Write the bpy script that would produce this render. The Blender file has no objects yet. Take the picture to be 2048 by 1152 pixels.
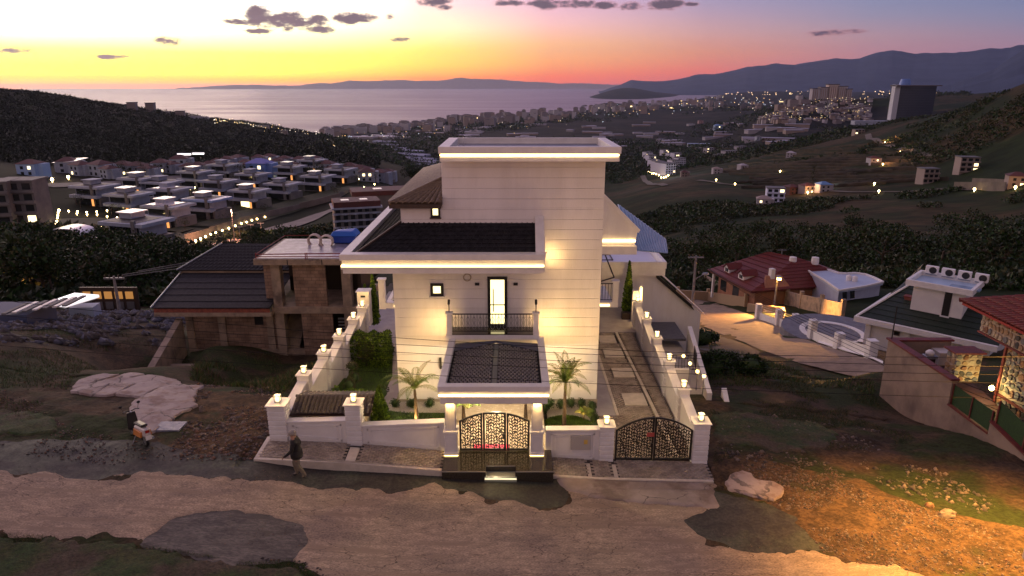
import bpy, bmesh, math, random
import numpy as np
from mathutils import Vector, Matrix
random.seed(7)
RNG = np.random.default_rng(11)
sc = bpy.context.scene
R = math.radians
# ---------------------------------------------------------------- camera
CAM_Z = 13.5
PITCH = 16.6
cam_d = bpy.data.cameras.new('camera')
cam_d.lens = 24.0; cam_d.sensor_width = 36.0; cam_d.clip_start = 0.5; cam_d.clip_end = 120000
cam = bpy.data.objects.new('camera', cam_d); sc.collection.objects.link(cam)
cam.location = (0, 0, CAM_Z); cam.rotation_euler = (R(90 - PITCH), 0, 0)
sc.camera = cam
# ---------------------------------------------------------------- render
sc.render.engine = 'CYCLES'
sc.cycles.use_denoising = True
try: sc.cycles.denoiser = 'OPENIMAGEDENOISE'
except Exception: pass
sc.cycles.max_bounces = 5; sc.cycles.diffuse_bounces = 3; sc.cycles.glossy_bounces = 3
sc.cycles.transmission_bounces = 4; sc.cycles.volume_bounces = 0; sc.cycles.transparent_max_bounces = 6
sc.cycles.caustics_reflective = False; sc.cycles.caustics_refractive = False
sc.cycles.sample_clamp_indirect = 3.0
sc.view_settings.view_transform = 'Standard'; sc.view_settings.look = 'None'
sc.view_settings.exposure = 0.48; sc.view_settings.gamma = 1.0
sc.view_settings.use_curve_mapping = False

def lin(c):
    return tuple(((x / 255) / 12.92 if x <= 10.31 else (((x / 255) + .055) / 1.055) ** 2.4) for x in c)

# ---------------------------------------------------------------- world: dusk sky, sun just set on the left
world = bpy.data.worlds.new('World'); sc.world = world; world.use_nodes = True
wt = world.node_tree; wt.nodes.clear()
def wn(t, **k):
    n = wt.nodes.new(t)
    for a, b in k.items(): setattr(n, a, b)
    return n
def wm(op, a, b=None, c=None, clamp=False):
    n = wn('ShaderNodeMath', operation=op, use_clamp=clamp)
    for i, x in enumerate((a, b, c)):
        if x is None: continue
        if isinstance(x, (int, float)): n.inputs[i].default_value = x
        else: wt.links.new(x, n.inputs[i])
    return n.outputs[0]
w_tc = wn('ShaderNodeTexCoord')
w_sep = wn('ShaderNodeSeparateXYZ'); wt.links.new(w_tc.outputs['Generated'], w_sep.inputs[0])
w_el = wm('MULTIPLY', wm('ARCSINE', w_sep.outputs[2]), 57.29578)
w_az = wm('MULTIPLY', wm('ARCTAN2', w_sep.outputs[0], w_sep.outputs[1]), 57.29578)
w_t = wm('SQRT', wm('DIVIDE', wm('MAXIMUM', w_el, 0.0), 90.0), clamp=True)
SKY = {   # azimuth -> [(elevation, sRGB, gain)]
    -70: [(0, (205,125,95), 1.28), (.8, (250,185,75), 1.28), (2.2, (255,225,110), 1.28), (4, (255,240,190), 1.41), (9, (240,205,190), 1.28), (20, (185,155,185), 1.28), (50, (122,104,122), 1.28), (90, (110,98,114), 1.28)],
    -34: [(0, (225,150,115), 1.89), (.5, (255,200,0), 1.89), (1.3, (255,240,0), 2.27), (2.3, (255,245,80), 2.37), (3.4, (255,250,190), 2.55), (6, (255,250,235), 2.65), (14, (255,225,200), 2.09), (30, (190,160,185), 1.89), (60, (118,103,120), 1.89), (90, (110,98,114), 1.89)],
    -18: [(0, (232,140,105), 1.77), (.35, (255,170,0), 1.77), (1.1, (255,228,0), 1.94), (2.2, (255,240,25), 2.03), (3.4, (255,249,160), 2.12), (5.5, (255,248,228), 2.21), (14, (245,205,195), 1.77), (30, (185,155,185), 1.77), (60, (118,103,120), 1.77), (90, (110,98,114), 1.77)],
    -7: [(0, (232,120,92), 1.39), (.5, (255,140,0), 1.39), (1.5, (255,212,0), 1.39), (2.6, (255,228,50), 1.39), (4.2, (252,232,175), 1.39), (6, (240,198,190), 1.39), (14, (205,170,190), 1.39), (30, (170,150,185), 1.39), (60, (118,103,120), 1.39), (90, (110,98,114), 1.39)],
    3: [(0, (230,92,70), 1.16), (.6, (250,105,40), 1.16), (1.8, (255,160,62), 1.16), (3.0, (248,176,105), 1.16), (4.6, (228,172,168), 1.16), (6.3, (200,155,182), 1.16), (14, (165,145,185), 1.16), (30, (152,142,184), 1.16), (60, (115,101,118), 1.16), (90, (110,98,114), 1.16)],
    15: [(0, (185,95,110), 0.97), (1, (242,108,78), 0.97), (2.4, (232,142,95), 0.97), (3.8, (200,148,145), 0.97), (5.2, (168,140,162), 0.97), (6.5, (138,132,168), 0.97), (14, (118,125,172), 0.97), (40, (110,99,118), 0.97), (90, (110,98,114), 0.97)],
    26: [(0, (120,98,145), 0.88), (2, (202,132,132), 0.88), (3.2, (182,140,148), 0.88), (4.6, (142,135,162), 0.88), (6.3, (112,126,165), 0.88), (14, (100,118,168), 0.88), (40, (110,99,118), 0.88), (90, (110,98,114), 0.88)],
    37: [(0, (95,98,150), 0.88), (2.4, (165,128,145), 0.88), (4, (122,126,158), 0.88), (6, (92,112,156), 0.88), (14, (92,112,162), 0.88), (40, (108,98,118), 0.88), (90, (110,98,114), 0.88)],
    85: [(0, (160,130,150), 0.88), (4, (150,132,158), 0.88), (14, (128,124,165), 0.88), (40, (110,99,118), 0.88), (90, (110,98,114), 0.88)],
    160: [(0, (150,112,100), 1.00), (6, (196,158,146), 1.00), (16, (168,142,148), 1.00), (40, (120,104,114), 1.00), (90, (110,98,114), 1.00)],
}
def sky_ramp(stops):
    n = wn('ShaderNodeValToRGB'); cr = n.color_ramp; cr.interpolation = 'LINEAR'
    while len(cr.elements) > 1: cr.elements.remove(cr.elements[-1])
    first = True
    for el, c, g in stops:
        p = math.sqrt(el / 90)
        e = cr.elements[0] if first else cr.elements.new(p)
        e.position = p; first = False
        l = lin(c); e.color = (l[0] * g, l[1] * g, l[2] * g, 1)
    wt.links.new(w_t, n.inputs[0])
    return n.outputs[0]
azs = sorted(SKY)
cur = sky_ramp(SKY[azs[0]])
for a, b in zip(azs, azs[1:]):
    mr = wn('ShaderNodeMapRange', interpolation_type='LINEAR'); wt.links.new(w_az, mr.inputs[0])
    mr.inputs[1].default_value = a; mr.inputs[2].default_value = b
    mx = wn('ShaderNodeMix', data_type='RGBA'); wt.links.new(mr.outputs[0], mx.inputs[0])
    wt.links.new(cur, mx.inputs[6]); wt.links.new(sky_ramp(SKY[b]), mx.inputs[7]); cur = mx.outputs[2]
# behind the camera both ends of the azimuth range meet: blend the far left back to the 160 deg ramp
mr = wn('ShaderNodeMapRange'); wt.links.new(w_az, mr.inputs[0]); mr.inputs[1].default_value = -75; mr.inputs[2].default_value = -150
mx = wn('ShaderNodeMix', data_type='RGBA'); wt.links.new(mr.outputs[0], mx.inputs[0]); wt.links.new(cur, mx.inputs[6])
wt.links.new(sky_ramp(SKY[160]), mx.inputs[7]); cur = mx.outputs[2]
# small dusk clouds (azimuth, elevation, half width, half height, darkness)
f0 = 1365.0
def px_dir(u, v):
    xc = (u - 1024) / f0; yc = -(v - 576) / f0; th = R(PITCH)
    return Vector((xc, math.cos(th) + yc * math.sin(th), -math.sin(th) + yc * math.cos(th)))
def px_azel(u, v):
    d = px_dir(u, v).normalized()
    return math.degrees(math.atan2(d.x, d.y)), math.degrees(math.asin(d.z))
CLOUDS = [(520, 32, 34, 20, 1), (575, 40, 58, 15, 1), (628, 41, 34, 10, .8), (478, 43, 30, 6, .8), (520, 62, 26, 5, .8), (576, 57, 14, 6, .8), (640, 60, 30, 7, .85), (705, 37, 46, 10, .85),
          (872, 4, 34, 9, .85), (888, 14, 18, 6, .8), (803, 79, 22, 5, .75), (780, 34, 9, 5, .6), (336, 82, 22, 7, .8), (222, 114, 28, 4.5, .75), (34, 101, 30, 5, .7),
          (1020, 6, 30, 6, .75), (1090, 8, 34, 9, .85), (1150, 8, 46, 8, .85), (1210, 10, 30, 7, .8), (1262, 12, 30, 7, .7), (1330, 9, 34, 10, .95), (1382, 8, 14, 4, .8), (1668, 66, 50, 5, .5), (1700, 64, 22, 4, .4)]
w_no = wn('ShaderNodeTexNoise'); w_no.inputs['Scale'].default_value = 60; w_no.inputs['Detail'].default_value = 6; w_no.inputs['Roughness'].default_value = .65
wmap = wn('ShaderNodeMapping'); wmap.inputs['Scale'].default_value = (1, 1, 2.2); wt.links.new(w_tc.outputs['Generated'], wmap.inputs[0]); wt.links.new(wmap.outputs[0], w_no.inputs['Vector'])
mask = None
for (u, v, hw, hh, dk) in CLOUDS:
    a0, e0 = px_azel(u, v)
    dx = wm('MULTIPLY', wm('SUBTRACT', w_az, a0), 1 / (hw * .0400))
    dy = wm('MULTIPLY', wm('SUBTRACT', w_el, e0), 1 / (hh * .0430))
    d2 = wm('ADD', wm('MULTIPLY', dx, dx), wm('MULTIPLY', dy, dy))
    m = wm('MULTIPLY', wm('SUBTRACT', 1.45, d2), min(1.0, dk + .15))
    mask = m if mask is None else wm('MAXIMUM', mask, m)
mask = wm('ADD', mask, wm('MULTIPLY', wm('SUBTRACT', w_no.outputs[0], .5), 3.4))
cm = wn('ShaderNodeMapRange', interpolation_type='SMOOTHSTEP'); wt.links.new(mask, cm.inputs[0]); cm.inputs[1].default_value = .15; cm.inputs[2].default_value = 1.25
ccr = wn('ShaderNodeValToRGB'); wt.links.new(mask, ccr.inputs[0])
ccr.color_ramp.elements[0].position = .2; ccr.color_ramp.elements[0].color = (*lin((190, 90, 80)), 1)
ccr.color_ramp.elements[1].position = 1.0; ccr.color_ramp.elements[1].color = (*lin((66, 42, 66)), 1)
mx = wn('ShaderNodeMix', data_type='RGBA'); wt.links.new(cm.outputs[0], mx.inputs[0]); wt.links.new(cur, mx.inputs[6]); wt.links.new(ccr.outputs[0], mx.inputs[7]); cur = mx.outputs[2]
w_bg = wn('ShaderNodeBackground'); wt.links.new(cur, w_bg.inputs[0]); w_bg.inputs[1].default_value = 1.0
# a touch of the physical sky, its sun below the horizon on the left
w_sky = wn('ShaderNodeTexSky'); w_sky.sky_type = 'NISHITA'; w_sky.sun_disc = False; w_sky.sun_elevation = R(-1); w_sky.sun_rotation = R(-30)
w_bg2 = wn('ShaderNodeBackground'); wt.links.new(w_sky.outputs[0], w_bg2.inputs[0]); w_bg2.inputs[1].default_value = .05
w_add = wn('ShaderNodeAddShader'); wt.links.new(w_bg.outputs[0], w_add.inputs[0]); wt.links.new(w_bg2.outputs[0], w_add.inputs[1])
w_out = wn('ShaderNodeOutputWorld'); wt.links.new(w_add.outputs[0], w_out.inputs[0])
world.cycles.sampling_method = 'MANUAL'; world.cycles.sample_map_resolution = 512
# the last afterglow as a very soft, weak sun from the left horizon
sun_d = bpy.data.lights.new('sun', 'SUN'); sun_d.energy = .25; sun_d.angle = R(25); sun_d.color = (1, .66, .5)
sun = bpy.data.objects.new('sun', sun_d); sc.collection.objects.link(sun)
sun.rotation_euler = Vector((math.sin(R(-32)), math.cos(R(-32)), math.tan(R(7)))).to_track_quat('Z', 'Y').to_euler()

# ---------------------------------------------------------------- helpers
def F(u, v, y):                      # the point on the vertical plane y metres ahead, seen at (u, v)
    d = px_dir(u, v); t = y / d.y
    return Vector((d.x * t, d.y * t, CAM_Z + d.z * t))
def G(u, v, z):                      # the point at height z, seen at (u, v)
    d = px_dir(u, v); t = (z - CAM_Z) / d.z
    return Vector((d.x * t, d.y * t, z))
OFF = {}
def tag(o, label=None, cat=None, group=None, kind=None):
    if label: o['label'] = label
    if cat: o['category'] = cat
    if group: o['group'] = group
    if kind: o['kind'] = kind
    return o
def thing(name, label, cat, loc=(0, 0, 0), group=None, rz=0):
    o = bpy.data.objects.new(name, None); sc.collection.objects.link(o)
    o.location = loc; o.rotation_euler = (0, 0, rz); o.empty_display_size = .2
    OFF[o.name] = Vector(loc)
    return tag(o, label, cat, group)
def copy_tree(o, parent=None):
    c = o.copy(); sc.collection.objects.link(c)
    if parent: c.parent = parent
    for ch in o.children: copy_tree(ch, c)
    return c
class MB:
    def __init__(s): s.v = []; s.f = []; s.m = []; s.mi = 0; s.smooth = False
    def add(s, vs, fs):
        n = len(s.v); s.v += [tuple(p) for p in vs]
        for q in fs: s.f.append(tuple(i + n for i in q)); s.m.append(s.mi)
        return s
    def box(s, x0, x1, y0, y1, z0, z1):
        return s.add([(x0,y0,z0),(x1,y0,z0),(x1,y1,z0),(x0,y1,z0),(x0,y0,z1),(x1,y0,z1),(x1,y1,z1),(x0,y1,z1)],
                     [(0,3,2,1),(4,5,6,7),(0,1,5,4),(1,2,6,5),(2,3,7,6),(3,0,4,7)])
    def hexa(s, p):                  # 8 corner points, bottom ring then top ring
        return s.add(p, [(0,3,2,1),(4,5,6,7),(0,1,5,4),(1,2,6,5),(2,3,7,6),(3,0,4,7)])
    def prism(s, pts, z0, z1):       # polygon in xy extruded in z (z may be functions)
        n = len(pts); f0_ = z0 if callable(z0) else (lambda x, y: z0); f1_ = z1 if callable(z1) else (lambda x, y: z1)
        vs = [(x, y, f0_(x, y)) for x, y in pts] + [(x, y, f1_(x, y)) for x, y in pts]
        return s.add(vs, [tuple(range(n))[::-1], tuple(range(n, 2 * n))] + [(i, (i + 1) % n, n + (i + 1) % n, n + i) for i in range(n)])
    def extr(s, pts, d):             # any planar polygon extruded by vector d
        n = len(pts); d = Vector(d)
        vs = [Vector(p) for p in pts] + [Vector(p) + d for p in pts]
        return s.add(vs, [tuple(range(n))[::-1], tuple(range(n, 2 * n))] + [(i, (i + 1) % n, n + (i + 1) % n, n + i) for i in range(n)])
    def quad(s, a, b, c, d): return s.add([a, b, c, d], [(0, 1, 2, 3)])
    def tube(s, p, r, n=6, r2=None, cap=True):
        p = [Vector(q) for q in p]; k = len(p); vs = []; fs = []
        for i, q in enumerate(p):
            t = (p[min(i + 1, k - 1)] - p[max(i - 1, 0)]).normalized()
            up = Vector((0, 0, 1)) if abs(t.z) < .9 else Vector((1, 0, 0))
            a = t.cross(up).normalized(); b = t.cross(a)
            rr = r if r2 is None else r + (r2 - r) * i / (k - 1)
            for j in range(n):
                w = 2 * math.pi * j / n + (math.pi / 4 if n == 4 else 0)
                vs.append(q + a * math.cos(w) * rr + b * math.sin(w) * rr)
        for i in range(k - 1):
            for j in range(n):
                fs.append((i * n + j, i * n + (j + 1) % n, (i + 1) * n + (j + 1) % n, (i + 1) * n + j))
        if cap: fs += [tuple(range(n))[::-1], tuple(range((k - 1) * n, k * n))]
        return s.add(vs, fs)
    def lathe(s, cx, cy, prof, n=12, sx=1, sy=1):   # prof: (r, z)
        vs = []; fs = []; k = len(prof)
        for r, z in prof:
            for j in range(n):
                w = 2 * math.pi * j / n; vs.append((cx + math.cos(w) * r * sx, cy + math.sin(w) * r * sy, z))
        for i in range(k - 1):
            for j in range(n): fs.append((i * n + j, i * n + (j + 1) % n, (i + 1) * n + (j + 1) % n, (i + 1) * n + j))
        fs += [tuple(range(n))[::-1], tuple(range((k - 1) * n, k * n))]
        return s.add(vs, fs)
    def build(s, name, mat, parent=None, world=True, bevel=0, smooth=False):
        me = bpy.data.meshes.new(name); off = Vector((0, 0, 0))
        if parent is not None and world: off = OFF.get(parent.name, Vector((0, 0, 0)))
        me.from_pydata([(x - off.x, y - off.y, z - off.z) for x, y, z in s.v], [], s.f)
        for m_ in (mat if isinstance(mat, (list, tuple)) else [mat]): me.materials.append(m_)
        if any(s.m): me.polygons.foreach_set('material_index', s.m)
        if smooth or s.smooth: me.polygons.foreach_set('use_smooth', [True] * len(me.polygons))
        me.update()
        o = bpy.data.objects.new(name, me); sc.collection.objects.link(o)
        if parent is not None: o.parent = parent
        OFF[o.name] = off
        if bevel:
            b = o.modifiers.new('bevel', 'BEVEL'); b.width = bevel; b.segments = 1; b.limit_method = 'ANGLE'
        return o
def BX(name, mat, parent, x0, x1, y0, y1, z0, z1, **k): return MB().box(x0, x1, y0, y1, z0, z1).build(name, mat, parent, **k)
def np_mesh(name, V, Fq, mat, parent=None, smooth=False, matidx=None, off=(0, 0, 0)):
    V = np.asarray(V, dtype=np.float32) - np.asarray(off, dtype=np.float32); Fq = np.asarray(Fq, dtype=np.int32)
    me = bpy.data.meshes.new(name); k = Fq.shape[1]
    me.vertices.add(len(V)); me.vertices.foreach_set('co', V.ravel())
    me.loops.add(Fq.size); me.loops.foreach_set('vertex_index', Fq.ravel())
    me.polygons.add(len(Fq)); me.polygons.foreach_set('loop_start', np.arange(0, Fq.size, k, dtype=np.int32))
    try: me.polygons.foreach_set('loop_total', np.full(len(Fq), k, dtype=np.int32))
    except Exception: pass
    for m_ in (mat if isinstance(mat, (list, tuple)) else [mat]): me.materials.append(m_)
    if matidx is not None: me.polygons.foreach_set('material_index', np.asarray(matidx, dtype=np.int32))
    if smooth: me.polygons.foreach_set('use_smooth', np.ones(len(Fq), dtype=bool))
    me.update(calc_edges=True)
    o = bpy.data.objects.new(name, me); sc.collection.objects.link(o)
    if parent is not None: o.parent = parent
    OFF[o.name] = Vector(off)
    return o

# ---------------------------------------------------------------- materials
MATS = {}
def mat(name, c1, c2=None, scale=3, rough=.75, bump=0, bscale=None, detail=5, metal=0, stretch=(1, 1, 1), lo=.35, hi=.65, c3=None, scale3=.5, spec=.5, lo3=.45, hi3=.6, coat=0, cracks=0, cw=.03, ruts=0, grit=0):
    if name in MATS: return MATS[name]
    m = bpy.data.materials.new(name); m.use_nodes = True; nt = m.node_tree; L = nt.links.new
    b = nt.nodes['Principled BSDF']; b.inputs['Roughness'].default_value = rough; b.inputs['Metallic'].default_value = metal
    b.inputs['Base Color'].default_value = (*c1, 1); b.inputs['Specular IOR Level'].default_value = spec
    if coat: b.inputs['Coat Weight'].default_value = coat
    geo = nt.nodes.new('ShaderNodeNewGeometry'); mp = nt.nodes.new('ShaderNodeMapping'); mp.inputs['Scale'].default_value = stretch
    L(geo.outputs['Position'], mp.inputs[0])
    def noise(sc_, dt=detail):
        n = nt.nodes.new('ShaderNodeTexNoise'); n.inputs['Scale'].default_value = sc_; n.inputs['Detail'].default_value = dt; n.inputs['Roughness'].default_value = .62
        L(mp.outputs[0], n.inputs['Vector']); return n
    def mixc(fac, a, bb):
        x = nt.nodes.new('ShaderNodeMix'); x.data_type = 'RGBA'; L(fac, x.inputs[0])
        for i, q in ((6, a), (7, bb)):
            if isinstance(q, tuple): x.inputs[i].default_value = (*q[:3], 1)
            else: L(q, x.inputs[i])
        return x.outputs[2]
    def rng(val, a, bb):
        r_ = nt.nodes.new('ShaderNodeMapRange'); r_.interpolation_type = 'SMOOTHSTEP'; L(val, r_.inputs[0]); r_.inputs[1].default_value = a; r_.inputs[2].default_value = bb; return r_.outputs[0]
    if c2:
        col = mixc(rng(noise(scale).outputs[0], lo, hi), c1, c2)
        if c3: col = mixc(rng(noise(scale3).outputs[0], lo3, hi3), col, c3)
        if grit:
            g1 = nt.nodes.new('ShaderNodeMapRange'); L(noise(grit, 8).outputs[0], g1.inputs[0]); g1.inputs[1].default_value = .3; g1.inputs[2].default_value = .7; g1.inputs[3].default_value = .45; g1.inputs[4].default_value = 1.65
            x = nt.nodes.new('ShaderNodeVectorMath'); x.operation = 'SCALE'; L(col, x.inputs[0]); L(g1.outputs[0], x.inputs['Scale']); col = x.outputs[0]
        if ruts:
            mp2 = nt.nodes.new('ShaderNodeMapping'); mp2.inputs['Scale'].default_value = (.12, 2.2, 1); mp2.inputs['Rotation'].default_value = (0, 0, .06); L(geo.outputs['Position'], mp2.inputs[0])
            n = nt.nodes.new('ShaderNodeTexNoise'); n.inputs['Scale'].default_value = 1.6; n.inputs['Detail'].default_value = 7; n.inputs['Roughness'].default_value = .7; L(mp2.outputs[0], n.inputs['Vector'])
            col = mixc(rng(n.outputs[0], .52, .62), col, tuple(x * ruts for x in c1))
        if cracks:
            wv = nt.nodes.new('ShaderNodeVectorMath'); wv.operation = 'ADD'; nn_ = noise(cracks * 1.7, 4); L(mp.outputs[0], wv.inputs[0]); sc3 = nt.nodes.new('ShaderNodeVectorMath'); sc3.operation = 'SCALE'; sc3.inputs['Scale'].default_value = .5 / cracks; L(nn_.outputs[1], sc3.inputs[0]); L(sc3.outputs[0], wv.inputs[1])
            vo = nt.nodes.new('ShaderNodeTexVoronoi'); vo.feature = 'DISTANCE_TO_EDGE'; vo.inputs['Scale'].default_value = cracks; L(wv.outputs[0], vo.inputs['Vector'])
            lim = nt.nodes.new('ShaderNodeMath'); lim.operation = 'LESS_THAN'; L(vo.outputs[0], lim.inputs[0]); lim.inputs[1].default_value = cw
            mk = nt.nodes.new('ShaderNodeMath'); mk.operation = 'MULTIPLY'; L(lim.outputs[0], mk.inputs[0]); L(rng(noise(.5, 3).outputs[0], .42, .6), mk.inputs[1])
            col = mixc(mk.outputs[0], col, tuple(x * .3 for x in c1))
        L(col, b.inputs['Base Color'])
        rr = nt.nodes.new('ShaderNodeMapRange'); L(noise(scale * 2.3, 3).outputs[0], rr.inputs[0]); rr.inputs[3].default_value = max(0, rough - .12); rr.inputs[4].default_value = min(1, rough + .12); L(rr.outputs[0], b.inputs['Roughness'])
    if bump:
        bp = nt.nodes.new('ShaderNodeBump'); bp.inputs['Strength'].default_value = min(1, bump * 10); bp.inputs['Distance'].default_value = .1 * bump / min(1, bump * 10) if bump > .1 else .1
        L(noise(bscale or scale * 3, 6).outputs[0], bp.inputs['Height']); L(bp.outputs[0], b.inputs['Normal'])
    MATS[name] = m; return m
def emis(name, c, s, base=None):
    if name in MATS: return MATS[name]
    m = bpy.data.materials.new(name); m.use_nodes = True; b = m.node_tree.nodes['Principled BSDF']
    b.inputs['Base Color'].default_value = (*(base or c), 1); b.inputs['Emission Color'].default_value = (*c, 1); b.inputs['Emission Strength'].default_value = s
    b.inputs['Roughness'].default_value = .4
    MATS[name] = m; return m
WARM = (1, .60, .20); WARMW = (1, .84, .6)
white = mat('white_render', (.78, .76, .73), (.70, .68, .66), scale=1.1, rough=.6, bump=.01, bscale=30)
white_trim = mat('white_trim', (.80, .78, .76), (.72, .70, .68), scale=2, rough=.45)
clad = mat('cladding', (.82, .80, .79), (.74, .72, .71), scale=.8, rough=.55, bump=.012, bscale=14, stretch=(1.6, 1, .35), c3=(.73, .705, .68), scale3=1.1, lo3=.5, hi3=.75)
plinth = mat('plinth_stone', (.42, .36, .29), (.34, .29, .23), scale=3, rough=.6)
darkroof = mat('dark_roof', (.014, .014, .017), (.028, .028, .033), scale=5, rough=.75, bump=.03, bscale=20, spec=.2)
black = mat('black_metal', (.012, .012, .013), rough=.4)
blackgl = mat('black_granite', (.03, .025, .018), (.06, .05, .035), scale=40, rough=.08, spec=.8)
brown = mat('brown_board', (.06, .035, .025), (.04, .025, .02), scale=6, rough=.5)
deck = mat('roof_deck', (.06, .075, .14), (.035, .045, .09), scale=1.5, rough=.35)
tile_b = mat('bronze_tile', (.20, .145, .10), (.13, .095, .07), scale=9, rough=.5, bump=.02, bscale=30)
tile_d = mat('dark_tile', (.075, .06, .055), (.045, .038, .035), scale=12, rough=.55, bump=.02, bscale=30)
steel = mat('galvanised', (.32, .33, .36), (.24, .25, .28), scale=8, rough=.4, metal=.6)
glassdk = mat('dark_glass', (.02, .025, .03), rough=.08, spec=.8)
led = emis('led_strip', (1, .66, .26), 6)
lampglass = emis('lamp_glass', (1, .64, .22), 3.6)
litpane = emis('lit_pane', (1, .86, .42), 1.5)
litpane2 = emis('far_lit_pane', (1, .78, .40), 2.2)
def plight(name, loc, power, color=WARM, radius=.06, parent=None, spot=None, aim=None, blend=.8):
    d = bpy.data.lights.new(name, 'SPOT' if spot else 'POINT'); d.energy = power; d.color = color; d.shadow_soft_size = radius
    if spot: d.spot_size = R(spot); d.spot_blend = blend
    o = bpy.data.objects.new(name, d); sc.collection.objects.link(o); loc = Vector(loc)
    if aim is not None: o.rotation_euler = (Vector(aim) - loc).to_track_quat('-Z', 'Y').to_euler()
    if parent is not None:
        o.parent = parent; o.location = loc - OFF.get(parent.name, Vector((0, 0, 0)))
    else: o.location = loc
    return o
# ---------------------------------------------------------------- the lie of the land
SEA = -190.0
def dep(u, v):
    d = px_dir(u, v); return math.atan2(d.x, d.y), d.z / math.hypot(d.x, d.y)
CT = []                              # (azimuth, ln r, z/elev)
NEAR = []                            # (x, y, z)
def cz(u, v, z):                     # seen ground of known height
    p = G(u, v, z); NEAR.append((p.x, p.y, p.z)); r = math.hypot(p.x, p.y); CT.append((math.atan2(p.x, p.y), math.log(r), (z - CAM_Z) / r))
def cr(u, v, r):                     # seen ground at known distance
    a, t = dep(u, v); CT.append((a, math.log(r), t))
    if r < 80: NEAR.append((r * math.sin(a), r * math.cos(a), CAM_Z + r * t))
def ch(u, r, z):                     # hidden ground
    a, _ = dep(u, 300); CT.append((a, math.log(r), (z - CAM_Z) / r))
    if r < 80: NEAR.append((r * math.sin(a), r * math.cos(a), z))
for a in [(0,1150,.55),(250,1120,.5),(500,1140,.25),(760,1100,.05),(1024,1150,0),(1500,1150,0),(1800,1120,.05),(2046,1150,.1),
          (0,1000,.95),(250,1000,.75),(520,1000,.45),(597,958,.42),(750,975,.25),(880,960,.12),(1000,990,.05),(1130,1010,-.05),(1300,1040,-.1),(1430,1010,-.12),(1600,1060,-.05),(1800,1050,.1),(2040,1080,.3),
          (0,900,1.15),(250,890,.95),(400,880,.85),(530,905,.72),(530,860,.75),(450,800,.55),(380,790,.45),(300,740,.1),(180,770,.4),(0,800,1.1),(0,740,.6),(100,700,-.4),(400,735,-1.2),(500,790,.3),(560,770,-.2),(600,740,-1.0),
          (1450,960,-.15),(1500,900,-.4),(1600,880,-.7),(1480,850,-.7),(1430,800,-1.3),(1600,800,-1.9),(1700,840,-1.6),(1750,800,-2.6),(1800,900,-.9),(1900,960,-.4),(1980,1010,0),
          (1450,740,-3.2),(1600,760,-3.4),(1700,760,-4.0)]: cz(*a)
for x, y, z in [(-9.2,22.5,.85),(-9.2,26,.4),(-9,30,-.5),(-9,36,-1.5),(8,24,-.3),(8,30,-1.2),(8,36,-3),(8,42,-6),(-14,34,-3.2),(-20,38,-4.2),(19,26,-.9),(19,32,-2.6),(24,26,-1.5),(24,34,-4),(-9,21,.72),(-2.5,21.2,.12),(3,21,-.1),(7,21,-.15),(0,30,-.4),(0,44,-3),(-20,20,1.15),(-30,20,1.3),(25,17,.5),(40,20,.8)]:
    NEAR.append((x, y, z)); r = math.hypot(x, y); CT.append((math.atan2(x, y), math.log(r), (z - CAM_Z) / r))
for a in [(390,722,43),(560,722,43),(-80,690,42),(0,672,46),(120,662,50),(300,655,54),(60,630,68),(250,622,72),(0,600,84),(240,590,95),(400,640,60),
          (-60,560,110),(120,540,125),(300,560,115),(450,520,150),(60,480,170),(300,510,165),(500,482,205),(640,500,150),(850,480,160),
          # villa plateau
          (0,440,250),(150,445,240),(300,470,225),(420,430,265),(560,400,310),(700,365,350),(0,390,300),(200,385,315),(400,355,370),(650,340,400),(-60,350,360),(100,345,395),(300,335,410),(500,325,430),(700,330,430),(620,440,255),(780,385,300),
          # wooded hill on the left, its crest and the far side
          (0,300,520),(250,305,540),(500,305,560),(700,310,600),(0,240,760),(250,255,850),(450,275,950),(650,298,1000),
          (-120,172,1000),(0,182,1080),(60,186,1100),(150,198,1180),(250,213,1300),(360,232,1500),(470,246,1700),(560,262,1900),(640,275,2100),(760,300,1500),
          # plain towards the coast
          (800,330,1250),(700,292,2300),(760,300,1900),(850,300,1900),(1000,290,2100),(700,272,2900),(900,262,3100),(1100,250,3300),(1000,330,1400),(1200,330,1300),(1200,285,2200),(1350,265,2900),(1240,380,800),(1100,400,620),(900,420,420),(1300,352,950),(1370,345,980),(1430,300,1700),(1500,265,2300),(1450,225,4200),(1600,215,5200),(1750,205,6500),(1500,200,7500),(1900,205,6500),(1700,196,9000),(2048,200,6500),
          # hill with terraced houses, ridge right
          (1520,245,2300),(1580,214,2600),(1650,198,2750),(1740,205,2650),(1740,245,2300),(1640,245,2200),(1850,244,2000),(1780,244,2000),(1900,190,3000),(1850,188,3000),(1970,192,2700),
          (2170,165,600),(2048,190,660),(1960,207,760),(1880,228,900),(1800,246,1150),(1700,262,1500),(1600,280,1650),(1500,315,1100),(1400,345,800),(1300,385,560),
          (2048,260,560),(1900,290,620),(1750,300,720),(1600,330,680),(1500,360,600),(2048,340,440),(1915,338,520),(1850,362,500),(1700,372,500),(1545,408,440),(1400,372,560),(1450,390,480),
          (1230,470,380),(1350,440,360),(1500,440,330),(1650,440,310),(1850,420,330),(2048,420,300),(1300,500,230),(1500,500,205),(1700,490,210),(1900,500,200),(2048,500,190),
          (1380,540,150),(1600,535,150),(1800,545,140),(2000,560,125),(1440,600,108),(1560,600,104),(1700,610,92),(1380,600,105),(1400,625,88),(1500,658,70),(1620,690,58),(1700,720,49),(1760,742,43),(1560,620,92),(1640,650,80),(1700,680,66),(1800,700,62),(1900,700,62),(2000,700,62),(2048,760,46)]: cr(*a)
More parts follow.
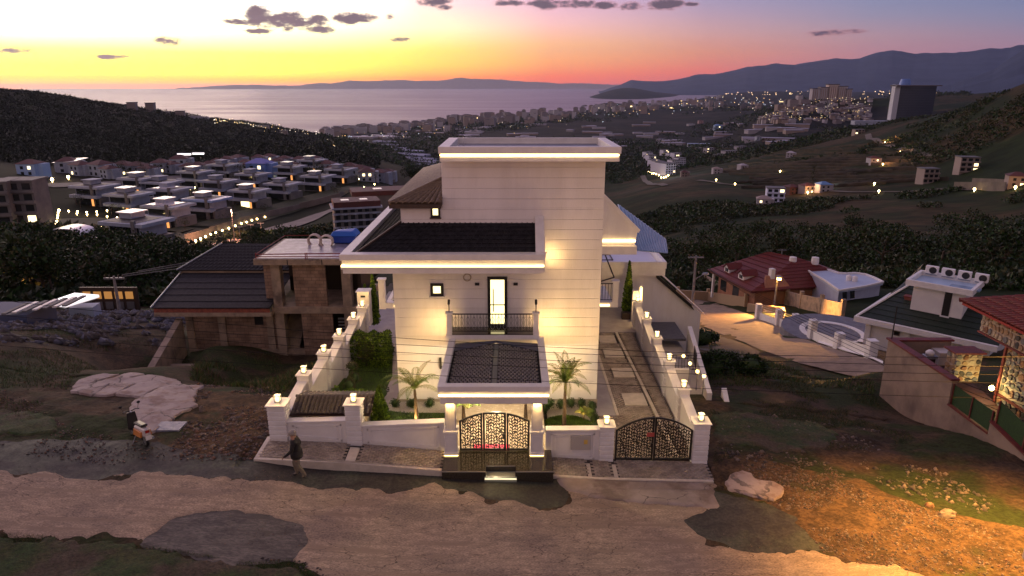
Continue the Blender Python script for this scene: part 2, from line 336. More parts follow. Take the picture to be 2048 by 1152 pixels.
for a in [(0,1700,-60),(150,1900,-90),(250,2100,-110),(400,2300,-150),(0,2400,-200),(200,2800,-205),(560,2500,-170),(-200,1800,-60),(-200,2600,-200),(1880,1300,-60),(1800,1700,-80),(2048,1200,-30),(2048,2000,-60),(1640,3500,-90),(1740,3500,-90),(1024,70,-9),(1024,120,-18),(900,200,-30),(1150,200,-34),(2300,700,60),(2300,2500,20),
          (2300,60,-8),(-250,60,-3),(-250,120,-15),(-250,300,-30),(-250,900,20),(2300,200,-10)]: ch(*a)
COAST = [(-400,3000,-1),(300,262,0),(560,262,3500),(640,266,0),(700,261,0),(800,252,0),(900,240,0),(1000,233,0),(1100,225,0),(1180,214,0),(1250,207,0),(1330,203,0),(1400,197,0),(1440,189,0),(1400,184,0),(1300,183,0)]
for u, v, r in COAST[3:]:
    a, t = dep(u, v); rr = (SEA - CAM_Z) / t
    CT.append((a, math.log(rr), t)); CT.append((a, math.log(rr * .93), (SEA + 4 - CAM_Z) / (rr * .93))); CT.append((a, math.log(rr * 1.2), (SEA - 25 - CAM_Z) / (rr * 1.2)))
for u in (-200, 0, 200, 400, 560, 640, 800, 1000, 1150): ch(u, 6500, -260); ch(u, 16000, -420)
for u, v in ((1250, 176), (1500, 184), (1800, 186), (2048, 186)): cr(u, v, 12500)
ch(1300, 22000, -300); ch(1700, 22000, -100); ch(2300, 12000, 100); ch(2300, 22000, 0)
def rbf(P, z, c, lam=1e-3):
    P = np.array(P); z = np.array(z)
    D = np.sqrt(((P[:, None] - P[None]) ** 2).sum(-1) + c * c)
    n = len(P); A = np.zeros((n + 3, n + 3)); A[:n, :n] = D - lam * np.eye(n) * c; A[:n, n] = 1; A[:n, n + 1:] = P; A[n, :n] = 1; A[n + 1:, :n] = P.T
    w = np.linalg.solve(A, np.concatenate([z, [0, 0, 0]]))
    def ev(Q):
        out = np.empty(len(Q))
        for i in range(0, len(Q), 40000):
            q = Q[i:i + 40000]; d = np.sqrt(((q[:, None] - P[None]) ** 2).sum(-1) + c * c)
            out[i:i + 40000] = d @ w[:n] + w[n] + q @ w[n + 1:]
        return out
    return ev
def dedupe(P, Z, eps):
    keepP, keepZ = [], []
    for p, z in zip(P, Z):
        if all(sum((a - b) ** 2 for a, b in zip(p, q)) > eps * eps for q in keepP): keepP.append(p); keepZ.append(z)
    return keepP, keepZ
P_, Z_ = dedupe([(a * 4, l) for a, l, t in CT], [t for a, l, t in CT], .03)
ev_far = rbf(P_, Z_, .12, .02)
P2, Z2 = dedupe([(x, y) for x, y, z in NEAR], [z for x, y, z in NEAR], .35)
ev_near = rbf(P2, Z2, 1.2, .02)
def vnoise(x, y, s, seed=0):         # smooth value noise
    x = np.asarray(x) / s; y = np.asarray(y) / s
    xi = np.floor(x).astype(np.int64); yi = np.floor(y).astype(np.int64); fx = x - xi; fy = y - yi
    fx = fx * fx * (3 - 2 * fx); fy = fy * fy * (3 - 2 * fy)
    def h(a, b):
        n = (a * 374761393 + b * 668265263 + seed * 982451653) & 0xffffffff
        n = ((n ^ (n >> 13)) * 1274126177) & 0xffffffff
        return ((n ^ (n >> 16)) & 0xffff) / 65535.0
    return (h(xi, yi) * (1 - fx) + h(xi + 1, yi) * fx) * (1 - fy) + (h(xi, yi + 1) * (1 - fx) + h(xi + 1, yi + 1) * fx) * fy - .5
def fbm(x, y, s, o=4, seed=0):
    t = 0; a = 1
    for i in range(o): t = t + a * vnoise(x, y, s / 2 ** i, seed + i * 17); a *= .5
    return t
def sstep(x, a, b):
    t = np.clip((x - a) / (b - a), 0, 1); return t * t * (3 - 2 * t)
def hgt(x, y, rough=True):
    x = np.atleast_1d(np.asarray(x, float)); y = np.atleast_1d(np.asarray(y, float))
    r = np.hypot(x, y); r = np.maximum(r, 3); az = np.arctan2(x, y)
    w = sstep(r, 46, 62)
    zf = CAM_Z + r * ev_far(np.stack([az * 4, np.log(r)], 1))
    nb = w < 1; zn = np.zeros_like(zf)
    if nb.any(): zn[nb] = ev_near(np.stack([x[nb], y[nb]], 1))
    z = zf * w + zn * (1 - w)
    if rough:
        amp = sstep(r, 60, 500) * 1.5 + sstep(r, 500, 1500) * 7
        amp = amp * (1 - .9 * sstep(-z, 150, 185))
        amp = np.where((np.abs(z + 30) < 3) & (x < 0) & (r > 200) & (r < 440), amp * .1, amp)
        z = z + fbm(x, y, 90, 4, 3) * amp
    # levelled plot of the villa and of the unfinished house stay below their slabs
    plot = (x > -9.0) & (x < 7.3) & (y > 22.2) & (y < 47)
    z = np.where(plot, np.minimum(z, -.45), z)
    return z
def H1(x, y): return float(hgt([x], [y])[0])
def T(u, v, r0=8, r1=14000):         # where the ray through (u, v) meets the land
    d = px_dir(u, v); hr = math.hypot(d.x, d.y)
    rs = np.exp(np.linspace(math.log(r0), math.log(r1), 700)); X = rs * d.x / hr; Y = rs * d.y / hr
    below = hgt(X, Y, False) - (CAM_Z + rs * d.z / hr) > 0
    i = int(np.argmax(below)) if below.any() else 699
    return Vector((X[i], Y[i], H1(X[i], Y[i])))

# ---------------------------------------------------------------- ground materials
dirt = mat('dirt', (.078, .050, .029), (.036, .025, .015), scale=.9, grit=7, rough=.95, bump=.05, bscale=9, c3=(.024, .034, .009), scale3=.22, lo3=.46, hi3=.58, spec=.2)
dirt_red = mat('dirt_red', (.12, .072, .036), (.052, .034, .019), scale=1.6, grit=9, rough=.95, bump=.06, bscale=14, c3=(.045, .05, .02), scale3=.35, lo3=.55, hi3=.66, spec=.2)
roadm = mat('road_gravel', (.47, .345, .235), (.33, .245, .17), scale=4, grit=24, rough=.9, bump=.06, bscale=34, detail=9, c3=(.25, .19, .14), scale3=.6, lo3=.45, hi3=.68, stretch=(.6, 1.6, 1), cracks=1.6, cw=.012, ruts=.72)
asph = mat('damp_asphalt', (.020, .018, .015), (.036, .031, .024), scale=2.5, grit=10, rough=.7, bump=.02, bscale=60, c3=(.05, .055, .035), scale3=.6)
asph2 = mat('old_asphalt', (.13, .11, .092), (.07, .06, .052), scale=2.0, grit=12, rough=.7, bump=.04, bscale=50, stretch=(.6, 1.6, 1), cracks=1.5, cw=.03, ruts=.6)
concr = mat('concrete', (.36, .29, .25), (.27, .215, .185), scale=1.3, rough=.85, bump=.04, bscale=25, detail=8, c3=(.19, .14, .11), scale3=.7, lo3=.48, hi3=.62, cracks=.7, cw=.01)
slabm = mat('pale_concrete', (.46, .38, .35), (.36, .29, .265), scale=1.0, rough=.85, bump=.05, bscale=18, detail=9, c3=(.27, .19, .16), scale3=.9, lo3=.48, hi3=.6, cracks=.55, cw=.02)
grassm = mat('weed_ground', (.026, .052, .009), (.05, .055, .015), scale=1.6, grit=10, rough=.95, bump=.06, bscale=16, c3=(.07, .05, .03), scale3=.5)
scrub = mat('scrub_land', (.018, .028, .008), (.008, .016, .004), scale=.03, grit=.12, rough=.95, c3=(.048, .034, .016), scale3=.009, lo3=.47, hi3=.6, detail=9, spec=.1)
farland = mat('far_plain', (.016, .017, .013), (.010, .011, .009), scale=.006, rough=.95, c3=(.03, .025, .02), scale3=.003, lo3=.5, hi3=.6, detail=9, spec=.1)

# near ground: one fine grid, its cells shared out between the surfaces that meet there
def polypx(pts, z): return [tuple(G(u, v, z(u) if callable(z) else z)[:2]) for u, v in pts]
zl = lambda u: max(-.1, .9 - .9 * u / 1000)
def inside(px_, py_, poly):
    c = np.zeros(px_.shape, bool); n = len(poly); j = n - 1
    for i in range(n):
        xi, yi = poly[i]; xj, yj = poly[j]
        with np.errstate(divide='ignore', invalid='ignore'):
            c ^= ((yi > py_) != (yj > py_)) & (px_ < (xj - xi) * (py_ - yi) / (yj - yi + 1e-12) + xi)
        j = i
    return c
X0, X1, Y0, Y1, ST = -26.0, 30.0, 9.5, 30.0, .075
nx = int((X1 - X0) / ST); ny = int((Y1 - Y0) / ST)
gx, gy = np.meshgrid(X0 + np.arange(nx + 1) * ST, Y0 + np.arange(ny + 1) * ST)
gz = hgt(gx.ravel(), gy.ravel()).reshape(gx.shape)
cx = (gx[:-1, :-1] + gx[1:, 1:]) / 2; cy = (gy[:-1, :-1] + gy[1:, 1:]) / 2
wx = cx + fbm(cx, cy, 1.1, 5, 5) * .55 + fbm(cx, cy, .35, 3, 15) * .3; wy = cy + fbm(cx, cy, 1.1, 5, 9) * .45 + fbm(cx, cy, .35, 3, 19) * .3
ZONES = [  # name, polygon (px), jitter, lift, material
    ('road', [(-300,945),(0,950),(100,956),(130,966),(290,955),(420,964),(500,966),(590,966),(650,974),(730,976),(800,985),(870,970),(930,985),(1000,1005),(1060,1019),(1115,1022),(1140,1000),(1110,960),(1200,960),(1430,960),(1440,1010),(1390,1030),(1385,1060),(1440,1090),(1560,1115),(1650,1120),(1760,1140),(1900,1180),(2200,1290),(1500,1300),(900,1300),(700,1150),(560,1090),(420,1075),(300,1072),(150,1066),(0,1056),(-300,1050)], 1, .02, roadm),
    ('asphalt_patch', [(340,1040),(400,1024),(480,1024),(560,1030),(605,1045),(610,1075),(585,1108),(500,1120),(420,1112),(370,1098),(300,1088),(270,1078),(310,1060)], .5, .0, asph2),
    ('damp_asphalt', [(-200,905),(60,893),(200,890),(330,900),(420,912),(530,920),(700,928),(885,938),(1110,950),(1125,975),(1130,1000),(1110,1015),(1060,1017),(1000,1003),(930,983),(870,968),(800,983),(730,976),(650,974),(590,966),(500,966),(420,964),(290,955),(130,966),(100,956),(0,950),(-200,948)], .6, -.01, asph),
    ('damp_asphalt', [(1385,1035),(1432,1015),(1436,985),(1480,995),(1530,1010),(1580,1025),(1620,1050),(1670,1085),(1640,1108),(1570,1110),(1500,1108),(1440,1085),(1390,1062),(1370,1045)], .6, -.01, asph),
    ('concrete_apron', [(1108,952),(1200,956),(1410,958),(1428,975),(1440,1018),(1380,1012),(1300,1008),(1210,1000),(1140,985),(1120,975)], .25, .05, concr),
    ('concrete_pad', [(135,785),(150,755),(185,735),(225,725),(320,727),(350,735),(365,755),(408,757),(392,775),(395,820),(352,845),(350,852),(330,862),(318,880),(290,880),(275,850),(255,830),(262,815),(290,795),(270,792),(200,790)], .35, .10, slabm),
    ('concrete_pad', [(1455,968),(1462,950),(1484,942),(1508,947),(1512,960),(1545,964),(1570,975),(1566,992),(1548,1004),(1520,998),(1490,988),(1462,980)], .3, .10, slabm),
    ('weed_patch', [(-200,1060),(0,1062),(150,1075),(270,1085),(370,1102),(500,1125),(585,1120),(680,1170),(700,1260),(-200,1260)], 1, .05, grassm),
    ('weed_patch', [(-60,830),(40,835),(110,845),(125,868),(60,880),(-60,880)], 1, .05, grassm),
    ('weed_patch', [(1425,800),(1500,790),(1650,800),(1690,840),(1640,870),(1560,880),(1500,875),(1430,880)], 1, .04, grassm),
    ('dirt_bank', [(1430,905),(1520,900),(1600,925),(1720,950),(1800,1000),(1900,1040),(2048,1080),(2250,1150),(2250,1300),(2000,1210),(1760,1140),(1650,1110),(1570,1020),(1480,990),(1430,960)], 1, .0, dirt_red),
    ('dirt_bank', [(400,770),(480,775),(560,790),(545,870),(530,925),(420,922),(330,905),(300,885),(330,865),(395,825)], 1, .0, dirt_red),
]
ZONES.append(ZONES.pop([i for i, z in enumerate(ZONES) if z[1][0] == (1455, 968)][0]))
zone = np.full(cx.shape, -1, int)
for k, (nm, pl, jit, lift, m_) in enumerate(ZONES):
    P = polypx(pl, zl); zone[inside(cx + (wx - cx) * jit, cy + (wy - cy) * jit, P)] = k
for (a_, b_, w_) in (((192,786),(219,763),.05),((222,795),(268,762),.07),((276,797),(322,766),.06),((198,750),(246,736),.13),((262,743),(296,736),.10),((150,776),(190,757),.05)):
    pa, pb = G(*a_, .7), G(*b_, .6); ex, ey_ = pb.x - pa.x, pb.y - pa.y; l2 = ex * ex + ey_ * ey_
    tt = np.clip(((cx - pa.x) * ex + (cy - pa.y) * ey_) / l2, 0, 1); dd = np.hypot(cx - pa.x - tt * ex, cy - pa.y - tt * ey_) + (wx - cx) * .12
    zone[(dd < w_) & (zone == [i for i, z in enumerate(ZONES) if z[0] == 'concrete_pad'][0])] = -1
# loose stony relief off the road
rough_amp = np.where(gx < -9, .10, np.where(gx > 7.6, .12, .0)) * sstep(np.abs(gy - 19.0), 1.2, 3.5)
rough_amp[(gy < 13.5)] = .08
gz = gz + fbm(gx, gy, .9, 5, 21) * rough_amp + fbm(gx, gy, .35, 3, 33) * .018 + fbm(gx, gy, 3.0, 3, 41) * .05 * (np.abs(gx + 1) > 9)
def zf_(x): return float(np.interp(x, [-9, -6, -2.5, 1.2, 3.3, 7], [.86, .72, .40, .14, .0, -.10]))   # foot of the front wall, falling to the right
zfv = np.interp(gx, [-9, -6, -2.5, 1.2, 3.3, 7], [.86, .72, .40, .14, .0, -.10]) - .06 * (22.5 - gy)
front = (gx > -9.25) & (gx < 7.4) & (gy > 21.38); gz = np.where(front, np.minimum(gz, zfv - .08), gz)
near_front = (gx > -9.6) & (gx < 7.6) & (gy > 20.9) & ~front; gz = np.where(near_front, np.minimum(gz, zfv - .05), gz)
# the borders between surfaces run smoothly instead of in grid steps
zp = np.pad(zone, 1, mode='edge'); c4 = np.stack([zp[:-1, :-1], zp[:-1, 1:], zp[1:, :-1], zp[1:, 1:]]); bd = ~((c4 == c4[0]).all(0))
for _ in range(3):
    ax = gx.copy() * bd; ay = gy.copy() * bd; w_ = bd.astype(float); sx_ = ax.copy(); sy_ = ay.copy(); sw_ = w_.copy()
    for di, dj in ((0, 1), (0, -1), (1, 0), (-1, 0)): sx_ += np.roll(ax, (di, dj), (0, 1)); sy_ += np.roll(ay, (di, dj), (0, 1)); sw_ += np.roll(w_, (di, dj), (0, 1))
    gx = np.where(bd, sx_ / np.maximum(sw_, 1), gx); gy = np.where(bd, sy_ / np.maximum(sw_, 1), gy)
hole = (cx > -8.8) & (cx < 7.1) & (cy > 22.6)          # the levelled plot has its own surfaces
VX, VY, VZ = gx.ravel(), gy.ravel(), gz.ravel()
ids = np.arange((nx + 1) * (ny + 1)).reshape(gx.shape)
def zone_mesh(name, sel, m_, lift):
    q = np.stack([ids[:-1, :-1][sel], ids[:-1, 1:][sel], ids[1:, 1:][sel], ids[1:, :-1][sel]], 1)
    if not len(q): return None
    uq, inv = np.unique(q, return_inverse=True); q2 = inv.reshape(q.shape)
    V = np.stack([VX[uq], VY[uq], VZ[uq]], 1)
    if lift:                             # lifted surfaces thin out to nothing at their own rim
        cnt = np.bincount(q2.ravel(), minlength=len(uq)); hard = lift >= .08; V[:, 2] += lift if hard else np.where(cnt >= 4, lift, 0)
        if hard:                         # broken slab: its own edge face down into the soil
            e = np.concatenate([q2[:, [0, 1]], q2[:, [1, 2]], q2[:, [2, 3]], q2[:, [3, 0]]]); key = np.sort(e, 1); _, first, c_ = np.unique(key, axis=0, return_index=True, return_counts=True); be = e[first[c_ == 1]]
            V[:, 2] += fbm(V[:, 0], V[:, 1], 1.6, 3, 91) * .015; n0 = len(V); V = np.concatenate([V, V - [0, 0, .28]]); q2 = np.concatenate([q2, np.stack([be[:, 0], be[:, 0] + n0, be[:, 1] + n0, be[:, 1]], 1)])
    o = np_mesh(name, V, q2, m_, smooth=True); o['kind'] = 'structure'; return o
zone_mesh('ground', (zone == -1) & ~hole, dirt, 0)
for nm in dict.fromkeys(z[0] for z in ZONES):
    for m_ in dict.fromkeys(z[4].name for z in ZONES if z[0] == nm):
        ks = [i for i, z in enumerate(ZONES) if z[0] == nm and z[4].name == m_]
        zone_mesh(nm, np.isin(zone, ks) & ~hole, ZONES[ks[0]][4], ZONES[ks[0]][3])
def GZ(x, y):                        # height of the near ground grid
    i = min(max(int((x - X0) / ST), 0), nx); j = min(max(int((y - Y0) / ST), 0), ny)
    if X0 < x < X1 and Y0 < y < Y1: return float(gz[j, i])
    return H1(x, y)
# wide terrain: polar grid out to the far coast
NA, NR = 620, 560
A_ = np.radians(np.linspace(-62, 62, NA)); L_ = np.exp(np.linspace(math.log(4.0), math.log(21000), NR))
aa, rr_ = np.meshgrid(A_, L_); TX = rr_ * np.sin(aa); TY = rr_ * np.cos(aa)
TZ = hgt(TX.ravel(), TY.ravel()).reshape(TX.shape)
TZ += fbm(TX, TY, 2.5, 3, 61) * .25 * sstep(rr_, 30, 60) * (1 - sstep(rr_, 100, 200))
ins = (TX > X0 + .3) & (TX < X1 - .3) & (TY > Y0 + .2) & (TY < Y1 - .3)
TZ = np.where(ins, TZ - .6, TZ)
tid = np.arange(NA * NR).reshape(TX.shape)
tq = np.stack([tid[:-1, :-1], tid[:-1, 1:], tid[1:, 1:], tid[1:, :-1]], -1)
zc = TZ[:-1, :-1]; rc = rr_[:-1, :-1]
band_near = (rc < 75); band_far = (rc > 1150) & (zc < -60)
under = (zc < SEA - 8)
def terr(name, sel, m_):
    q = tq[sel]; uq, inv = np.unique(q, return_inverse=True)
    o = np_mesh(name, np.stack([TX.ravel()[uq], TY.ravel()[uq], TZ.ravel()[uq]], 1), inv.reshape(q.shape), m_, smooth=True); o['kind'] = 'structure'; return o
terr('ground', band_near, dirt)
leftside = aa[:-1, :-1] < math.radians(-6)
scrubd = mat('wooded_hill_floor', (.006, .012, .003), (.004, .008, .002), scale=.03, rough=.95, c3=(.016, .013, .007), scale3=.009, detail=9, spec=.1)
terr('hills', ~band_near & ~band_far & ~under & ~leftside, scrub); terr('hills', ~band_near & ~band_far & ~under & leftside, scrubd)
terr('plain', band_far & ~under, farland)
# sea
seam = bpy.data.materials.new('sea_water'); seam.use_nodes = True
b = seam.node_tree.nodes['Principled BSDF']; b.inputs['Base Color'].default_value = (.24, .16, .20, 1); b.inputs['Roughness'].default_value = .28; b.inputs['IOR'].default_value = 1.33  # pinkish base colour stands in for the reflected dusk sky
nt = seam.node_tree; g_ = nt.nodes.new('ShaderNodeNewGeometry'); mp = nt.nodes.new('ShaderNodeMapping'); mp.inputs['Scale'].default_value = (.0004, .0022, 1); nt.links.new(g_.outputs['Position'], mp.inputs[0])
n1 = nt.nodes.new('ShaderNodeTexNoise'); n1.inputs['Scale'].default_value = 1.0; n1.inputs['Detail'].default_value = 7; nt.links.new(mp.outputs[0], n1.inputs['Vector'])
mr1 = nt.nodes.new('ShaderNodeMapRange'); nt.links.new(n1.outputs[0], mr1.inputs[0]); mr1.inputs[1].default_value = .35; mr1.inputs[2].default_value = .65; mr1.inputs[3].default_value = .36; mr1.inputs[4].default_value = .5; nt.links.new(mr1.outputs[0], b.inputs['Roughness'])
bp = nt.nodes.new('ShaderNodeBump'); bp.inputs['Strength'].default_value = .12; bp.inputs['Distance'].default_value = 30; nt.links.new(n1.outputs[0], bp.inputs['Height']); nt.links.new(bp.outputs[0], b.inputs['Normal'])
SR = np.exp(np.linspace(math.log(1500), math.log(39500), 30)); SA = np.radians(np.linspace(-72, 72, 60))
sa, sr = np.meshgrid(SA, SR); sid = np.arange(sa.size).reshape(sa.shape)
o = np_mesh('sea', np.stack([(sr * np.sin(sa)).ravel(), (sr * np.cos(sa)).ravel(), np.full(sa.size, SEA)], 1), np.stack([sid[:-1, :-1], sid[:-1, 1:], sid[1:, 1:], sid[1:, :-1]], -1).reshape(-1, 4), seam, smooth=True); o['kind'] = 'structure'
# mountains: ridges traced at their own distances, with spurs and depth
mtn = mat('mountain_rock', (.06, .08, .14), (.04, .055, .10), scale=.002, rough=.95, detail=8, spec=.1)  # blue of the distant haze is mixed into the rock colour
def ridge(name, prof, R0, base, depth, m_=mtn, back=.35, rough=.05, n=240, k=26, seed=1):
    us = np.linspace(prof[0][0], prof[-1][0], n); vs = np.interp(us, [p[0] for p in prof], [p[1] for p in prof])
    V = []
    for i, (u, v) in enumerate(zip(us, vs)):
        a, t = dep(u, v); rad = R0
        top = CAM_Z + t * R0 + float(fbm(u * 1.0, 7.0, 34, 4, seed + 9)) * R0 * .0028
        for j in range(k):
            s = j / (k - 1) * (1 + back) - back      # -back (behind) .. 1 (foot, nearer the camera)
            r = R0 - depth * s
            prof_z = 1 - abs(s) ** .8 if s >= 0 else 1 - (abs(s) / back) * .8
            V.append((r * math.sin(a), r * math.cos(a), base + (top - base) * max(prof_z, -.05), s))
    V = np.array(V); spur = fbm(V[:, 0] + 40000, V[:, 1] + 40000, depth * .35, 5, seed)
    hrel = (V[:, 2] - base); V[:, 2] += spur * rough * 10 * np.clip(hrel, 0, None) * np.clip(V[:, 3], 0, .35)
    fine = fbm(V[:, 0] + 40000, V[:, 1], depth * .08, 3, seed + 5); V[:, 2] += fine * hrel * .03
    V[:, 2] = np.maximum(V[:, 2], SEA - 6)
    I = np.arange(n * k).reshape(n, k)
    q = np.stack([I[:-1, :-1], I[1:, :-1], I[1:, 1:], I[:-1, 1:]], -1).reshape(-1, 4)
    o = np_mesh(name, V[:, :3], q, m_, smooth=True); o['kind'] = 'structure'; return o
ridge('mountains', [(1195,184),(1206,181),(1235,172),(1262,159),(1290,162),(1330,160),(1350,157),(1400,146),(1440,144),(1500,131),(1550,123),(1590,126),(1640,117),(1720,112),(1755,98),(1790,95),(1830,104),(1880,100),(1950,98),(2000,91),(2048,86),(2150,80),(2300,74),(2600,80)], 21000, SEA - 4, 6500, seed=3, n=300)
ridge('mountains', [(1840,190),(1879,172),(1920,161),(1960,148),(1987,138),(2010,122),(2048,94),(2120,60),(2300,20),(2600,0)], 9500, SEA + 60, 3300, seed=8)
ridge('far_coast_hills', [(a_, b_ + 2.5) for a_, b_ in [(350,174),(450,169),(500,166),(600,167),(660,164),(676,159),(700,157),(740,159),(810,155),(840,158),(870,158),(910,154),(945,153),(1000,157),(1060,160),(1100,163),(1180,164),(1260,165),(1340,170)]], 37500, SEA - 3, 2500, m_=mat('pale_far_rock', (.34, .24, .20), rough=.95), seed=5, rough=.02)  # rock colour lightened so the far coast looks faded by haze
# the air: evening haze over the whole land
hz = bpy.data.materials.new('evening_haze'); hz.use_nodes = True; hz.node_tree.nodes.clear()
pv = hz.node_tree.nodes.new('ShaderNodeVolumePrincipled'); pv.inputs['Color'].default_value = (.62, .72, 1.0, 1); pv.inputs['Density'].default_value = 1.7e-5; pv.inputs['Anisotropy'].default_value = .6
ho = hz.node_tree.nodes.new('ShaderNodeOutputMaterial'); hz.node_tree.links.new(pv.outputs[0], ho.inputs['Volume'])
hb = MB().box(-40500, 40500, -300, 40500, -500, 1900).build('haze', hz); hb['kind'] = 'stuff'
# ================================================================ THE WHITE VILLA
FY = 27.3
villa = thing('white_villa', 'tall white villa with lit cornice lines, black roofs and a porch behind the leaf gate', 'house', (-.63, FY, 0))
# masonry bodies
w = MB(); w.box(-4.92, 3.68, FY + .04, 42, -.5, 6.42)
w.build('wall', white, villa)
BX('tower', white, villa, -2.78, 3.68, FY + .04, 31.0, 6.42, 10.68)
BX('upper_wall', white, villa, -4.5, -2.78, FY + .04, 38, 6.42, 8.85)
BX('plinth', plinth, villa, -4.98, 3.74, FY - .02, FY + .04, -.5, .26)
# cladding boards with recessed joints, cut round the openings
OPEN = [(-1.02, -.2, 3.6, 5.86), (-3.4, -2.86, 5.03, 5.57), (-3.28, -2.9, 8.36, 8.83), (-2.6, 1.35, -1, 2.75)]
def cut(rects, o):
    out = []
    for (a, b, c, d) in rects:
        x0, x1, z0, z1 = o
        if x1 <= a or x0 >= b or z1 <= c or z0 >= d: out.append((a, b, c, d)); continue
        if x0 > a: out.append((a, x0, c, d))
        if x1 < b: out.append((x1, b, c, d))
        xa, xb = max(a, x0), min(b, x1)
        if z0 > c: out.append((xa, xb, c, z0))
        if z1 < d: out.append((xa, xb, z1, d))
    return out
z = .28; rnd = random.Random(3)
while z < 10.66:
    h = min(.42, 10.68 - z); x0 = -4.95 if z < 6.3 else (-4.5 if z < 8.75 else -2.8)
    rects = [(x0, 3.7, z + .004, z + h - .004)]
    if x0 == -4.5 and z + h > 8.75: rects = [(-4.5, 3.7, z + .004, 8.75), (-2.8, 3.7, 8.75, z + h - .007)]
    for o in OPEN: rects = cut(rects, o)
    yo = rnd.uniform(0, .006)
    for a, b, c, d in rects:
        if b - a > .02 and d - c > .015: BX('cladding_board', clad, villa, a, b, FY + .0 - yo, FY + .036, c, d, bevel=.004)
    z += .42
# left flank boards (seen from a step aside)
for k in range(14): BX('cladding_board', clad, villa, -4.955, -4.925, FY + .05, 41.9, .29 + k * .42, .29 + k * .42 + .405)
# top slab: ring parapet round a sunken deck, glowing line in its fascia
def ring(name, m, par, x0, x1, y0, y1, z0, z1, tl, tr, tf, tb, **k):
    mb = MB(); mb.box(x0, x1, y0, y0 + tf, z0, z1).box(x0, x1, y1 - tb, y1, z0, z1).box(x0, x0 + tl, y0 + tf, y1 - tb, z0, z1).box(x1 - tr, x1, y0 + tf, y1 - tb, z0, z1)
    return mb.build(name, m, par, **k)
cap = ring('cornice', white_trim, villa, -2.80, 4.15, 26.28, 31.0, 10.98, 11.24, .42, .36, .22, .16, bevel=.01)
low = MB(); low.box(-2.76, 4.1, 26.32, 30.96, 10.68, 10.86); low.build('cornice', white_trim, villa, bevel=.01)
BX('cornice', white, villa, -2.72, 4.05, 26.36, 30.9, 10.862, 10.978)
BX('roof_deck', deck, villa, -2.3, 3.7, 26.6, 30.7, 10.98, 11.0)
MB().tube([(-2.1, 30.2, 11.0), (-2.1, 30.2, 11.32)], .03, 8).build('vent_pipe', white_trim, villa)
def led_line(par, x0, x1, y, z, h=.045, power=0):
    mb = MB(); mb.box(x0, x1, y - .045, y + .03, z - h / 2, z + h / 2)
    return mb.build('light_strip', led, par)
led_line(villa, -2.74, 4.08, 26.33, 10.925, .05)
# lower skirt roof: fascia, soffit, glowing line, black seamed slopes
sk = MB()
sk.box(-6.72, 1.28, 25.78, 26.2, 6.92, 7.17); sk.box(-6.72, -6.34, 26.2, 38.6, 6.92, 7.17); sk.build('cornice', white_trim, villa, bevel=.01)
sk = MB(); sk.box(-6.66, 1.24, 25.86, 26.2, 6.74, 6.918); sk.box(-6.66, -6.36, 26.2, 38.6, 6.74, 6.918); sk.build('cornice', white, villa)
sk = MB(); sk.box(-6.70, 1.26, 25.80, 26.2, 6.56, 6.66); sk.box(-6.70, -6.36, 26.2, 38.6, 6.56, 6.66)
sk.box(-6.64, 1.22, 25.85, 26.2, 6.38, 6.558); sk.box(-6.64, -6.36, 26.2, 38.6, 6.38, 6.558); sk.build('cornice', white_trim, villa, bevel=.008)
so = MB(); so.box(-6.34, 1.2, 26.2, FY - .002, 6.40, 6.5); so.box(-6.34, -4.95, FY, 38.6, 6.40, 6.5); so.build('soffit', white, villa)
led_line(villa, -6.68, 1.25, 25.84, 6.70, .045)
BX('light_strip', led, villa, -6.672, -6.6, 25.9, 38.5, 6.665, 6.735)
# black slopes with raised seams
def slope(name, a, b, c, d, m, par, rows=0, cols=0, lift=.02, thick=.05):
    """a,b eave left/right; c,d ridge right/left. flat sheet with lapped rows and cross seams standing proud"""
    a, b, c, d = map(Vector, (a, b, c, d)); n = (b - a).cross(d - a).normalized()
    if n.z < 0: n = -n
    mb = MB(); mb.hexa([a - n * thick, b - n * thick, c - n * thick, d - n * thick, a, b, c, d])
    for i in range(rows):
        t0 = i / rows; t1 = (i + .93) / rows
        p = [a.lerp(d, t0), b.lerp(c, t0), b.lerp(c, t1), a.lerp(d, t1)]
        mb.hexa([p[0], p[1], p[2], p[3], p[0] + n * lift, p[1] + n * lift, p[2] + n * .003, p[3] + n * .003])
    for j in range(cols):
        s = (j + .5) / cols; p0 = a.lerp(b, s); p1 = d.lerp(c, s); e = (b - a).normalized() * .018
        mb.hexa([p0 - e, p0 + e, p1 + e, p1 - e, p0 - e + n * lift * 1.5, p0 + e + n * lift * 1.5, p1 + e + n * lift * 1.2, p1 - e + n * lift * 1.2])
    return mb.build(name, m, par)
slope('roof', (-6.3, 26.22, 6.98), (.93, 26.22, 6.98), (.93, FY, 8.12), (-4.5, FY, 8.12), darkroof, villa, 8, 26, .035)
slope('roof', (-6.3, 38.4, 6.98), (-6.3, 26.22, 6.98), (-4.5, FY, 8.12), (-4.5, 38.4, 8.12), darkroof, villa, 5, 40)
MB().tube([(-6.3, 26.22, 7.02), (-4.5, FY, 8.18)], .05, 6).build('hip_cap', brown, villa)
MB().extr([(.93, 25.9, 6.42), (.93, 25.9, 7.25), (.93, FY - .01, 8.42), (.93, FY - .01, 6.42)], (.36, 0, 0)).build('end_parapet', white_trim, villa, bevel=.015)
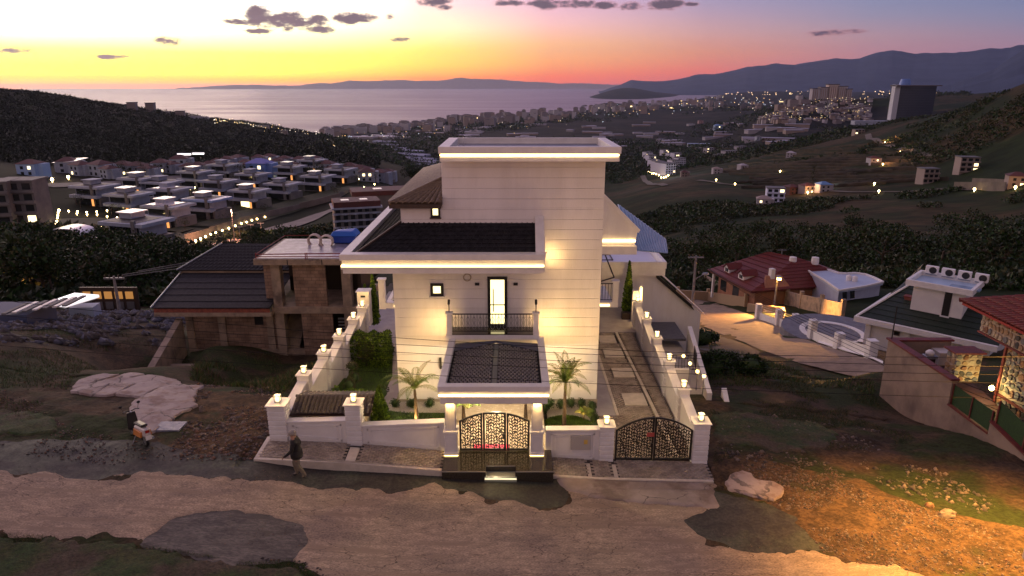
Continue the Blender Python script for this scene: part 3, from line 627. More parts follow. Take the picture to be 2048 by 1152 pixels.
# tiled hip roof over the upper room
def tiles(name, a, b, c, d, m, par, rows, cols, r=None, kind='stuff'):
    """barrel tiles: every tile a bent strip lapped over the one below; joined into one covering"""
    a, b, c, d = map(Vector, (a, b, c, d)); V = []; Q = []
    for i in range(rows):
        for j in range(cols):
            t0, t1 = i / rows, (i + 1.12) / rows
            L0 = a.lerp(d, t0); R0_ = b.lerp(c, t0); L1 = a.lerp(d, min(t1, 1)); R1_ = b.lerp(c, min(t1, 1))
            s0, s1 = j / cols, (j + 1) / cols
            if (R0_ - L0).length < .05: continue
            n = (R0_ - L0).cross(d - a).normalized()
            if n.z < 0: n = -n
            wd = (R0_ - L0).length / cols; base = len(V)
            for q, (P0, P1, lf) in enumerate(((L0, R0_, .05), (L1, R1_, .012))):
                for k in range(6):
                    s = s0 + (s1 - s0) * k / 5; hgt_ = math.sin(math.pi * k / 5 * 1.0) * wd * .36 if k < 5 else 0
                    V.append(P0.lerp(P1, s) + n * (hgt_ + lf))
            for k in range(5): V.append(V[base + k] - n * .05)
            for k in range(5): Q.append((base + k, base + k + 1, base + 7 + k, base + 6 + k))
            for k in range(4): Q.append((base + 12 + k, base + 13 + k, base + k + 1, base + k))
    o = np_mesh(name, [tuple(v) for v in V], Q, m, par, off=OFF.get(par.name, (0, 0, 0)))
    o['kind'] = kind; return o
ez = 8.98
BX('eave_board', brown, villa, -4.86, -2.8, 26.74, 26.84, 8.80, 8.97); BX('eave_board', brown, villa, -4.86, -4.78, 26.84, 38.3, 8.80, 8.97)
BX('eave_soffit', brown, villa, -4.78, -2.8, 26.84, 38.3, 8.86, 8.90)
MB().add([(-4.84,26.76,ez),(-2.78,26.76,ez),(-2.78,28.85,9.72),(-2.78,36.2,9.72),(-4.84,38.3,ez)], [(0,1,2),(0,2,3,4)]).build('roof', tile_b, villa)
tiles('roof_tiles', (-4.84, 26.74, ez), (-2.8, 26.74, ez), (-2.8, 28.83, 9.74), (-2.82, 28.83, 9.74), tile_b, villa, 7, 8)
tiles('roof_tiles', (-4.86, 38.2, ez), (-4.86, 26.76, ez), (-2.82, 28.85, 9.74), (-2.82, 36.2, 9.74), tile_b, villa, 9, 46)
MB().tube([(-4.84, 26.76, ez + .06), (-2.82, 28.85, 9.82)], .06, 6).build('hip_cap', tile_b, villa)
# windows
def window(par, x0, x1, z0, z1, y, pane, fw=.07):
    f = ring2(par, x0, x1, z0, z1, y, fw)
    BX('pane', pane, f, x0 + fw, x1 - fw, y + .0, y + .02, z0 + fw, z1 - fw)
    return f
def ring2(par, x0, x1, z0, z1, y, fw, m=None, name='window'):
    mb = MB(); mb.box(x0, x1, y - .05, y + .05, z0, z0 + fw).box(x0, x1, y - .05, y + .05, z1 - fw, z1).box(x0, x0 + fw, y - .05, y + .05, z0 + fw, z1 - fw).box(x1 - fw, x1, y - .05, y + .05, z0 + fw, z1 - fw)
    return mb.build(name, m or black, par)
w1 = window(villa, -3.4, -2.86, 5.03, 5.57, FY - .02, litpane, .11); BX('sill', white_trim, w1, -3.46, -2.80, FY - .12, FY - .03, 4.96, 5.02)
w2 = window(villa, -3.28, -2.9, 8.36, 8.83, FY - .02, litpane, .08); BX('sill', brown, w2, -3.32, -2.86, FY - .1, FY - .03, 8.30, 8.35)
# balcony door
door = ring2(villa, -1.02, -.2, 3.66, 5.86, FY - .03, .12, name='balcony_door')
BX('pane', litpane, door, -.90, -.32, FY - .035, FY - .02, 3.80, 5.74)
mb = MB(); mb.tube([(-.78, FY - .1, 4.35), (-.78, FY - .1, 5.35)], .022, 6); mb.build('handle', black, door)
BX('rail', black, door, -.9, -.32, FY - .06, FY - .036, 4.62, 4.66)
# balcony
bal = BX('balcony', white_trim, villa, -2.72, 1.12, 26.38, FY - .003, 3.40, 3.60, bevel=.01)
BX('balcony_floor', blackgl, bal, -2.68, 1.08, 26.42, FY - .01, 3.602, 3.64)
for x in (-2.58, .98):
    p = MB(); p.box(x - .11, x + .11, 26.40, 26.62, 3.60, 4.5); p.box(x - .15, x + .15, 26.36, 26.66, 4.5, 4.57); p.build('post', white_trim, bal, bevel=.01)
    s = MB(); s.tube([(x, 26.5, 4.57), (x, 26.5, 4.95)], .022, 6); s.tube([(x, 26.44, 4.93), (x, 26.6, 5.06)], .05, 8); s.build('spotlight', black, bal)
rl = MB(); rl.box(-2.47, .87, 26.49, 26.53, 4.46, 4.50).box(-2.47, .87, 26.49, 26.53, 3.72, 3.75)
n = 26
for i in range(n + 1):
    x = -2.45 + (3.3 * i / n); rl.box(x - .008, x + .008, 26.50, 26.52, 3.75, 4.46)
rl.build('railing', black, bal)
sc_ = MB()
for i in range(13):
    x = -2.45 + 3.3 * (i + .5) / 13
    for sgn in (1, -1):
        sc_.tube([(x, 26.51, 3.8), (x + sgn * .085, 26.51, 3.92), (x + sgn * .03, 26.51, 4.08), (x + sgn * .075, 26.51, 4.24), (x, 26.51, 4.38)], .011, 4)
sc_.build('railing_scroll', steel, bal)
# facade fittings
for x in (-1.45, .15): BX('wall_lamp', black, villa, x - .09, x + .09, FY - .11, FY - .02, 5.50, 5.60)
mb = MB(); ring_pts = [(-1.86 + .15 * math.cos(a), FY - .03, 5.83 + .15 * math.sin(a)) for a in [i * math.pi / 8 for i in range(17)]]; mb.tube(ring_pts, .025, 5); mb.build('wall_ring', plinth, villa)
mb = MB(); mb.box(-3.12, -3.03, FY - .1, FY - .01, 1.75, 2.25); mb.box(-3.03, -2.92, FY - .1, FY - .01, 1.75, 1.85); mb.build('wall_sign_lamp', black, villa)
# ---------------- porch canopy
por = BX('porch', white, villa, -2.50, 1.22, 21.86, 26.36, 2.76, 2.86)
c_ = MB(); c_.box(-2.60, 1.32, 21.76, 22.06, 3.22, 3.44).box(-2.60, -2.34, 22.06, 26.7, 3.22, 3.44).box(1.06, 1.32, 22.06, 26.7, 3.22, 3.44); c_.build('cornice', white_trim, por, bevel=.012)
c_ = MB(); c_.box(-2.56, 1.28, 21.80, 22.0, 3.12, 3.218).box(-2.56, -2.36, 22.0, 26.7, 3.12, 3.218).box(1.08, 1.28, 22.0, 26.7, 3.12, 3.218); c_.build('cornice', white, por)
c_ = MB(); c_.box(-2.58, 1.30, 21.78, 22.0, 2.97, 3.05).box(-2.58, -2.36, 22.0, 26.36, 2.97, 3.05).box(1.08, 1.30, 22.0, 26.36, 2.97, 3.05)
c_.box(-2.53, 1.25, 21.83, 22.0, 2.74, 2.968).box(-2.53, -2.36, 22.0, 26.36, 2.74, 2.968).box(1.08, 1.25, 22.0, 26.36, 2.74, 2.968); c_.build('cornice', white_trim, por, bevel=.01)
led_line(por, -2.57, 1.29, 21.80, 3.085, .04)
# two shallow tiled slopes with an open joint pattern, a pale gutter between them, flashings at the back
MB().hexa([(-2.34,22.06,3.1),(1.06,22.06,3.1),(1.06,26.4,3.1),(-2.34,26.4,3.1),(-2.34,22.06,3.22),(1.06,22.06,3.22),(1.06,26.4,3.22),(-2.34,26.4,3.22)]).build('roof_bed', darkroof, por)
tl_m = mat('porch_tile', (.19, .17, .17), (.12, .11, .11), scale=8, rough=.6)
tv = MB()
for side in (-1, 1):
    for i in range(26):
        for j in range(11):
            y0 = 22.08 + i * .165; xw = .148; xa = .10 + j * xw + (xw / 2 if i % 2 else 0)
            if xa + .125 > 1.68 or y0 + .15 > 26.3 - (xa * .45): continue
            xs = [-.64 + side * xa, -.64 + side * (xa + .112)]; xs.sort()
            zz = 3.235 + (1.7 - xa) * .04
            tv.hexa([(xs[0] + .03, y0, 3.2), (xs[1] - .03, y0, 3.2), (xs[1], y0 + .135, 3.2), (xs[0], y0 + .135, 3.2), (xs[0] + .03, y0, zz + .02), (xs[1] - .03, y0, zz + .02), (xs[1], y0 + .135, zz + .035), (xs[0], y0 + .135, zz + .035)])
tl = tv.build('roof_tiles', tl_m, por); tl['kind'] = 'stuff'
BX('gutter', mat('dull_gutter', (.12, .12, .13), rough=.6), por, -.73, -.55, 22.07, 26.2, 3.222, 3.30)
MB().add([(-2.33,26.36,3.25),(1.05,26.36,3.25),(-.64,26.36,3.38),(-2.33,25.55,3.24),(-.64,26.25,3.33),(1.05,25.55,3.24)], [(0,3,4,2),(2,4,5,1)]).build('flashing', deck, por)
# columns on their pedestals
for k, x in enumerate((-2.23, .91)):
    y = 22.5
    cl = BX('column', white_trim, por, x - .17, x + .17, y - .17, y + .17, 1.42, 2.76)
    fl = MB()
    for j in range(5):
        xx = x - .14 + j * .07; fl.box(xx - .018, xx + .018, y - .195, y - .171, 1.5, 2.68)
        fl.box(x + .171, x + .195, y - .14 + j * .07 - .018, y - .14 + j * .07 + .018, 1.5, 2.68)
        fl.box(x - .195, x - .171, y - .14 + j * .07 - .018, y - .14 + j * .07 + .018, 1.5, 2.68)
    fl.build('fluting', white_trim, cl)
    pd = MB(); pd.box(x - .22, x + .22, y - .22, y + .22, .56, 1.34).box(x - .27, x + .27, y - .27, y + .27, 1.34, 1.42).box(x - .27, x + .27, y - .27, y + .27, .47, .56)
    pd.box(x - .16, x + .16, y - .235, y - .221, .66, 1.24)
    pd.build('pedestal', white_trim, por, bevel=.012)
    BX('light_strip', led, por, x - .25, x + .25, y - .25, y + .25, .435, .462)
    plight('porch_spot', (x, y - .34, 2.66), 42, WARM, .04, por, 120, (x, y - .15, 1), .6)
    plight('porch_spot', (x, y + .5, 2.66), 40, WARM, .06, por)
plight('porch_spot', (-.6, 24.4, 2.6), 400, (1, .78, .48), .15, por)
plight('uplight', (-2.2, 25.4, .35), 30, WARM, .1, por); plight('uplight', (.9, 25.4, .35), 30, WARM, .1, por)
# entrance wall under the porch
BX('entrance_wall', plinth, villa, -2.55, 1.3, FY - .0, FY + .036, 0, 2.72)
BX('entrance_door', brown, villa, -.95, -.2, FY - .05, FY - .004, .3, 2.45)
BX('side_light', mat('cream_panel', (.6, .52, .4), rough=.4), villa, -.12, .55, FY - .05, FY - .004, .3, 2.45)
BX('side_light', mat('cream_panel', (.6, .52, .4), rough=.4), villa, -1.45, -1.03, FY - .05, FY - .004, .3, 2.45)
BX('entrance_door', brown, villa, -2.0, -1.55, FY - .05, FY - .004, .3, 2.45)
# platform of polished black granite and its two lit steps
plat = thing('granite_porch_steps', 'polished black granite landing and lit step in front of the arched leaf gate', 'steps', (-.5, 21.9, 0))
MB().prism([(-2.48,21.24),(-.92,21.24),(-.92,21.62),(.12,21.62),(.12,21.24),(1.46,21.24),(1.46,22.72),(-2.48,22.72)], -.5, .43).build('landing', blackgl, plat, bevel=.01)
BX('landing_floor', mat('cream_tile', (.5, .42, .32), (.42, .35, .27), scale=2, rough=.25), plat, -2.48, 1.3, 22.73, 27.25, -.5, .42)
ed = mat('granite_edge', (.34, .31, .25), rough=.3)
BX('landing_edge', ed, plat, -2.49, -.93, 21.222, 21.238, .385, .42); BX('landing_edge', ed, plat, .13, 1.47, 21.222, 21.238, .385, .42); BX('landing_edge', ed, plat, -.93, .13, 21.600, 21.618, .385, .42)
BX('step', mat('step_stone', (.34, .36, .28), rough=.3), plat, -.97, .17, 21.16, 21.60, -.3, .20, bevel=.01)
BX('light_strip', emis('step_led', (1, .85, .5), 1.0), plat, -.96, .16, 21.145, 21.158, .14, .185)
# ---------------- right wing: second gabled body, glass roof, flat roof, far gable, side balcony
wing = MB()
BX('wing_wall', white, villa, 3.68, 5.6, 31.6, 38, 5.86, 6.4)
MB().extr([(3.7, 31.3, 6.1), (5.72, 31.3, 6.1), (5.86, 31.3, 6.9), (3.7, 31.3, 8.95)], (0, .35, 0)).build('wing_gable', clad, villa)
MB().extr([(3.7, 31.25, 8.95), (5.9, 31.25, 6.86), (5.98, 31.25, 7.0), (3.7, 31.25, 9.2)], (0, .55, 0)).build('gable_coping', white_trim, villa)
slope('wing_roof', (5.8, 31.7, 6.95), (5.8, 38, 6.95), (3.7, 38, 8.9), (3.7, 31.7, 8.9), darkroof, villa, 5, 10)
led_line(villa, 3.7, 5.78, 31.28, 6.48, .09)
BX('cornice', white_trim, villa, 3.7, 5.85, 31.15, 31.6, 5.85, 6.25, bevel=.01)
glroof = mat('roof_glass', (.22, .34, .52), (.16, .26, .42), scale=4, rough=.18, spec=.8)
gs = slope('glass_roof', tuple(F(1270, 500, 33.5)), tuple(F(1336, 506, 37.5)), tuple(F(1332, 478, 41)), tuple(F(1236, 408, 38)), glroof, villa, 0, 14, .03)
BX('flat_roof_slab', white_trim, villa, 3.7, 9.4, 40.4, 45.5, 2.25, 2.7)
ring('flat_roof_parapet', white_trim, villa, 3.65, 9.45, 40.35, 45.5, 2.7, 3.12, .12, .22, .16, .16, bevel=.01)
BX('flat_roof_membrane', mat('pale_membrane', (.62, .64, .78), rough=.4), villa, 3.9, 9.2, 40.5, 45.3, 2.7, 2.74)
fr = MB(); fr.box(5.4, 6.4, 42.0, 42.06, 2.8, 2.86).box(5.4, 6.4, 43.4, 43.46, 2.8, 2.86).box(6.36, 6.42, 42.0, 43.46, 2.8, 2.86).box(5.4, 5.46, 42, 43.46, 2.8, 2.86); fr.build('skylight_frame', brown, villa)
BX('wing_wall', clad, villa, 3.7, 8.9, 41.3, 45, -4, 2.25)
# far gable with black slanted roof, stepping down the slope
MB().extr([(8.9, 42.5, -4), (12.4, 42.5, -4), (12.4, 42.5, -.9), (8.9, 42.5, 2.0)], (0, .4, 0)).build('lower_gable', clad, villa)
MB().extr([(9.2, 42.4, 2.1), (12.7, 42.4, -1.0), (12.5, 42.4, -.8), (9.0, 42.4, 2.4)], (0, .6, 0)).build('gable_coping', white_trim, villa)
MB().extr([(9.3, 42.3, 1.55), (11.9, 42.3, -.65), (11.7, 42.3, -.25), (9.25, 42.3, 1.85)], (0, .2, 0)).build('gable_coping', black, villa)
# side balconies with black railings
def side_balcony(x0, x1, y, z):
    b_ = BX('side_balcony', white_trim, villa, x0, x1, y, y + 3, z - .3, z, bevel=.01)
    BX('light_strip', led, b_, x0 + .08, x1 - .15, y - .025, y - .002, z - .22, z - .13)
    r_ = MB(); r_.box(x0, x1, y + .08, y + .12, z + .95, z + 1.0).box(x0, x1, y + .08, y + .12, z + .08, z + .11)
    for i in range(10): xx = x0 + (x1 - x0) * (i + .5) / 10; r_.box(xx - .012, xx + .012, y + .09, y + .11, z + .1, z + .96)
    r_.build('railing', black, b_)
    return b_
bR = side_balcony(3.72, 5.25, 34.0, 2.6)
p = MB(); p.box(5.25, 5.55, 34, 34.3, 2.3, 3.65).box(5.2, 5.6, 33.95, 34.35, 3.65, 3.74); p.build('post', white_trim, bR)
s2 = MB(); s2.tube([(4.3, 34.1, 3.6), (5.3, 34.15, 3.9), (4.9, 37, 5.1), (4.2, 40, 5.2)], .04, 5); s2.tube([(4.9, 36.5, 2.6), (4.9, 36.5, 5.0)], .07, 5); s2.build('stair_rail', black, bR)
bL = side_balcony(-6.25, -4.96, 34.0, 2.55)
p = MB(); p.box(-6.95, -6.62, 34, 34.3, 2.2, 3.75).box(-7.0, -6.57, 33.95, 34.35, 3.75, 3.84); p.build('post', white_trim, bL)
p = MB(); p.box(-6.62, -6.25, 34.0, 37, 2.25, 2.55); p.build('landing', white_trim, bL)
s3 = MB(); s3.tube([(-6.3, 34.1, 2.7), (-5.6, 35.5, 3.8), (-5.4, 37, 5)], .05, 5); s3.tube([(-6.1, 34.1, 2.7), (-5.4, 35.5, 3.8)], .04, 5); s3.build('stair_rail', white_trim, bL)
BX('side_window', litpane2, villa, -6.3, -5.7, 37.6, 37.64, 3.3, 3.6)
# facade flood lights (small fittings at the balcony corners and the roof end)
plight('flood', (-2.98, 26.35, 3.8), 51, WARM, .05, villa, 170, (-3.6, FY + .4, 3.9), 1)
plight('flood', (1.38, 26.35, 3.8), 57, WARM, .05, villa, 170, (2.0, FY + .4, 3.9), 1)
plight('flood', (1.5, 26.75, 6.75), 27, WARM, .05, villa, 170, (2.2, FY + .4, 7.0), 1)
BX('flood_fitting', white_trim, villa, 1.29, 1.42, 26.8, 26.95, 6.85, 7.0)
plight('ground_flood', (2.6, 24.6, .4), 204, WARM, .08, villa, 110, (2.6, FY, 3.6), 1)
plight('ground_flood', (-4.0, 24.6, .4), 195, WARM, .08, villa, 110, (-3.9, FY, 3.6), 1)
plight('wall_wash', (3.2, 24.2, 1.2), 325, WARM, .2, villa, 75, (2.9, FY, 6.2), 1)
# ================================================================ THE PLOT ROUND THE VILLA
def st(o): o['kind'] = 'structure'; return o
gravelw = mat('white_gravel', (.62, .58, .50), (.42, .38, .32), scale=30, rough=.9, bump=.05, bscale=60)
lawn_m = mat('lawn_soil', (.05, .10, .012), (.03, .06, .010), scale=3, rough=.95, bump=.03, bscale=40)
paver = mat('grey_paver', (.36, .30, .235), (.25, .205, .16), scale=6, rough=.7, c3=(.42, .35, .28), scale3=2.2)
paver2 = mat('dark_joint', (.06, .05, .04), rough=.9)
pale = mat('pale_inlay', (.64, .57, .47), (.54, .48, .39), scale=3, rough=.7)
path_m = mat('path_concrete', (.42, .39, .38), (.34, .31, .31), scale=1.4, rough=.7)
st(BX('plot_base', paver2, None, -8.75, 6.9, 22.7, 47, -2.5, -.16))
# left garden: lawn sheet, side path
mb = MB(); mb.add([(-8.6,22.8,.72),(-2.5,22.8,.30),(-2.5,27.2,.14),(-4.9,27.2,.14),(-4.95,33.6,.12),(-8.4,33.6,.12),(-8.6,27,.2)], [(0,1,2,3,6),(6,3,4,5)])
st(mb.build('lawn', lawn_m))
mb = MB(); mb.prism([(-5.75,27.0),(-5.0,27.0),(-5.0,42),(-6.1,42),(-6.3,33.6),(-5.7,30)], -.1, .20); st(mb.build('side_path', path_m, bevel=.01))
mb = MB(); mb.prism([(-5.8,26.2),(-2.55,26.2),(-2.55,27.25),(-5.8,27.25)], -.1, .18); st(mb.build('gravel_bed', gravelw))
st(BX('terrace', path_m, None, -8.3, -4.95, 33.7, 44, -.5, .14))
# right garden
mb = MB(); mb.prism([(1.5,22.8),(3.55,22.8),(3.55,27.25),(1.5,27.25)], -.3, .05); st(mb.build('gravel_bed', gravelw))
dm = MB(); pr = [(max(.02, 1.12 * math.cos(t)), .06 + .28 * math.sin(t)) for t in np.linspace(0, math.pi / 2, 7)]; dm.lathe(2.25, 24.95, pr, 28, 1.05, .95); dm.smooth = True; st(dm.build('grass_mound', lawn_m))
# driveway: inlays, pale bands, herringbone-like field of single pavers
st(BX('house_skirt_path', path_m, None, 3.56, 4.45, 26.4, 38, -.3, -.06))
mb = MB(); mb.prism([(4.46,26.4),(4.58,26.4),(4.58,36.6),(4.46,36.6)], -.3, -.045); st(mb.build('pale_band', pale))
mb = MB(); mb.prism([(6.22,23.0),(6.36,23.0),(6.02,36.6),(5.88,36.6)], -.3, -.045); st(mb.build('pale_band', pale))
INL = [(4.85,5.75,35.0,36.1),(4.85,5.85,32.9,34.1),(4.95,5.95,30.4,31.5),(5.0,6.0,27.4,28.6)]
for a, b, c, d in INL: st(BX('pale_inlay', pale, None, a, b, c, d, -.3, -.05))
def paver_field(name, poly, zf, bw=.20, bh=.10, skip=None, rot=0):
    V = []; Q = []; xs = [p[0] for p in poly]; ys = [p[1] for p in poly]; P = poly; rnd = random.Random(5)
    j = 0; y = min(ys)
    while y < max(ys):
        x = min(xs) - (bw / 2 if j % 2 else 0)
        while x < max(xs):
            cx_, cy_ = x + bw / 2, y + bh / 2
            if inside(np.array([cx_]), np.array([cy_]), P)[0] and not (skip and skip(cx_, cy_)):
                g = .007; t = rnd.uniform(-.004, .005); n = len(V); z = zf(cx_, cy_) + t
                a, b, c, d = x + g, x + bw - g, y + g, y + bh - g
                V += [(a,c,z),(b,c,z),(b,d,z),(a,d,z),(a,c,z-.03),(b,c,z-.03),(b,d,z-.03),(a,d,z-.03)]
                Q += [(n,n+1,n+2,n+3),(n,n+4,n+5,n+1),(n+1,n+5,n+6,n+2),(n+2,n+6,n+7,n+3),(n+3,n+7,n+4,n)]
            x += bw
        y += bh; j += 1
    o = np_mesh(name, V, Q, paver); o['kind'] = 'stuff'; return o
def sk1(x, y): return any(a - .1 < x < b + .1 and c - .05 < y < d + .05 for a, b, c, d in INL) or abs(x - (6.29 - (y - 23) * .025)) < .16
o = paver_field('driveway_pavers', [(3.6,22.9),(6.85,22.9),(6.85,36.6),(4.6,36.6),(4.6,26.4),(3.6,26.4)], lambda x, y: -.065, skip=sk1)
tag(o, 'small grey pavers of the driveway beside the white villa', 'paving')
# the patio behind it
st(BX('patio', path_m, None, 3.7, 7.6, 36.62, 44, -.5, -.05))
# forecourt strips between wall and street, both sloping with the street
def zstrip(x, y): return zf_(x) - .06 * (22.5 - y)
def strip(name, x0, x1, y0, y1, m_, dz=0, th=.3):
    mb = MB(); br = [x0] + [q for q in (-6, -2.5, 1.2, 3.3) if x0 < q < x1] + [x1]
    mb.prism([(q, y0) for q in br] + [(q, y1) for q in br[::-1]], lambda x, y: zstrip(x, y) - th, lambda x, y: zstrip(x, y) + dz); return st(mb.build(name, m_, bevel=.008))
strip('kerb', -9.15, -2.5, 21.42, 21.56, pale, .0, .5); strip('kerb', -9.15, -9.0, 21.57, 22.9, pale, .0, .5); strip('kerb', 1.48, 7.25, 21.50, 21.62, pale, .0, .4)
strip('forecourt_bed', -8.99, -2.5, 21.57, 22.75, paver2, -.03); strip('forecourt_bed', 1.48, 7.3, 21.63, 22.75, paver2, -.03)
strip('pale_band', -5.95, -5.6, 21.57, 22.42, pale, .004); 
for x in (2.75, 3.7): strip('pale_band', x, x + .14, 21.64, 22.42, pale, .004)
o = paver_field('forecourt_pavers', [(-8.98,21.58),(-2.5,21.58),(-2.5,22.7),(-8.98,22.7)], lambda x, y: zstrip(x, y), skip=lambda x, y: -6.0 < x < -5.55)
tag(o, 'strip of small grey pavers left of the granite landing', 'paving')
o = paver_field('forecourt_pavers', [(1.5,21.64),(7.25,21.64),(7.25,22.7),(1.5,22.7)], lambda x, y: zstrip(x, y), skip=lambda x, y: 2.7 < x < 2.94 or 3.65 < x < 3.89)
tag(o, 'strip of small grey pavers in front of the car gate', 'paving')
# ---------------- boundary pillars with lanterns
def lantern(x, y, z, par, s=1.0, power=30):
    cap = MB(); cap.box(x - .1 * s, x + .1 * s, y - .1 * s, y + .1 * s, z, z + .03).box(x - .11 * s, x + .11 * s, y - .11 * s, y + .11 * s, z + .25 * s, z + .275 * s)
    for sx in (-1, 1):
        for sy in (-1, 1): cap.box(x + sx * .095 * s - .008, x + sx * .095 * s + .008, y + sy * .095 * s - .008, y + sy * .095 * s + .008, z + .03, z + .25 * s)
    L_ = cap.build('lantern', steel, par)
    gl = MB(); gl.lathe(x, y, [(.055 * s, z + .032), (.085 * s, z + .07), (.09 * s, z + .18 * s), (.06 * s, z + .245 * s)], 10); gl.build('lantern_glass', lampglass, L_, smooth=True)
    plight('lantern_light', (x, y, z + .42), power, WARM, .08, par)
def pillar(x, y, z0, z1, label, s=.31, blocks=7, lit=True, power=30, grp='lantern pillars along the white garden wall'):
    t = thing('lantern_pillar', label, 'pillar', (x, y, z0), grp)
    BX('core', white, t, x - s + .03, x + s - .03, y - s + .03, y + s - .03, z0 - .4, z1 - .02)
    h = (z1 - .05 - z0) / blocks
    for i in range(blocks):
        BX('block', white_trim, t, x - s, x + s, y - s, y + s, z0 + i * h + .012, z0 + (i + 1) * h - .012, bevel=.018)
    mb = MB(); mb.box(x - s - .05, x + s + .05, y - s - .05, y + s + .05, z1 - .05, z1 + .0); mb.build('cap', white_trim, t, bevel=.015)
    if lit: lantern(x, y, z1, t, 1, power)
    return t
pillar(-8.62, 22.9, .92, 2.30, 'lantern pillar at the far left street corner of the white garden wall', .33, 7)
pillar(-5.83, 22.9, .62, 2.32, 'lantern pillar on the street between the tiled bin shelter and the long white wall panel', .29, 8)
pillar(3.52, 22.9, -.12, 1.42, 'lantern pillar left of the double car gate', .27, 8)
pillar(7.02, 22.9, -.22, 1.55, 'lantern pillar right of the double car gate, on the street corner', .29, 8)
ordn = ['second', 'third', 'fourth', 'fifth', 'sixth']
LY = [25.6, 27.9, 30.0, 32.4, 34.3]; LX = [-8.45, -8.25, -8.08, -7.95, -7.9]
for i, (x, y) in enumerate(zip(LX, LY)):
    pillar(x, y, .5 - i * .25, 2.28, f'lantern pillar of the left garden wall, {ordn[i]} counting back from the street corner', .24, 6)
RY = [25.7, 28.6, 31.5, 34.4, 37.3]
for i, y in enumerate(RY):
    pillar(7.05 + i * .04, y, -.4 - i * .25, 1.60, f'lantern pillar of the driveway wall, {ordn[i]} counting back from the car gate', .22, 6)
# wall bays with sloping marble copings
def bay(x0, y0, x1, y1, zb0, zb1, zt0, zt1, label, th=.11, panel=True, dirt_=False):
    t = thing('garden_wall', label, 'wall', ((x0 + x1) / 2, (y0 + y1) / 2, min(zb0, zb1)), 'white garden wall bays between the pillars')
    a = Vector((x0, y0, 0)); b = Vector((x1, y1, 0)); d = (b - a).normalized(); n = Vector((d.y, -d.x, 0)) * th
    def P(p, q, z): return (p.x + q.x, p.y + q.y, z)
    MB().hexa([P(a,n,zb0-.5),P(b,n,zb1-.5),P(b,-n,zb1-.5),P(a,-n,zb0-.5),P(a,n,zt0-.06),P(b,n,zt1-.06),P(b,-n,zt1-.06),P(a,-n,zt0-.06)]).build('wall_body', white, t)
    m = n * 1.6
    MB().hexa([P(a,m,zt0-.06),P(b,m,zt1-.06),P(b,-m,zt1-.06),P(a,-m,zt0-.06),P(a,m,zt0),P(b,m,zt1),P(b,-m,zt1),P(a,-m,zt0)]).build('coping', white_trim, t, bevel=.01)
    if panel:
        for k, (ins_, w_) in enumerate(((.22, .06), (.36, .035))):
            L = (b - a).length
            def q(s, f):   # point on the face, s along, f height fraction
                zb = zb0 + (zb1 - zb0) * s / L + .05; zt = zt0 - .1 + (zt1 - zt0) * s / L
                iz = ins_ * .45; zz = (zb + iz) + f * (zt - iz - zb - iz); p = a + d * s; return Vector((p.x + n.x, p.y + n.y, zz))
            loop = [q(ins_, 0), q(L - ins_, 0), q(L - ins_, 1), q(ins_, 1)]
            mb = MB()
            for i in range(4):
                p0, p1 = loop[i], loop[(i + 1) % 4]; e = (p1 - p0).normalized() * w_ / 2
                up = e.cross(n).normalized() * w_ / 2; o_ = n.normalized() * .022
                p0 = p0 - e; p1 = p1 + e
                mb.hexa([p0-up,p1-up,p1+up,p0+up,p0-up+o_,p1-up+o_,p1+up+o_,p0+up+o_])
            mb.build('moulding', white_trim, t)
    return t
bay(-8.3, 22.8, -6.1, 22.8, .86, .66, 1.62, 1.68, 'short white street wall panel in front of the tiled bin shelter')
bay(-5.55, 22.8, -2.5, 22.8, .62, .36, 1.46, 1.60, 'long white street wall panel narrowing under its moulding, left of the porch')
rb = bay(1.25, 22.8, 3.26, 22.8, .05, -.08, 1.28, 1.30, 'white street wall panel with a grey meter box, right of the porch')
BX('meter_box', mat('box_grey', (.42, .40, .38), rough=.5), rb, 2.18, 2.92, 22.60, 22.67, .48, 1.06, bevel=.01); BX('meter_label', mat('label_yellow', (.6, .42, .1), rough=.5), rb, 2.66, 2.80, 22.59, 22.598, .72, .9)
pts = [(-8.62, 22.9)] + list(zip(LX, LY))
for i in range(5):
    (xa, ya), (xb, yb) = pts[i], pts[i + 1]
    bay(xb - .02, yb - .2, xa, ya + .2, .3 - i * .25, .5 - i * .25, 2.02, 1.55, f'white left garden wall bay, {["first","second","third","fourth","fifth"][i]} back from the street, coping sloping down to the street', .13, False)
pts = [(7.02, 22.9)] + [(7.05 + i * .04, y) for i, y in enumerate(RY)]
for i in range(5):
    (xa, ya), (xb, yb) = pts[i], pts[i + 1]
    bay(xa, ya + .2, xb, yb - .2, -.4 - i * .25, -.5 - i * .25, 1.02, 1.35, f'white driveway wall bay, {["first","second","third","fourth","fifth"][i]} back from the car gate', .12, False)
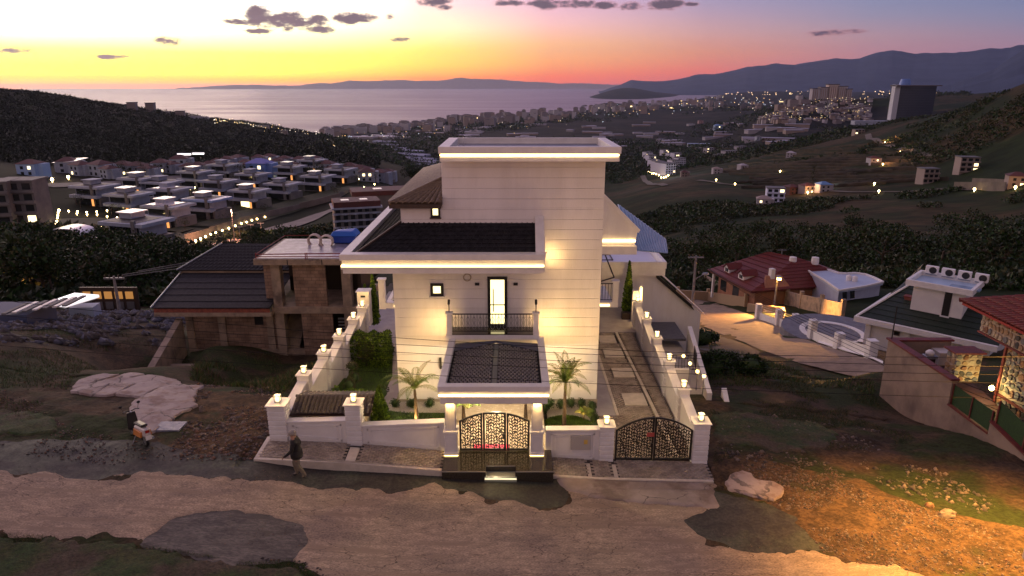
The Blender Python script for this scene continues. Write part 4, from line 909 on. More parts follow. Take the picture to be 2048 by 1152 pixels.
# ---------------- gates of cut leaves
def leaf_gate(name, label, x0, x1, zb, zs, zc, y, leaves, grp=None, seed=1):
    """arched sheet-metal gate: every leaf-shaped opening is bounded by its own rim and midrib"""
    t = thing(name, label, 'gate', ((x0 + x1) / 2, y, zb), grp)
    top = lambda x: zs + (zc - zs) * (1 - ((x - (x0 + x1) / 2) / ((x1 - x0) / 2)) ** 2) ** 1.0
    lw = (x1 - x0) / leaves; rnd = random.Random(seed)
    for k in range(leaves):
        a, b = x0 + k * lw + .01, x0 + (k + 1) * lw - .01
        fr = MB(); fr.box(a, a + .07, y - .03, y + .03, zb, top(a)).box(b - .07, b, y - .03, y + .03, zb, top(b)).box(a + .07, b - .07, y - .03, y + .03, zb, zb + .06)
        prev = None
        for i in range(13):
            x = a + (b - a) * i / 12; p = Vector((x, y, top(x)))
            if prev is not None:
                fr.hexa([prev + Vector((0, -.03, -.05)), p + Vector((0, -.03, -.05)), p + Vector((0, .03, -.05)), prev + Vector((0, .03, -.05)), prev + Vector((0, -.03, .01)), p + Vector((0, -.03, .01)), p + Vector((0, .03, .01)), prev + Vector((0, .03, .01))])
            prev = p
        lf = fr.build('gate_leaf', black, t)
        mb = MB(); i = 0; zz = zb + .02; row = 0
        while zz < zc + .1:
            xx = a + .06
            while xx < b - .02:
                col_ = int(round((xx - a - .06) / .098)); sgn = 1 if col_ % 2 else -1; zo = .06 if (col_ // 2) % 2 else 0
                ang = math.pi / 2 + sgn * (.50 + .25 * math.sin(zz * 3 + k)) + rnd.uniform(-.18, .18)
                L = rnd.uniform(.20, .27); W = L * .46
                cx_, cz_ = xx + rnd.uniform(-.015, .015), zz + .09 + zo + rnd.uniform(-.02, .02)
                ca, sa_ = math.cos(ang), math.sin(ang)
                out = []; inn = []
                for q in range(10):
                    th = 2 * math.pi * q / 10; px_ = math.cos(th) * L / 2; pz_ = math.sin(th) * W / 2 * (1 - .4 * abs(math.cos(th)))
                    for sc2, arr in ((1.0, out), (.63, inn)):
                        arr.append((cx_ + ca * px_ * sc2 - sa_ * pz_ * sc2, cz_ + sa_ * px_ * sc2 + ca * pz_ * sc2))
                if all(a + .01 < p[0] < b - .01 and zb - .02 < p[1] < top(p[0]) + .01 for p in out):
                    n = len(mb.v); vs = [(p[0], y - .006, p[1]) for p in out] + [(p[0], y - .006, p[1]) for p in inn] + [(p[0], y + .006, p[1]) for p in out] + [(p[0], y + .006, p[1]) for p in inn]
                    fs = []
                    for q in range(10):
                        r_ = (q + 1) % 10
                        fs += [(q, r_, 10 + r_, 10 + q), (20 + q, 30 + q, 30 + r_, 20 + r_), (10 + q, 10 + r_, 30 + r_, 30 + q)]
                    mb.add(vs, fs)
                xx += .098
            zz += .125; row += 1
        o = mb.build('leaf_tracery', black, lf); o['kind'] = 'stuff'
        if k == leaves // 2 if leaves > 2 else k == 0:
            BX('lock', black, lf, b - .12, b - .02, y - .07, y - .03, (zb + zs) / 2 - .06, (zb + zs) / 2 + .10)
    return t
leaf_gate('garden_gate', 'black arched gate cut with leaves between the lit porch columns, three panels', -1.95, .66, .47, 1.66, 2.02, 22.62, 3, 'black leaf pattern gates', 4)
leaf_gate('car_gate', 'wide black arched double gate cut with leaves across the driveway', 3.84, 6.72, .0, 1.20, 1.74, 22.75, 2, 'black leaf pattern gates', 9)
tag(BX('notice_plate', mat('plate_red', (.45, .08, .07), rough=.5), None, 5.0, 5.28, 22.69, 22.71, .98, 1.14), 'small reddish plate fixed on the double car gate', 'plate', 'plates')
tag(MB().box(-1.45, -.1, 22.72, 23.0, .434, .50).build('doormat', mat('pink_mat', (.75, .06, .16), rough=.8), None, bevel=.01), 'bright pink mat lying just behind the arched garden gate', 'mat')
# granite threshold strip
# ---------------- bin shelter with a little tiled roof
bs = thing('bin_shelter', 'low shelter with brown barrel tiles behind the street corner wall', 'shelter', (-7.3, 23.9, .6))
BX('shelter_wall', plinth, bs, -8.1, -5.5, 24.6, 24.7, .3, 1.75); BX('shelter_wall', plinth, bs, -5.6, -5.5, 23.2, 24.6, .3, 1.65)
tiles('roof_tiles', (-8.25, 23.05, 1.72), (-5.35, 23.05, 1.72), (-5.35, 23.95, 2.02), (-8.25, 23.95, 2.02), tile_d, bs, 5, 18)
tiles('roof_tiles', (-5.35, 24.85, 1.72), (-8.25, 24.85, 1.72), (-8.25, 23.95, 2.02), (-5.35, 23.95, 2.02), tile_d, bs, 5, 18)
MB().add([(-8.3,23.0,1.66),(-5.3,23.0,1.66),(-5.3,23.95,1.97),(-8.3,23.95,1.97),(-5.3,24.9,1.66),(-8.3,24.9,1.66)], [(0,1,2,3),(3,2,4,5)]).build('roof_bed', brown, bs)
MB().tube([(-8.3, 23.95, 2.04), (-5.3, 23.95, 2.04)], .06, 8).build('ridge_cap', tile_d, bs)
# ---------------- small white cabinet on the left wall + box lamp strip on the right
cb = thing('white_cabinet', 'white cabinet with a pale flat top at the back of the left garden wall', 'cabinet', (-7.95, 35.6, 1.2))
BX('body', white, cb, -8.4, -7.75, 35.3, 35.9, .8, 2.72, bevel=.01); BX('lid', white_trim, cb, -8.46, -7.7, 35.24, 35.96, 2.72, 2.78, bevel=.01); BX('slot', black, cb, -8.2, -7.95, 35.285, 35.299, 2.45, 2.55)
sl = thing('strip_lamp', 'tall glowing lamp strip standing behind the last driveway pillar', 'lamp', (7.5, 38.6, 0))
BX('post', white_trim, sl, 7.1, 7.44, 38.3, 38.6, -.3, 1.9); BX('lamp_tube', lampglass, sl, 7.52, 7.62, 38.2, 38.3, .2, 2.1); plight('strip_light', (7.4, 38.0, 1.4), 22, WARM, .2, sl)
BX('wall_plate', white, sl, 7.48, 7.66, 38.31, 38.4, -.3, 2.2)
# ---------------- paved sitting court with lamps below the driveway wall
co = thing('lower_court', 'lower courtyard with dark railing and white sloping walls right of the driveway', 'courtyard', (9.6, 34, -3))
BX('court_floor', path_m, co, 7.5, 10.2, 30.5, 40, -3.4, -1.6); BX('court_wall', white, co, 7.6, 9.3, 32.9, 33.1, -3.4, -.75)
MB().hexa([(9.5,30.4,-4),(9.75,30.4,-4),(10.9,39,-5),(10.65,39,-5),(9.5,30.4,-.9),(9.75,30.4,-.9),(10.9,39,-.55),(10.65,39,-.55)]).build('court_wall', white_trim, co)
MB().hexa([(10.15,29.0,-4),(10.4,29.0,-4),(10.7,31.2,-4),(10.45,31.2,-4),(10.15,29.0,-1.6),(10.4,29.0,-1.6),(10.7,31.2,-1.0),(10.45,31.2,-1.0)]).build('court_wall', white_trim, co)
BX('canopy', mat('slate_deck', (.11, .11, .13), (.08, .08, .10), scale=6, rough=.6), co, 8.0, 10.4, 38.2, 41.2, -1.2, -1.05)
rr2 = MB()
for (a, b) in (((8.0, 33.3), (9.7, 33.3)), ((8.0, 33.3), (8.0, 38)), ((9.7, 33.3), (9.9, 34.6))):
    rr2.tube([(a[0], a[1], -.1), (b[0], b[1], -.1)], .025, 5); rr2.tube([(a[0], a[1], -.9), (b[0], b[1], -.9)], .02, 5)
    for i in range(12):
        s = i / 11; x = a[0] + (b[0] - a[0]) * s; y = a[1] + (b[1] - a[1]) * s; rr2.tube([(x, y, -.95), (x, y, -.1)], .012, 4)
rr2.build('railing', black, co)
BX('door_frame', black, co, 7.75, 7.95, 32.2, 32.3, -2.6, -.9)
for i, (u, v, y) in enumerate(((1367, 712, 33.2), (1380, 727, 32.0), (1395, 743, 30.8), (1408, 752, 29.8))):
    p = F(u, v, y)
    lp = thing('court_lamp', f'glowing round lamp on the stepped court wall, {["farthest and highest","second from the back","third from the back","nearest and lowest"][i]}', 'lamp', (p.x, p.y, p.z - .3), 'court lamps right of the driveway')
    mb = MB(); mb.lathe(p.x, p.y, [(.03, p.z - .09), (.075, p.z - .05), (.09, p.z), (.07, p.z + .06), (.02, p.z + .09)], 10); mb.build('globe', lampglass, lp, smooth=True)
    MB().tube([(p.x, p.y, p.z - 1.0), (p.x, p.y, p.z - .09)], .022, 6).build('stem', steel, lp); plight('lamp_light', (p.x - .15, p.y - .1, p.z + .12), 7, WARM, .06, lp)
# ================================================================ GARDEN PLANTS
def leafmesh(name, C, N_, size, m, par=None, off=(0, 0, 0), aspect=.45, droop=0, seed=0, spread=None):
    """C: (n,3) leaf centres, each gets one narrow quad of random facing"""
    rg = np.random.default_rng(seed); C = np.asarray(C, float); n = len(C)
    d = rg.normal(size=(n, 3)) if N_ is None else np.asarray(N_, float) + rg.normal(size=(n, 3)) * .55
    d /= np.linalg.norm(d, axis=1, keepdims=True) + 1e-9
    s = np.cross(d, rg.normal(size=(n, 3))); s /= np.linalg.norm(s, axis=1, keepdims=True) + 1e-9
    L = (size * rg.uniform(.6, 1.3, (n, 1))); W = L * aspect
    tip = C + d * L; mid = C + d * L * .45
    V = np.stack([C, mid + s * W, tip, mid - s * W], 1).reshape(-1, 3)
    Q = np.arange(4 * n).reshape(n, 4)
    mi = (rg.random(n) * (len(m) if isinstance(m, (list, tuple)) else 1)).astype(int)
    return np_mesh(name, V, Q, m, par, matidx=mi, off=off)
def leafmat(name, c, v=.35):
    m = mat(name, c, tuple(x * (1 + v) for x in c), scale=1.2, rough=.6, spec=.3); return m
lg = [leafmat('leaf_dark', (.022, .045, .010)), leafmat('leaf_mid', (.045, .075, .014)), leafmat('leaf_olive', (.06, .075, .022))]
thj = [leafmat('thuja_dark', (.04, .085, .010)), leafmat('thuja_light', (.13, .21, .018))]
wood = mat('bark', (.10, .07, .045), (.06, .042, .03), scale=14, rough=.9, bump=.03, bscale=40)
def bush(name, label, cat, c, r, n=1500, mats=lg, size=.06, grp=None, up=.3, seed=0, shape='ball', trunk=.0, lumps=7):
    rg = np.random.default_rng(seed); c = Vector(c); r = Vector(r)
    t = thing(name, label, cat, (c.x, c.y, c.z - r.z - trunk), grp)
    cen = rg.normal(size=(lumps, 3)); cen /= np.linalg.norm(cen, axis=1, keepdims=True); cen *= .55
    k = rg.integers(0, lumps, n); p = rg.normal(size=(n, 3)); p /= np.linalg.norm(p, axis=1, keepdims=True); p *= (rg.random((n, 1)) ** .35) * .55
    P = cen[k] + p
    if shape == 'cone':
        zz = rg.random(n) ** 1.25 * 2 - 1; a = rg.random(n) * 2 * np.pi; rad = (1 - (zz + 1) / 2) ** .75 * (.75 + .25 * np.sin(a * 5 + zz * 4)) * rg.random(n) ** .3
        rad = rad * np.minimum(1, (zz + 1.15) * 3); P = np.stack([np.cos(a) * rad, np.sin(a) * rad, zz], 1)
    if shape == 'box':
        P = rg.uniform(-1, 1, (n, 3)); f = rg.integers(0, 3, n); s = np.sign(rg.normal(size=n)); P[np.arange(n), f] = s * rg.uniform(.8, 1.05, n); P[:, 2] += .12 * np.sin(P[:, 0] * 9) * (P[:, 2] > .5)
    P = P * np.array(r)
    Nn = P / (np.linalg.norm(P, axis=1, keepdims=True) + 1e-6) + np.array([0, 0, up])
    leafmesh('foliage', P + np.array(c), Nn, size, mats, t, OFF[t.name], seed=seed)
    # dark inner mass so the crown is not see-through
    core = MB(); pr = []
    for i in range(6):
        th = -math.pi / 2 + math.pi * i / 5; rr = max(.02, math.cos(th)) * (.62 if shape != 'cone' else (.62 * (1 - (i / 5)) + .08))
        pr.append((rr, c.z + math.sin(th) * r.z * .75))
    core.lathe(c.x, c.y, [(a * 1.0, b) for a, b in pr], 9, r.x, r.y); core.build('inner_growth', lg[0], t, smooth=True)
    tk = MB(); tk.tube([(c.x, c.y, c.z - r.z - trunk), (c.x + .02, c.y, c.z - r.z * .4), (c.x, c.y, c.z)], max(.02, r.x * .07), 6, .01); tk.build('trunk', wood, t)
    return t
bush('thuja_bush', 'bright green pointed thuja just behind the long street wall panel', 'shrub', (-5.12, 24.0, 1.42), (.5, .42, .95), 5200, thj, .10, None, 1.3, 1, 'cone')
bush('clipped_hedge', 'tall dense green hedge block across the left garden', 'hedge', (-7.1, 31.6, .85), (1.0, .55, .75), 7000, thj, .10, None, 1.5, 2, 'box')
for i, (u, v) in enumerate(((731, 700), (708, 745), (697, 760))):
    p = G(u, v, 1.0); bush('garden_shrub', ['reddish brown rounded shrub in front of the left hedge', 'small spindly tree on the left lawn', 'low loose shrub on the left lawn nearer the bin shelter'][i], 'shrub', (p.x, p.y, 1.0 if i == 0 else .75), (.55, .45, .65) if i == 0 else (.32, .3, .32), 1500 if i == 0 else 600, [leafmat('leaf_red', (.07, .055, .025)), lg[2]], .06, None, .4, 4 + i, trunk=.25)
p = G(703, 730, 1.4); bush('garden_shrub', 'bare topped little tree standing mid lawn in the left garden', 'shrub', (p.x, p.y, 1.35), (.34, .3, .2), 500, [leafmat('leaf_red', (.07, .055, .025))], .05, None, .4, 9, trunk=.9)
for i, (u, v) in enumerate(((674, 785), (700, 788), (722, 790), (690, 795))):
    p = G(u, v, .5); bush('edging_shrub', f'small light green shrub behind the bin shelter, {["leftmost","second from the left","rightmost","lowest"][i]} of the four', 'shrub', (p.x, p.y, .5), (.3, .26, .28), 700, thj, .07, 'edging shrubs behind the bin shelter', 1.0, 20 + i)
p = G(765, 787, .4); bush('garden_shrub', 'dark low bush between the lawn and the side path', 'shrub', (p.x, p.y, .45), (.35, .3, .3), 800, lg, .06, None, .5, 31)
p = G(782, 700, .4); bush('garden_shrub', 'dark bush where the hedge meets the villa wall', 'shrub', (p.x - .2, p.y, .45), (.4, .35, .35), 800, lg, .06, None, .5, 32)
bush('cypress', 'slender cypress with a lit tip beside the left side balcony, right one of the pair', 'tree', (-7.75, 36.4, 1.95), (.36, .36, 1.4), 3200, thj, .12, 'cypresses at the left terrace', 1.6, 41, 'cone')
bush('cypress', 'shorter cypress beside the left side balcony, left one of the pair', 'tree', (-8.15, 36.2, 1.7), (.36, .34, 1.15), 2600, thj, .12, 'cypresses at the left terrace', 1.6, 42, 'cone')
bush('cypress', 'slender green cypress in front of the right wing wall on the patio', 'tree', (7.05, 39.6, 1.7), (.40, .40, 1.6), 3400, thj, .12, None, 1.6, 43, 'cone')
BX('plant_tub', brown, None, 6.6, 7.2, 38.8, 39.2, -.05, .35, bevel=.02); tag(bpy.data.objects['plant_tub'], 'dark plant tub at the foot of the patio cypress', 'plant tub')
# clipped balls along the villa foot
balls = [(-5.05, 26.75), (-4.35, 26.75), (-3.55, 26.8), (1.62, 26.7), (2.12, 26.7), (2.55, 26.75), (2.98, 26.8), (3.42, 26.6), (1.35, 26.2), (3.32, 25.9), (3.36, 25.3), (3.38, 24.7), (3.38, 24.2), (3.36, 23.7)]
names = ['leftmost by the side path', 'under the left part of the facade', 'beside the left palm', 'first right of the porch', 'second right of the porch', 'behind the right palm', 'fourth right of the porch', 'at the corner of the villa wall', 'close to the right porch column', 'farthest in the row along the driveway', 'second in the row along the driveway', 'third in the row along the driveway', 'fourth in the row along the driveway', 'nearest in the row along the driveway']
for i, ((x, y), nm) in enumerate(zip(balls, names)):
    bush('box_ball', f'clipped round box shrub, {nm}', 'shrub', (x, y, .34), (.23, .23, .23), 900, lg[:2], .035, 'clipped box balls round the gravel beds', .1, 60 + i, lumps=14)
# palms
palm_l = [leafmat('palm_green', (.12, .19, .03)), leafmat('palm_olive', (.20, .21, .05))]
def palm(label, x, y, z0, h, nf=16, L=1.15, seed=0, lean=0, mats=palm_l, grp=None, tr=.075, name='palm_tree', seg=9, lw=.018, ll=.26):
    t = thing(name, label, 'palm', (x, y, z0), grp); rg = random.Random(seed)
    mb = MB(); pts_ = [(x + lean * (s ** 2), y, z0 + h * s) for s in np.linspace(0, 1, 8)]
    prof = MB()
    for i in range(7): prof.tube([pts_[i], pts_[i + 1]], tr * (1.25 - .5 * i / 7), 9, tr * (1.05 - .5 * i / 7))
    prof.build('trunk', wood, t)
    top = Vector(pts_[-1])
    for k in range(nf):
        a = 2 * math.pi * k / nf + rg.uniform(-.2, .2); el = rg.uniform(.6, 1.45); Lf = L * rg.uniform(.8, 1.15)
        mb = MB(); P = []
        d = Vector((math.cos(a) * math.cos(el), math.sin(a) * math.cos(el), math.sin(el))); p = top.copy()
        for i in range(seg + 1):
            P.append(p.copy()); p = p + d * (Lf / seg); d = (d + Vector((0, 0, -.17 - .04 * i * .5))).normalized()
        mb.tube(P, .014, 4, .004)
        V = []; Q = []
        for i in range(1, seg * 3 + 1):
            s = i / (seg * 3) * seg; i0 = min(int(s), seg - 1); q = P[i0].lerp(P[i0 + 1], s - i0); tg = (P[i0 + 1] - P[i0]).normalized()
            side = tg.cross(Vector((0, 0, 1))).normalized(); l_ = ll * math.sin(math.pi * (.12 + .86 * s / seg)) * rg.uniform(.8, 1.1)
            for sg in (-1, 1):
                e = q + (side * sg * .8 + tg * .55 + Vector((0, 0, -.25))).normalized() * l_
                m_ = q.lerp(e, .5) + Vector((0, 0, .02))
                n0 = len(mb.v); mb.add([q - tg * lw * .3, m_ - tg * lw, e, m_ + tg * lw], [(0, 1, 2, 3)])
        mb.build('frond', mats[k % len(mats)], t)
    return t
palm('young palm with arching fronds on the lawn left of the porch', -3.85, 24.9, .12, 1.75, 16, 1.5, 3, -.03)
palm('young palm on the grass mound right of the porch', 2.1, 24.8, .25, 1.95, 22, 1.35, 5, .02)
palm('small palm behind the left porch column', -1.95, 24.9, .43, .75, 9, .8, 7)
palm('small palm behind the right porch column', .55, 25.0, .43, .75, 9, .8, 8)
palm('tiny thin plant in the white gravel right of the palm', 2.95, 25.3, .06, .5, 7, .45, 11, tr=.03)
for x, y, lb_ in ((3.1, 23.6, 'small garden spotlight in the white gravel right of the porch'), (-3.2, 23.5, 'small garden spotlight on the lawn left of the porch')):
    gsp = thing('garden_spotlight', lb_, 'spotlight', (x, y, .2)); MB().tube([(x, y, .1), (x, y, .42), (x, y + .08, .5)], .03, 6).build('body', black, gsp); plight('spot_light', (x, y + .15, .62), 26, WARM, .05, gsp)  # added lamps, brightening the mound, gravel and lawn
# grass blades on the lawn parts
def blades(name, X, Y, Z, h, m, seed=0, label=None, cat='grass', lean=.5, w=.012):
    rg = np.random.default_rng(seed); n = len(X); b = np.stack([X, Y, Z], 1)
    a = rg.random(n) * 2 * np.pi; s = np.stack([np.cos(a), np.sin(a), np.zeros(n)], 1) * (w * rg.uniform(.6, 1.4, (n, 1)))
    H_ = h * rg.uniform(.5, 1.3, (n, 1)); ln = rg.normal(size=(n, 3)) * lean; ln[:, 2] = 1; tip = b + ln * H_
    V = np.stack([b - s, b + s, tip], 1).reshape(-1, 3)
    o = np_mesh(name, V, np.arange(3 * n).reshape(n, 3), m, matidx=(rg.random(n) * len(m)).astype(int)); tag(o, label, cat, kind='stuff'); return o
grl = [leafmat('grass_green', (.09, .17, .018)), leafmat('grass_dark', (.05, .10, .012))]
n = 26000; X = RNG.uniform(-8.4, -2.6, n); Y = RNG.uniform(23.1, 33.4, n); k = ~((X > -5.9) & (Y > 26.1)) & ~((X < -5.3) & (Y < 25)); X, Y = X[k], Y[k]
Zg = np.where(Y < 27, .72 - (X + 8.6) * .069 + (Y - 22.8) * -.05, .15); Zg = np.clip(Zg, .12, .6)
blades('lawn_grass', X, Y, Zg, .07, grl, 3, 'short lawn grass of the left garden')
a = RNG.random(9000) * 2 * np.pi; r_ = np.sqrt(RNG.random(9000)) * 1.05
blades('lawn_grass', 2.25 + np.cos(a) * r_ * 1.05, 24.95 + np.sin(a) * r_ * .95, .06 + .27 * np.sqrt(np.clip(1 - (r_ / 1.12) ** 2, 0, 1)), .06, grl, 4, 'short grass on the round mound under the right palm')
# ================================================================ NEIGHBOURS
def XP(u, v, x):                     # the point on the vertical plane x, seen at (u, v)
    d = px_dir(u, v); t = x / d.x; return Vector((x, d.y * t, CAM_Z + d.z * t))
red_tile = mat('red_roof', (.15, .018, .015), (.09, .013, .012), scale=6, rough=.5, bump=.02, bscale=20, spec=.35)
green_tile = mat('green_black_roof', (.018, .032, .020), (.012, .02, .014), scale=3, rough=.5, bump=.02, bscale=20, spec=.3)
rawc = mat('raw_concrete', (.36, .275, .21), (.23, .18, .14), scale=1.5, rough=.9, bump=.02, bscale=14, c3=(.12, .09, .075), scale3=.7, lo3=.55, hi3=.7)
redbr = mat('red_hollow_brick', (.30, .09, .06), (.2, .06, .045), scale=4, rough=.9, bump=.03, bscale=30)
def brickmat(name, c1, c2, mortar, sc_=1.0, bw=.5, rh=.22):
    m = bpy.data.materials.new(name); m.use_nodes = True; nt = m.node_tree; b = nt.nodes['Principled BSDF']; b.inputs['Roughness'].default_value = .9
    g = nt.nodes.new('ShaderNodeNewGeometry'); sp = nt.nodes.new('ShaderNodeSeparateXYZ'); cb = nt.nodes.new('ShaderNodeCombineXYZ'); ad = nt.nodes.new('ShaderNodeMath')
    nt.links.new(g.outputs['Position'], sp.inputs[0]); nt.links.new(sp.outputs[0], ad.inputs[0]); nt.links.new(sp.outputs[1], ad.inputs[1]); nt.links.new(ad.outputs[0], cb.inputs[0]); nt.links.new(sp.outputs[2], cb.inputs[1])
    t = nt.nodes.new('ShaderNodeTexBrick'); t.inputs['Scale'].default_value = sc_; t.inputs['Brick Width'].default_value = bw; t.inputs['Row Height'].default_value = rh; t.inputs['Mortar Size'].default_value = .014
    t.inputs['Color1'].default_value = (*c1, 1); t.inputs['Color2'].default_value = (*c2, 1); t.inputs['Mortar'].default_value = (*mortar, 1); nt.links.new(cb.outputs[0], t.inputs['Vector'])
    n = nt.nodes.new('ShaderNodeTexNoise'); n.inputs['Scale'].default_value = 1.2; n.inputs['Detail'].default_value = 6; nt.links.new(g.outputs['Position'], n.inputs['Vector'])
    x = nt.nodes.new('ShaderNodeMix'); x.data_type = 'RGBA'; x.blend_type = 'MULTIPLY'; x.inputs[0].default_value = .8; nt.links.new(t.outputs[0], x.inputs[6])
    r_ = nt.nodes.new('ShaderNodeValToRGB'); r_.color_ramp.elements[0].position = .35; r_.color_ramp.elements[0].color = (.45, .42, .4, 1); r_.color_ramp.elements[1].position = .65; r_.color_ramp.elements[1].color = (1, 1, 1, 1)
    nt.links.new(n.outputs[0], r_.inputs[0]); nt.links.new(r_.outputs[0], x.inputs[7]); nt.links.new(x.outputs[2], b.inputs['Base Color'])
    bp = nt.nodes.new('ShaderNodeBump'); bp.inputs['Strength'].default_value = .5; bp.inputs['Distance'].default_value = .03; nt.links.new(t.outputs[1], bp.inputs['Height']); bp.invert = True; nt.links.new(bp.outputs[0], b.inputs['Normal'])
    return m
blockm = brickmat('pumice_block', (.36, .24, .175), (.27, .185, .14), (.15, .11, .09))
# ---------------- unfinished concrete house on the left
uh = thing('unfinished_house', 'unfinished concrete and block house with dark open storeys and new black roofs', 'house', (-16, 42, -4.2))
BX('wall', blockm, uh, -20.8, -15.2, 42.0, 50, -5.5, -.5)
for x in (-21.0, -18.9, -15.75): BX('column', rawc, uh, x - .2, x + .25, 41.86, 42.2, -5.5, -.45)
BX('beam', rawc, uh, -20.9, -9.9, 41.84, 42.15, -3.6, -3.2)
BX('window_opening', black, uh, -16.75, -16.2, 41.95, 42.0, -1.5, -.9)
BX('eave_slab', rawc, uh, -22.7, -15.3, 41.0, 50, -.62, -.36)
for i in range(17):
    x = -22.68 + i * .43; BX('hollow_brick', redbr, uh, x, x + .41, 41.02, 41.2, -.352, -.06 - .02 * ((i * 7) % 3))
slope('roof', (-22.75, 40.95, -.03), (-15.3, 40.95, -.03), (-15.3, 46.2, .93), (-23.0, 46.2, .93), darkroof, uh, 6, 0, .03)
BX('upper_fascia', rawc, uh, -23.2, -15.4, 46.0, 46.2, .8, 1.08)
slope('upper_roof', (-23.3, 45.9, 1.1), (-15.4, 45.9, 1.1), (-15.4, 50.5, 1.95), (-21.9, 50.5, 1.95), darkroof, uh, 9, 26, .04)
MB().tube([(-22.8, 40.9, 0), (-23.1, 46.0, .97), (-23.35, 45.9, 1.14), (-21.95, 50.5, 2.0)], .05, 5).build('verge_strip', steel, uh)
# tower of bare storeys
BX('roof_slab', rawc, uh, -16.15, -9.5, 41.3, 47.3, 2.68, 3.05)
for x in (-14.05, -11.9): BX('slab_joint', black, uh, x, x + .05, 41.285, 41.299, 2.7, 3.04)
BX('roof_screed', mat('wet_screed', (.34, .32, .40), (.17, .16, .20), scale=1.6, rough=.35), uh, -15.95, -9.7, 41.5, 47.1, 3.052, 3.07)
BX('floor_slab', rawc, uh, -15.4, -9.6, 41.6, 47, -.62, -.18)
for x in (-15.0, -10.55):
    for z0, z1 in ((-.18, 2.68), (-5.5, -.62)): BX('column', rawc, uh, x - .28, x + .28, 41.7, 42.3, z0, z1)
for z0, z1, xa, xb in ((-.18, 2.68, -13.9, -11.85), (-5.0, -.62, -13.6, -11.6)): BX('block_wall', blockm, uh, xa, xb, 41.75, 41.95, z0, z1)
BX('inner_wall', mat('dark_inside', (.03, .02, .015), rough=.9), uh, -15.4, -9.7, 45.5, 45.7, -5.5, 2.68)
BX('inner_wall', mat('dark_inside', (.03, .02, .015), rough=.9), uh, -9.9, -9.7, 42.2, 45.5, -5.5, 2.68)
BX('block_wall', blockm, uh, -15.9, -15.3, 42.2, 42.4, -.18, 2.68)
MB().add([(-15.2,42.3,-3.2),(-14.1,42.3,-3.2),(-14.1,45.4,-.7),(-15.2,45.4,-.7),(-15.2,42.3,-3.45),(-14.1,42.3,-3.45),(-14.1,45.4,-.95),(-15.2,45.4,-.95)], [(0,1,2,3),(4,7,6,5),(0,4,5,1),(1,5,6,2),(3,2,6,7),(0,3,7,4)]).build('stair_flight', rawc, uh)
for i in range(5): BX('shutter_slat', steel, uh, -11.3, -10.9, 41.9, 41.95, -2.0 + i * .22, -1.9 + i * .22)
rw = MB(); rw.tube([(-16.0, 41.4, 3.35), (-9.6, 41.4, 3.42)], .035, 5); rw.tube([(-16.0, 41.4, 3.2), (-9.6, 41.4, 3.2)], .03, 5)
for x in (-16, -12.9, -12.8, -10.4): rw.tube([(x, 41.4, 3.05), (x, 41.4, 3.45)], .03, 5)
rw.tube([(-16.0, 41.4, 3.35), (-16.0, 47.2, 3.3), (-11, 47.2, 3.3)], .025, 5); rw.build('safety_rail', mat('red_rail', (.22, .04, .035), rough=.6), uh)
for i, (u, v) in enumerate(((628, 482), (652, 484))):
    p = G(u, v, 3.35); mb = MB()
    for k in range(4): mb.tube([(p.x + .42 * math.cos(a), p.y + .1 * k, p.z + .42 * math.sin(a)) for a in [q * math.pi / 7 for q in range(15)]], .055, 5)
    tag(mb.build('hose_coil', mat('cream_hose', (.6, .5, .42), rough=.6), None), ['larger cream coil of hose leaning on the unfinished roof slab, left one', 'smaller cream coil of hose on the unfinished roof slab, right one'][i], 'hose coil', 'hose coils on the bare slab')
p = G(690, 470, 3.6); wt_ = thing('water_tank', 'bright blue covered tank on the corner of the bare roof slab', 'tank', (p.x, p.y, 3.07))
mb = MB(); mb.box(p.x - .75, p.x + .75, p.y - .5, p.y + .5, 3.1, 3.75); mb.build('tank_body', mat('blue_plastic', (.012, .06, .38), rough=.35), wt_, bevel=.08)
mb = MB(); mb.hexa([(p.x-.95,p.y-.6,3.6),(p.x+.9,p.y-.6,3.6),(p.x+1.0,p.y+.6,3.6),(p.x-.8,p.y+.6,3.6),(p.x-.7,p.y-.4,3.95),(p.x+.6,p.y-.35,3.92),(p.x+.75,p.y+.5,4.0),(p.x-.6,p.y+.45,3.9)]); mb.build('tarpaulin', mat('blue_tarp', (.015, .11, .50), rough=.5), wt_, bevel=.06)
# sloping concrete wall beside it, with the bluish lit recess
cw = thing('site_wall', 'pale sloping concrete wall beside the unfinished house', 'wall', (-22, 38, -3))
MB().hexa([(-21.6,41.5,-5),(-21.2,41.5,-5),(-20.3,34.8,-4),(-20.7,34.8,-4),(-21.6,41.5,-.9),(-21.2,41.5,-.9),(-20.3,34.8,-2.3),(-20.7,34.8,-2.3)]).build('wall_body', rawc, cw)
BX('lintel', rawc, cw, -20.6, -18.9, 38.0, 38.3, -3.1, -2.7)
plight('recess_light', (-19.2, 39.4, -3.2), 25, (.5, .55, 1), .2, cw)
BX('tube_light', emis('blue_white_lamp', (.6, .65, 1), 4), cw, -19.3, -18.9, 39.6, 39.65, -3.3, -3.2)
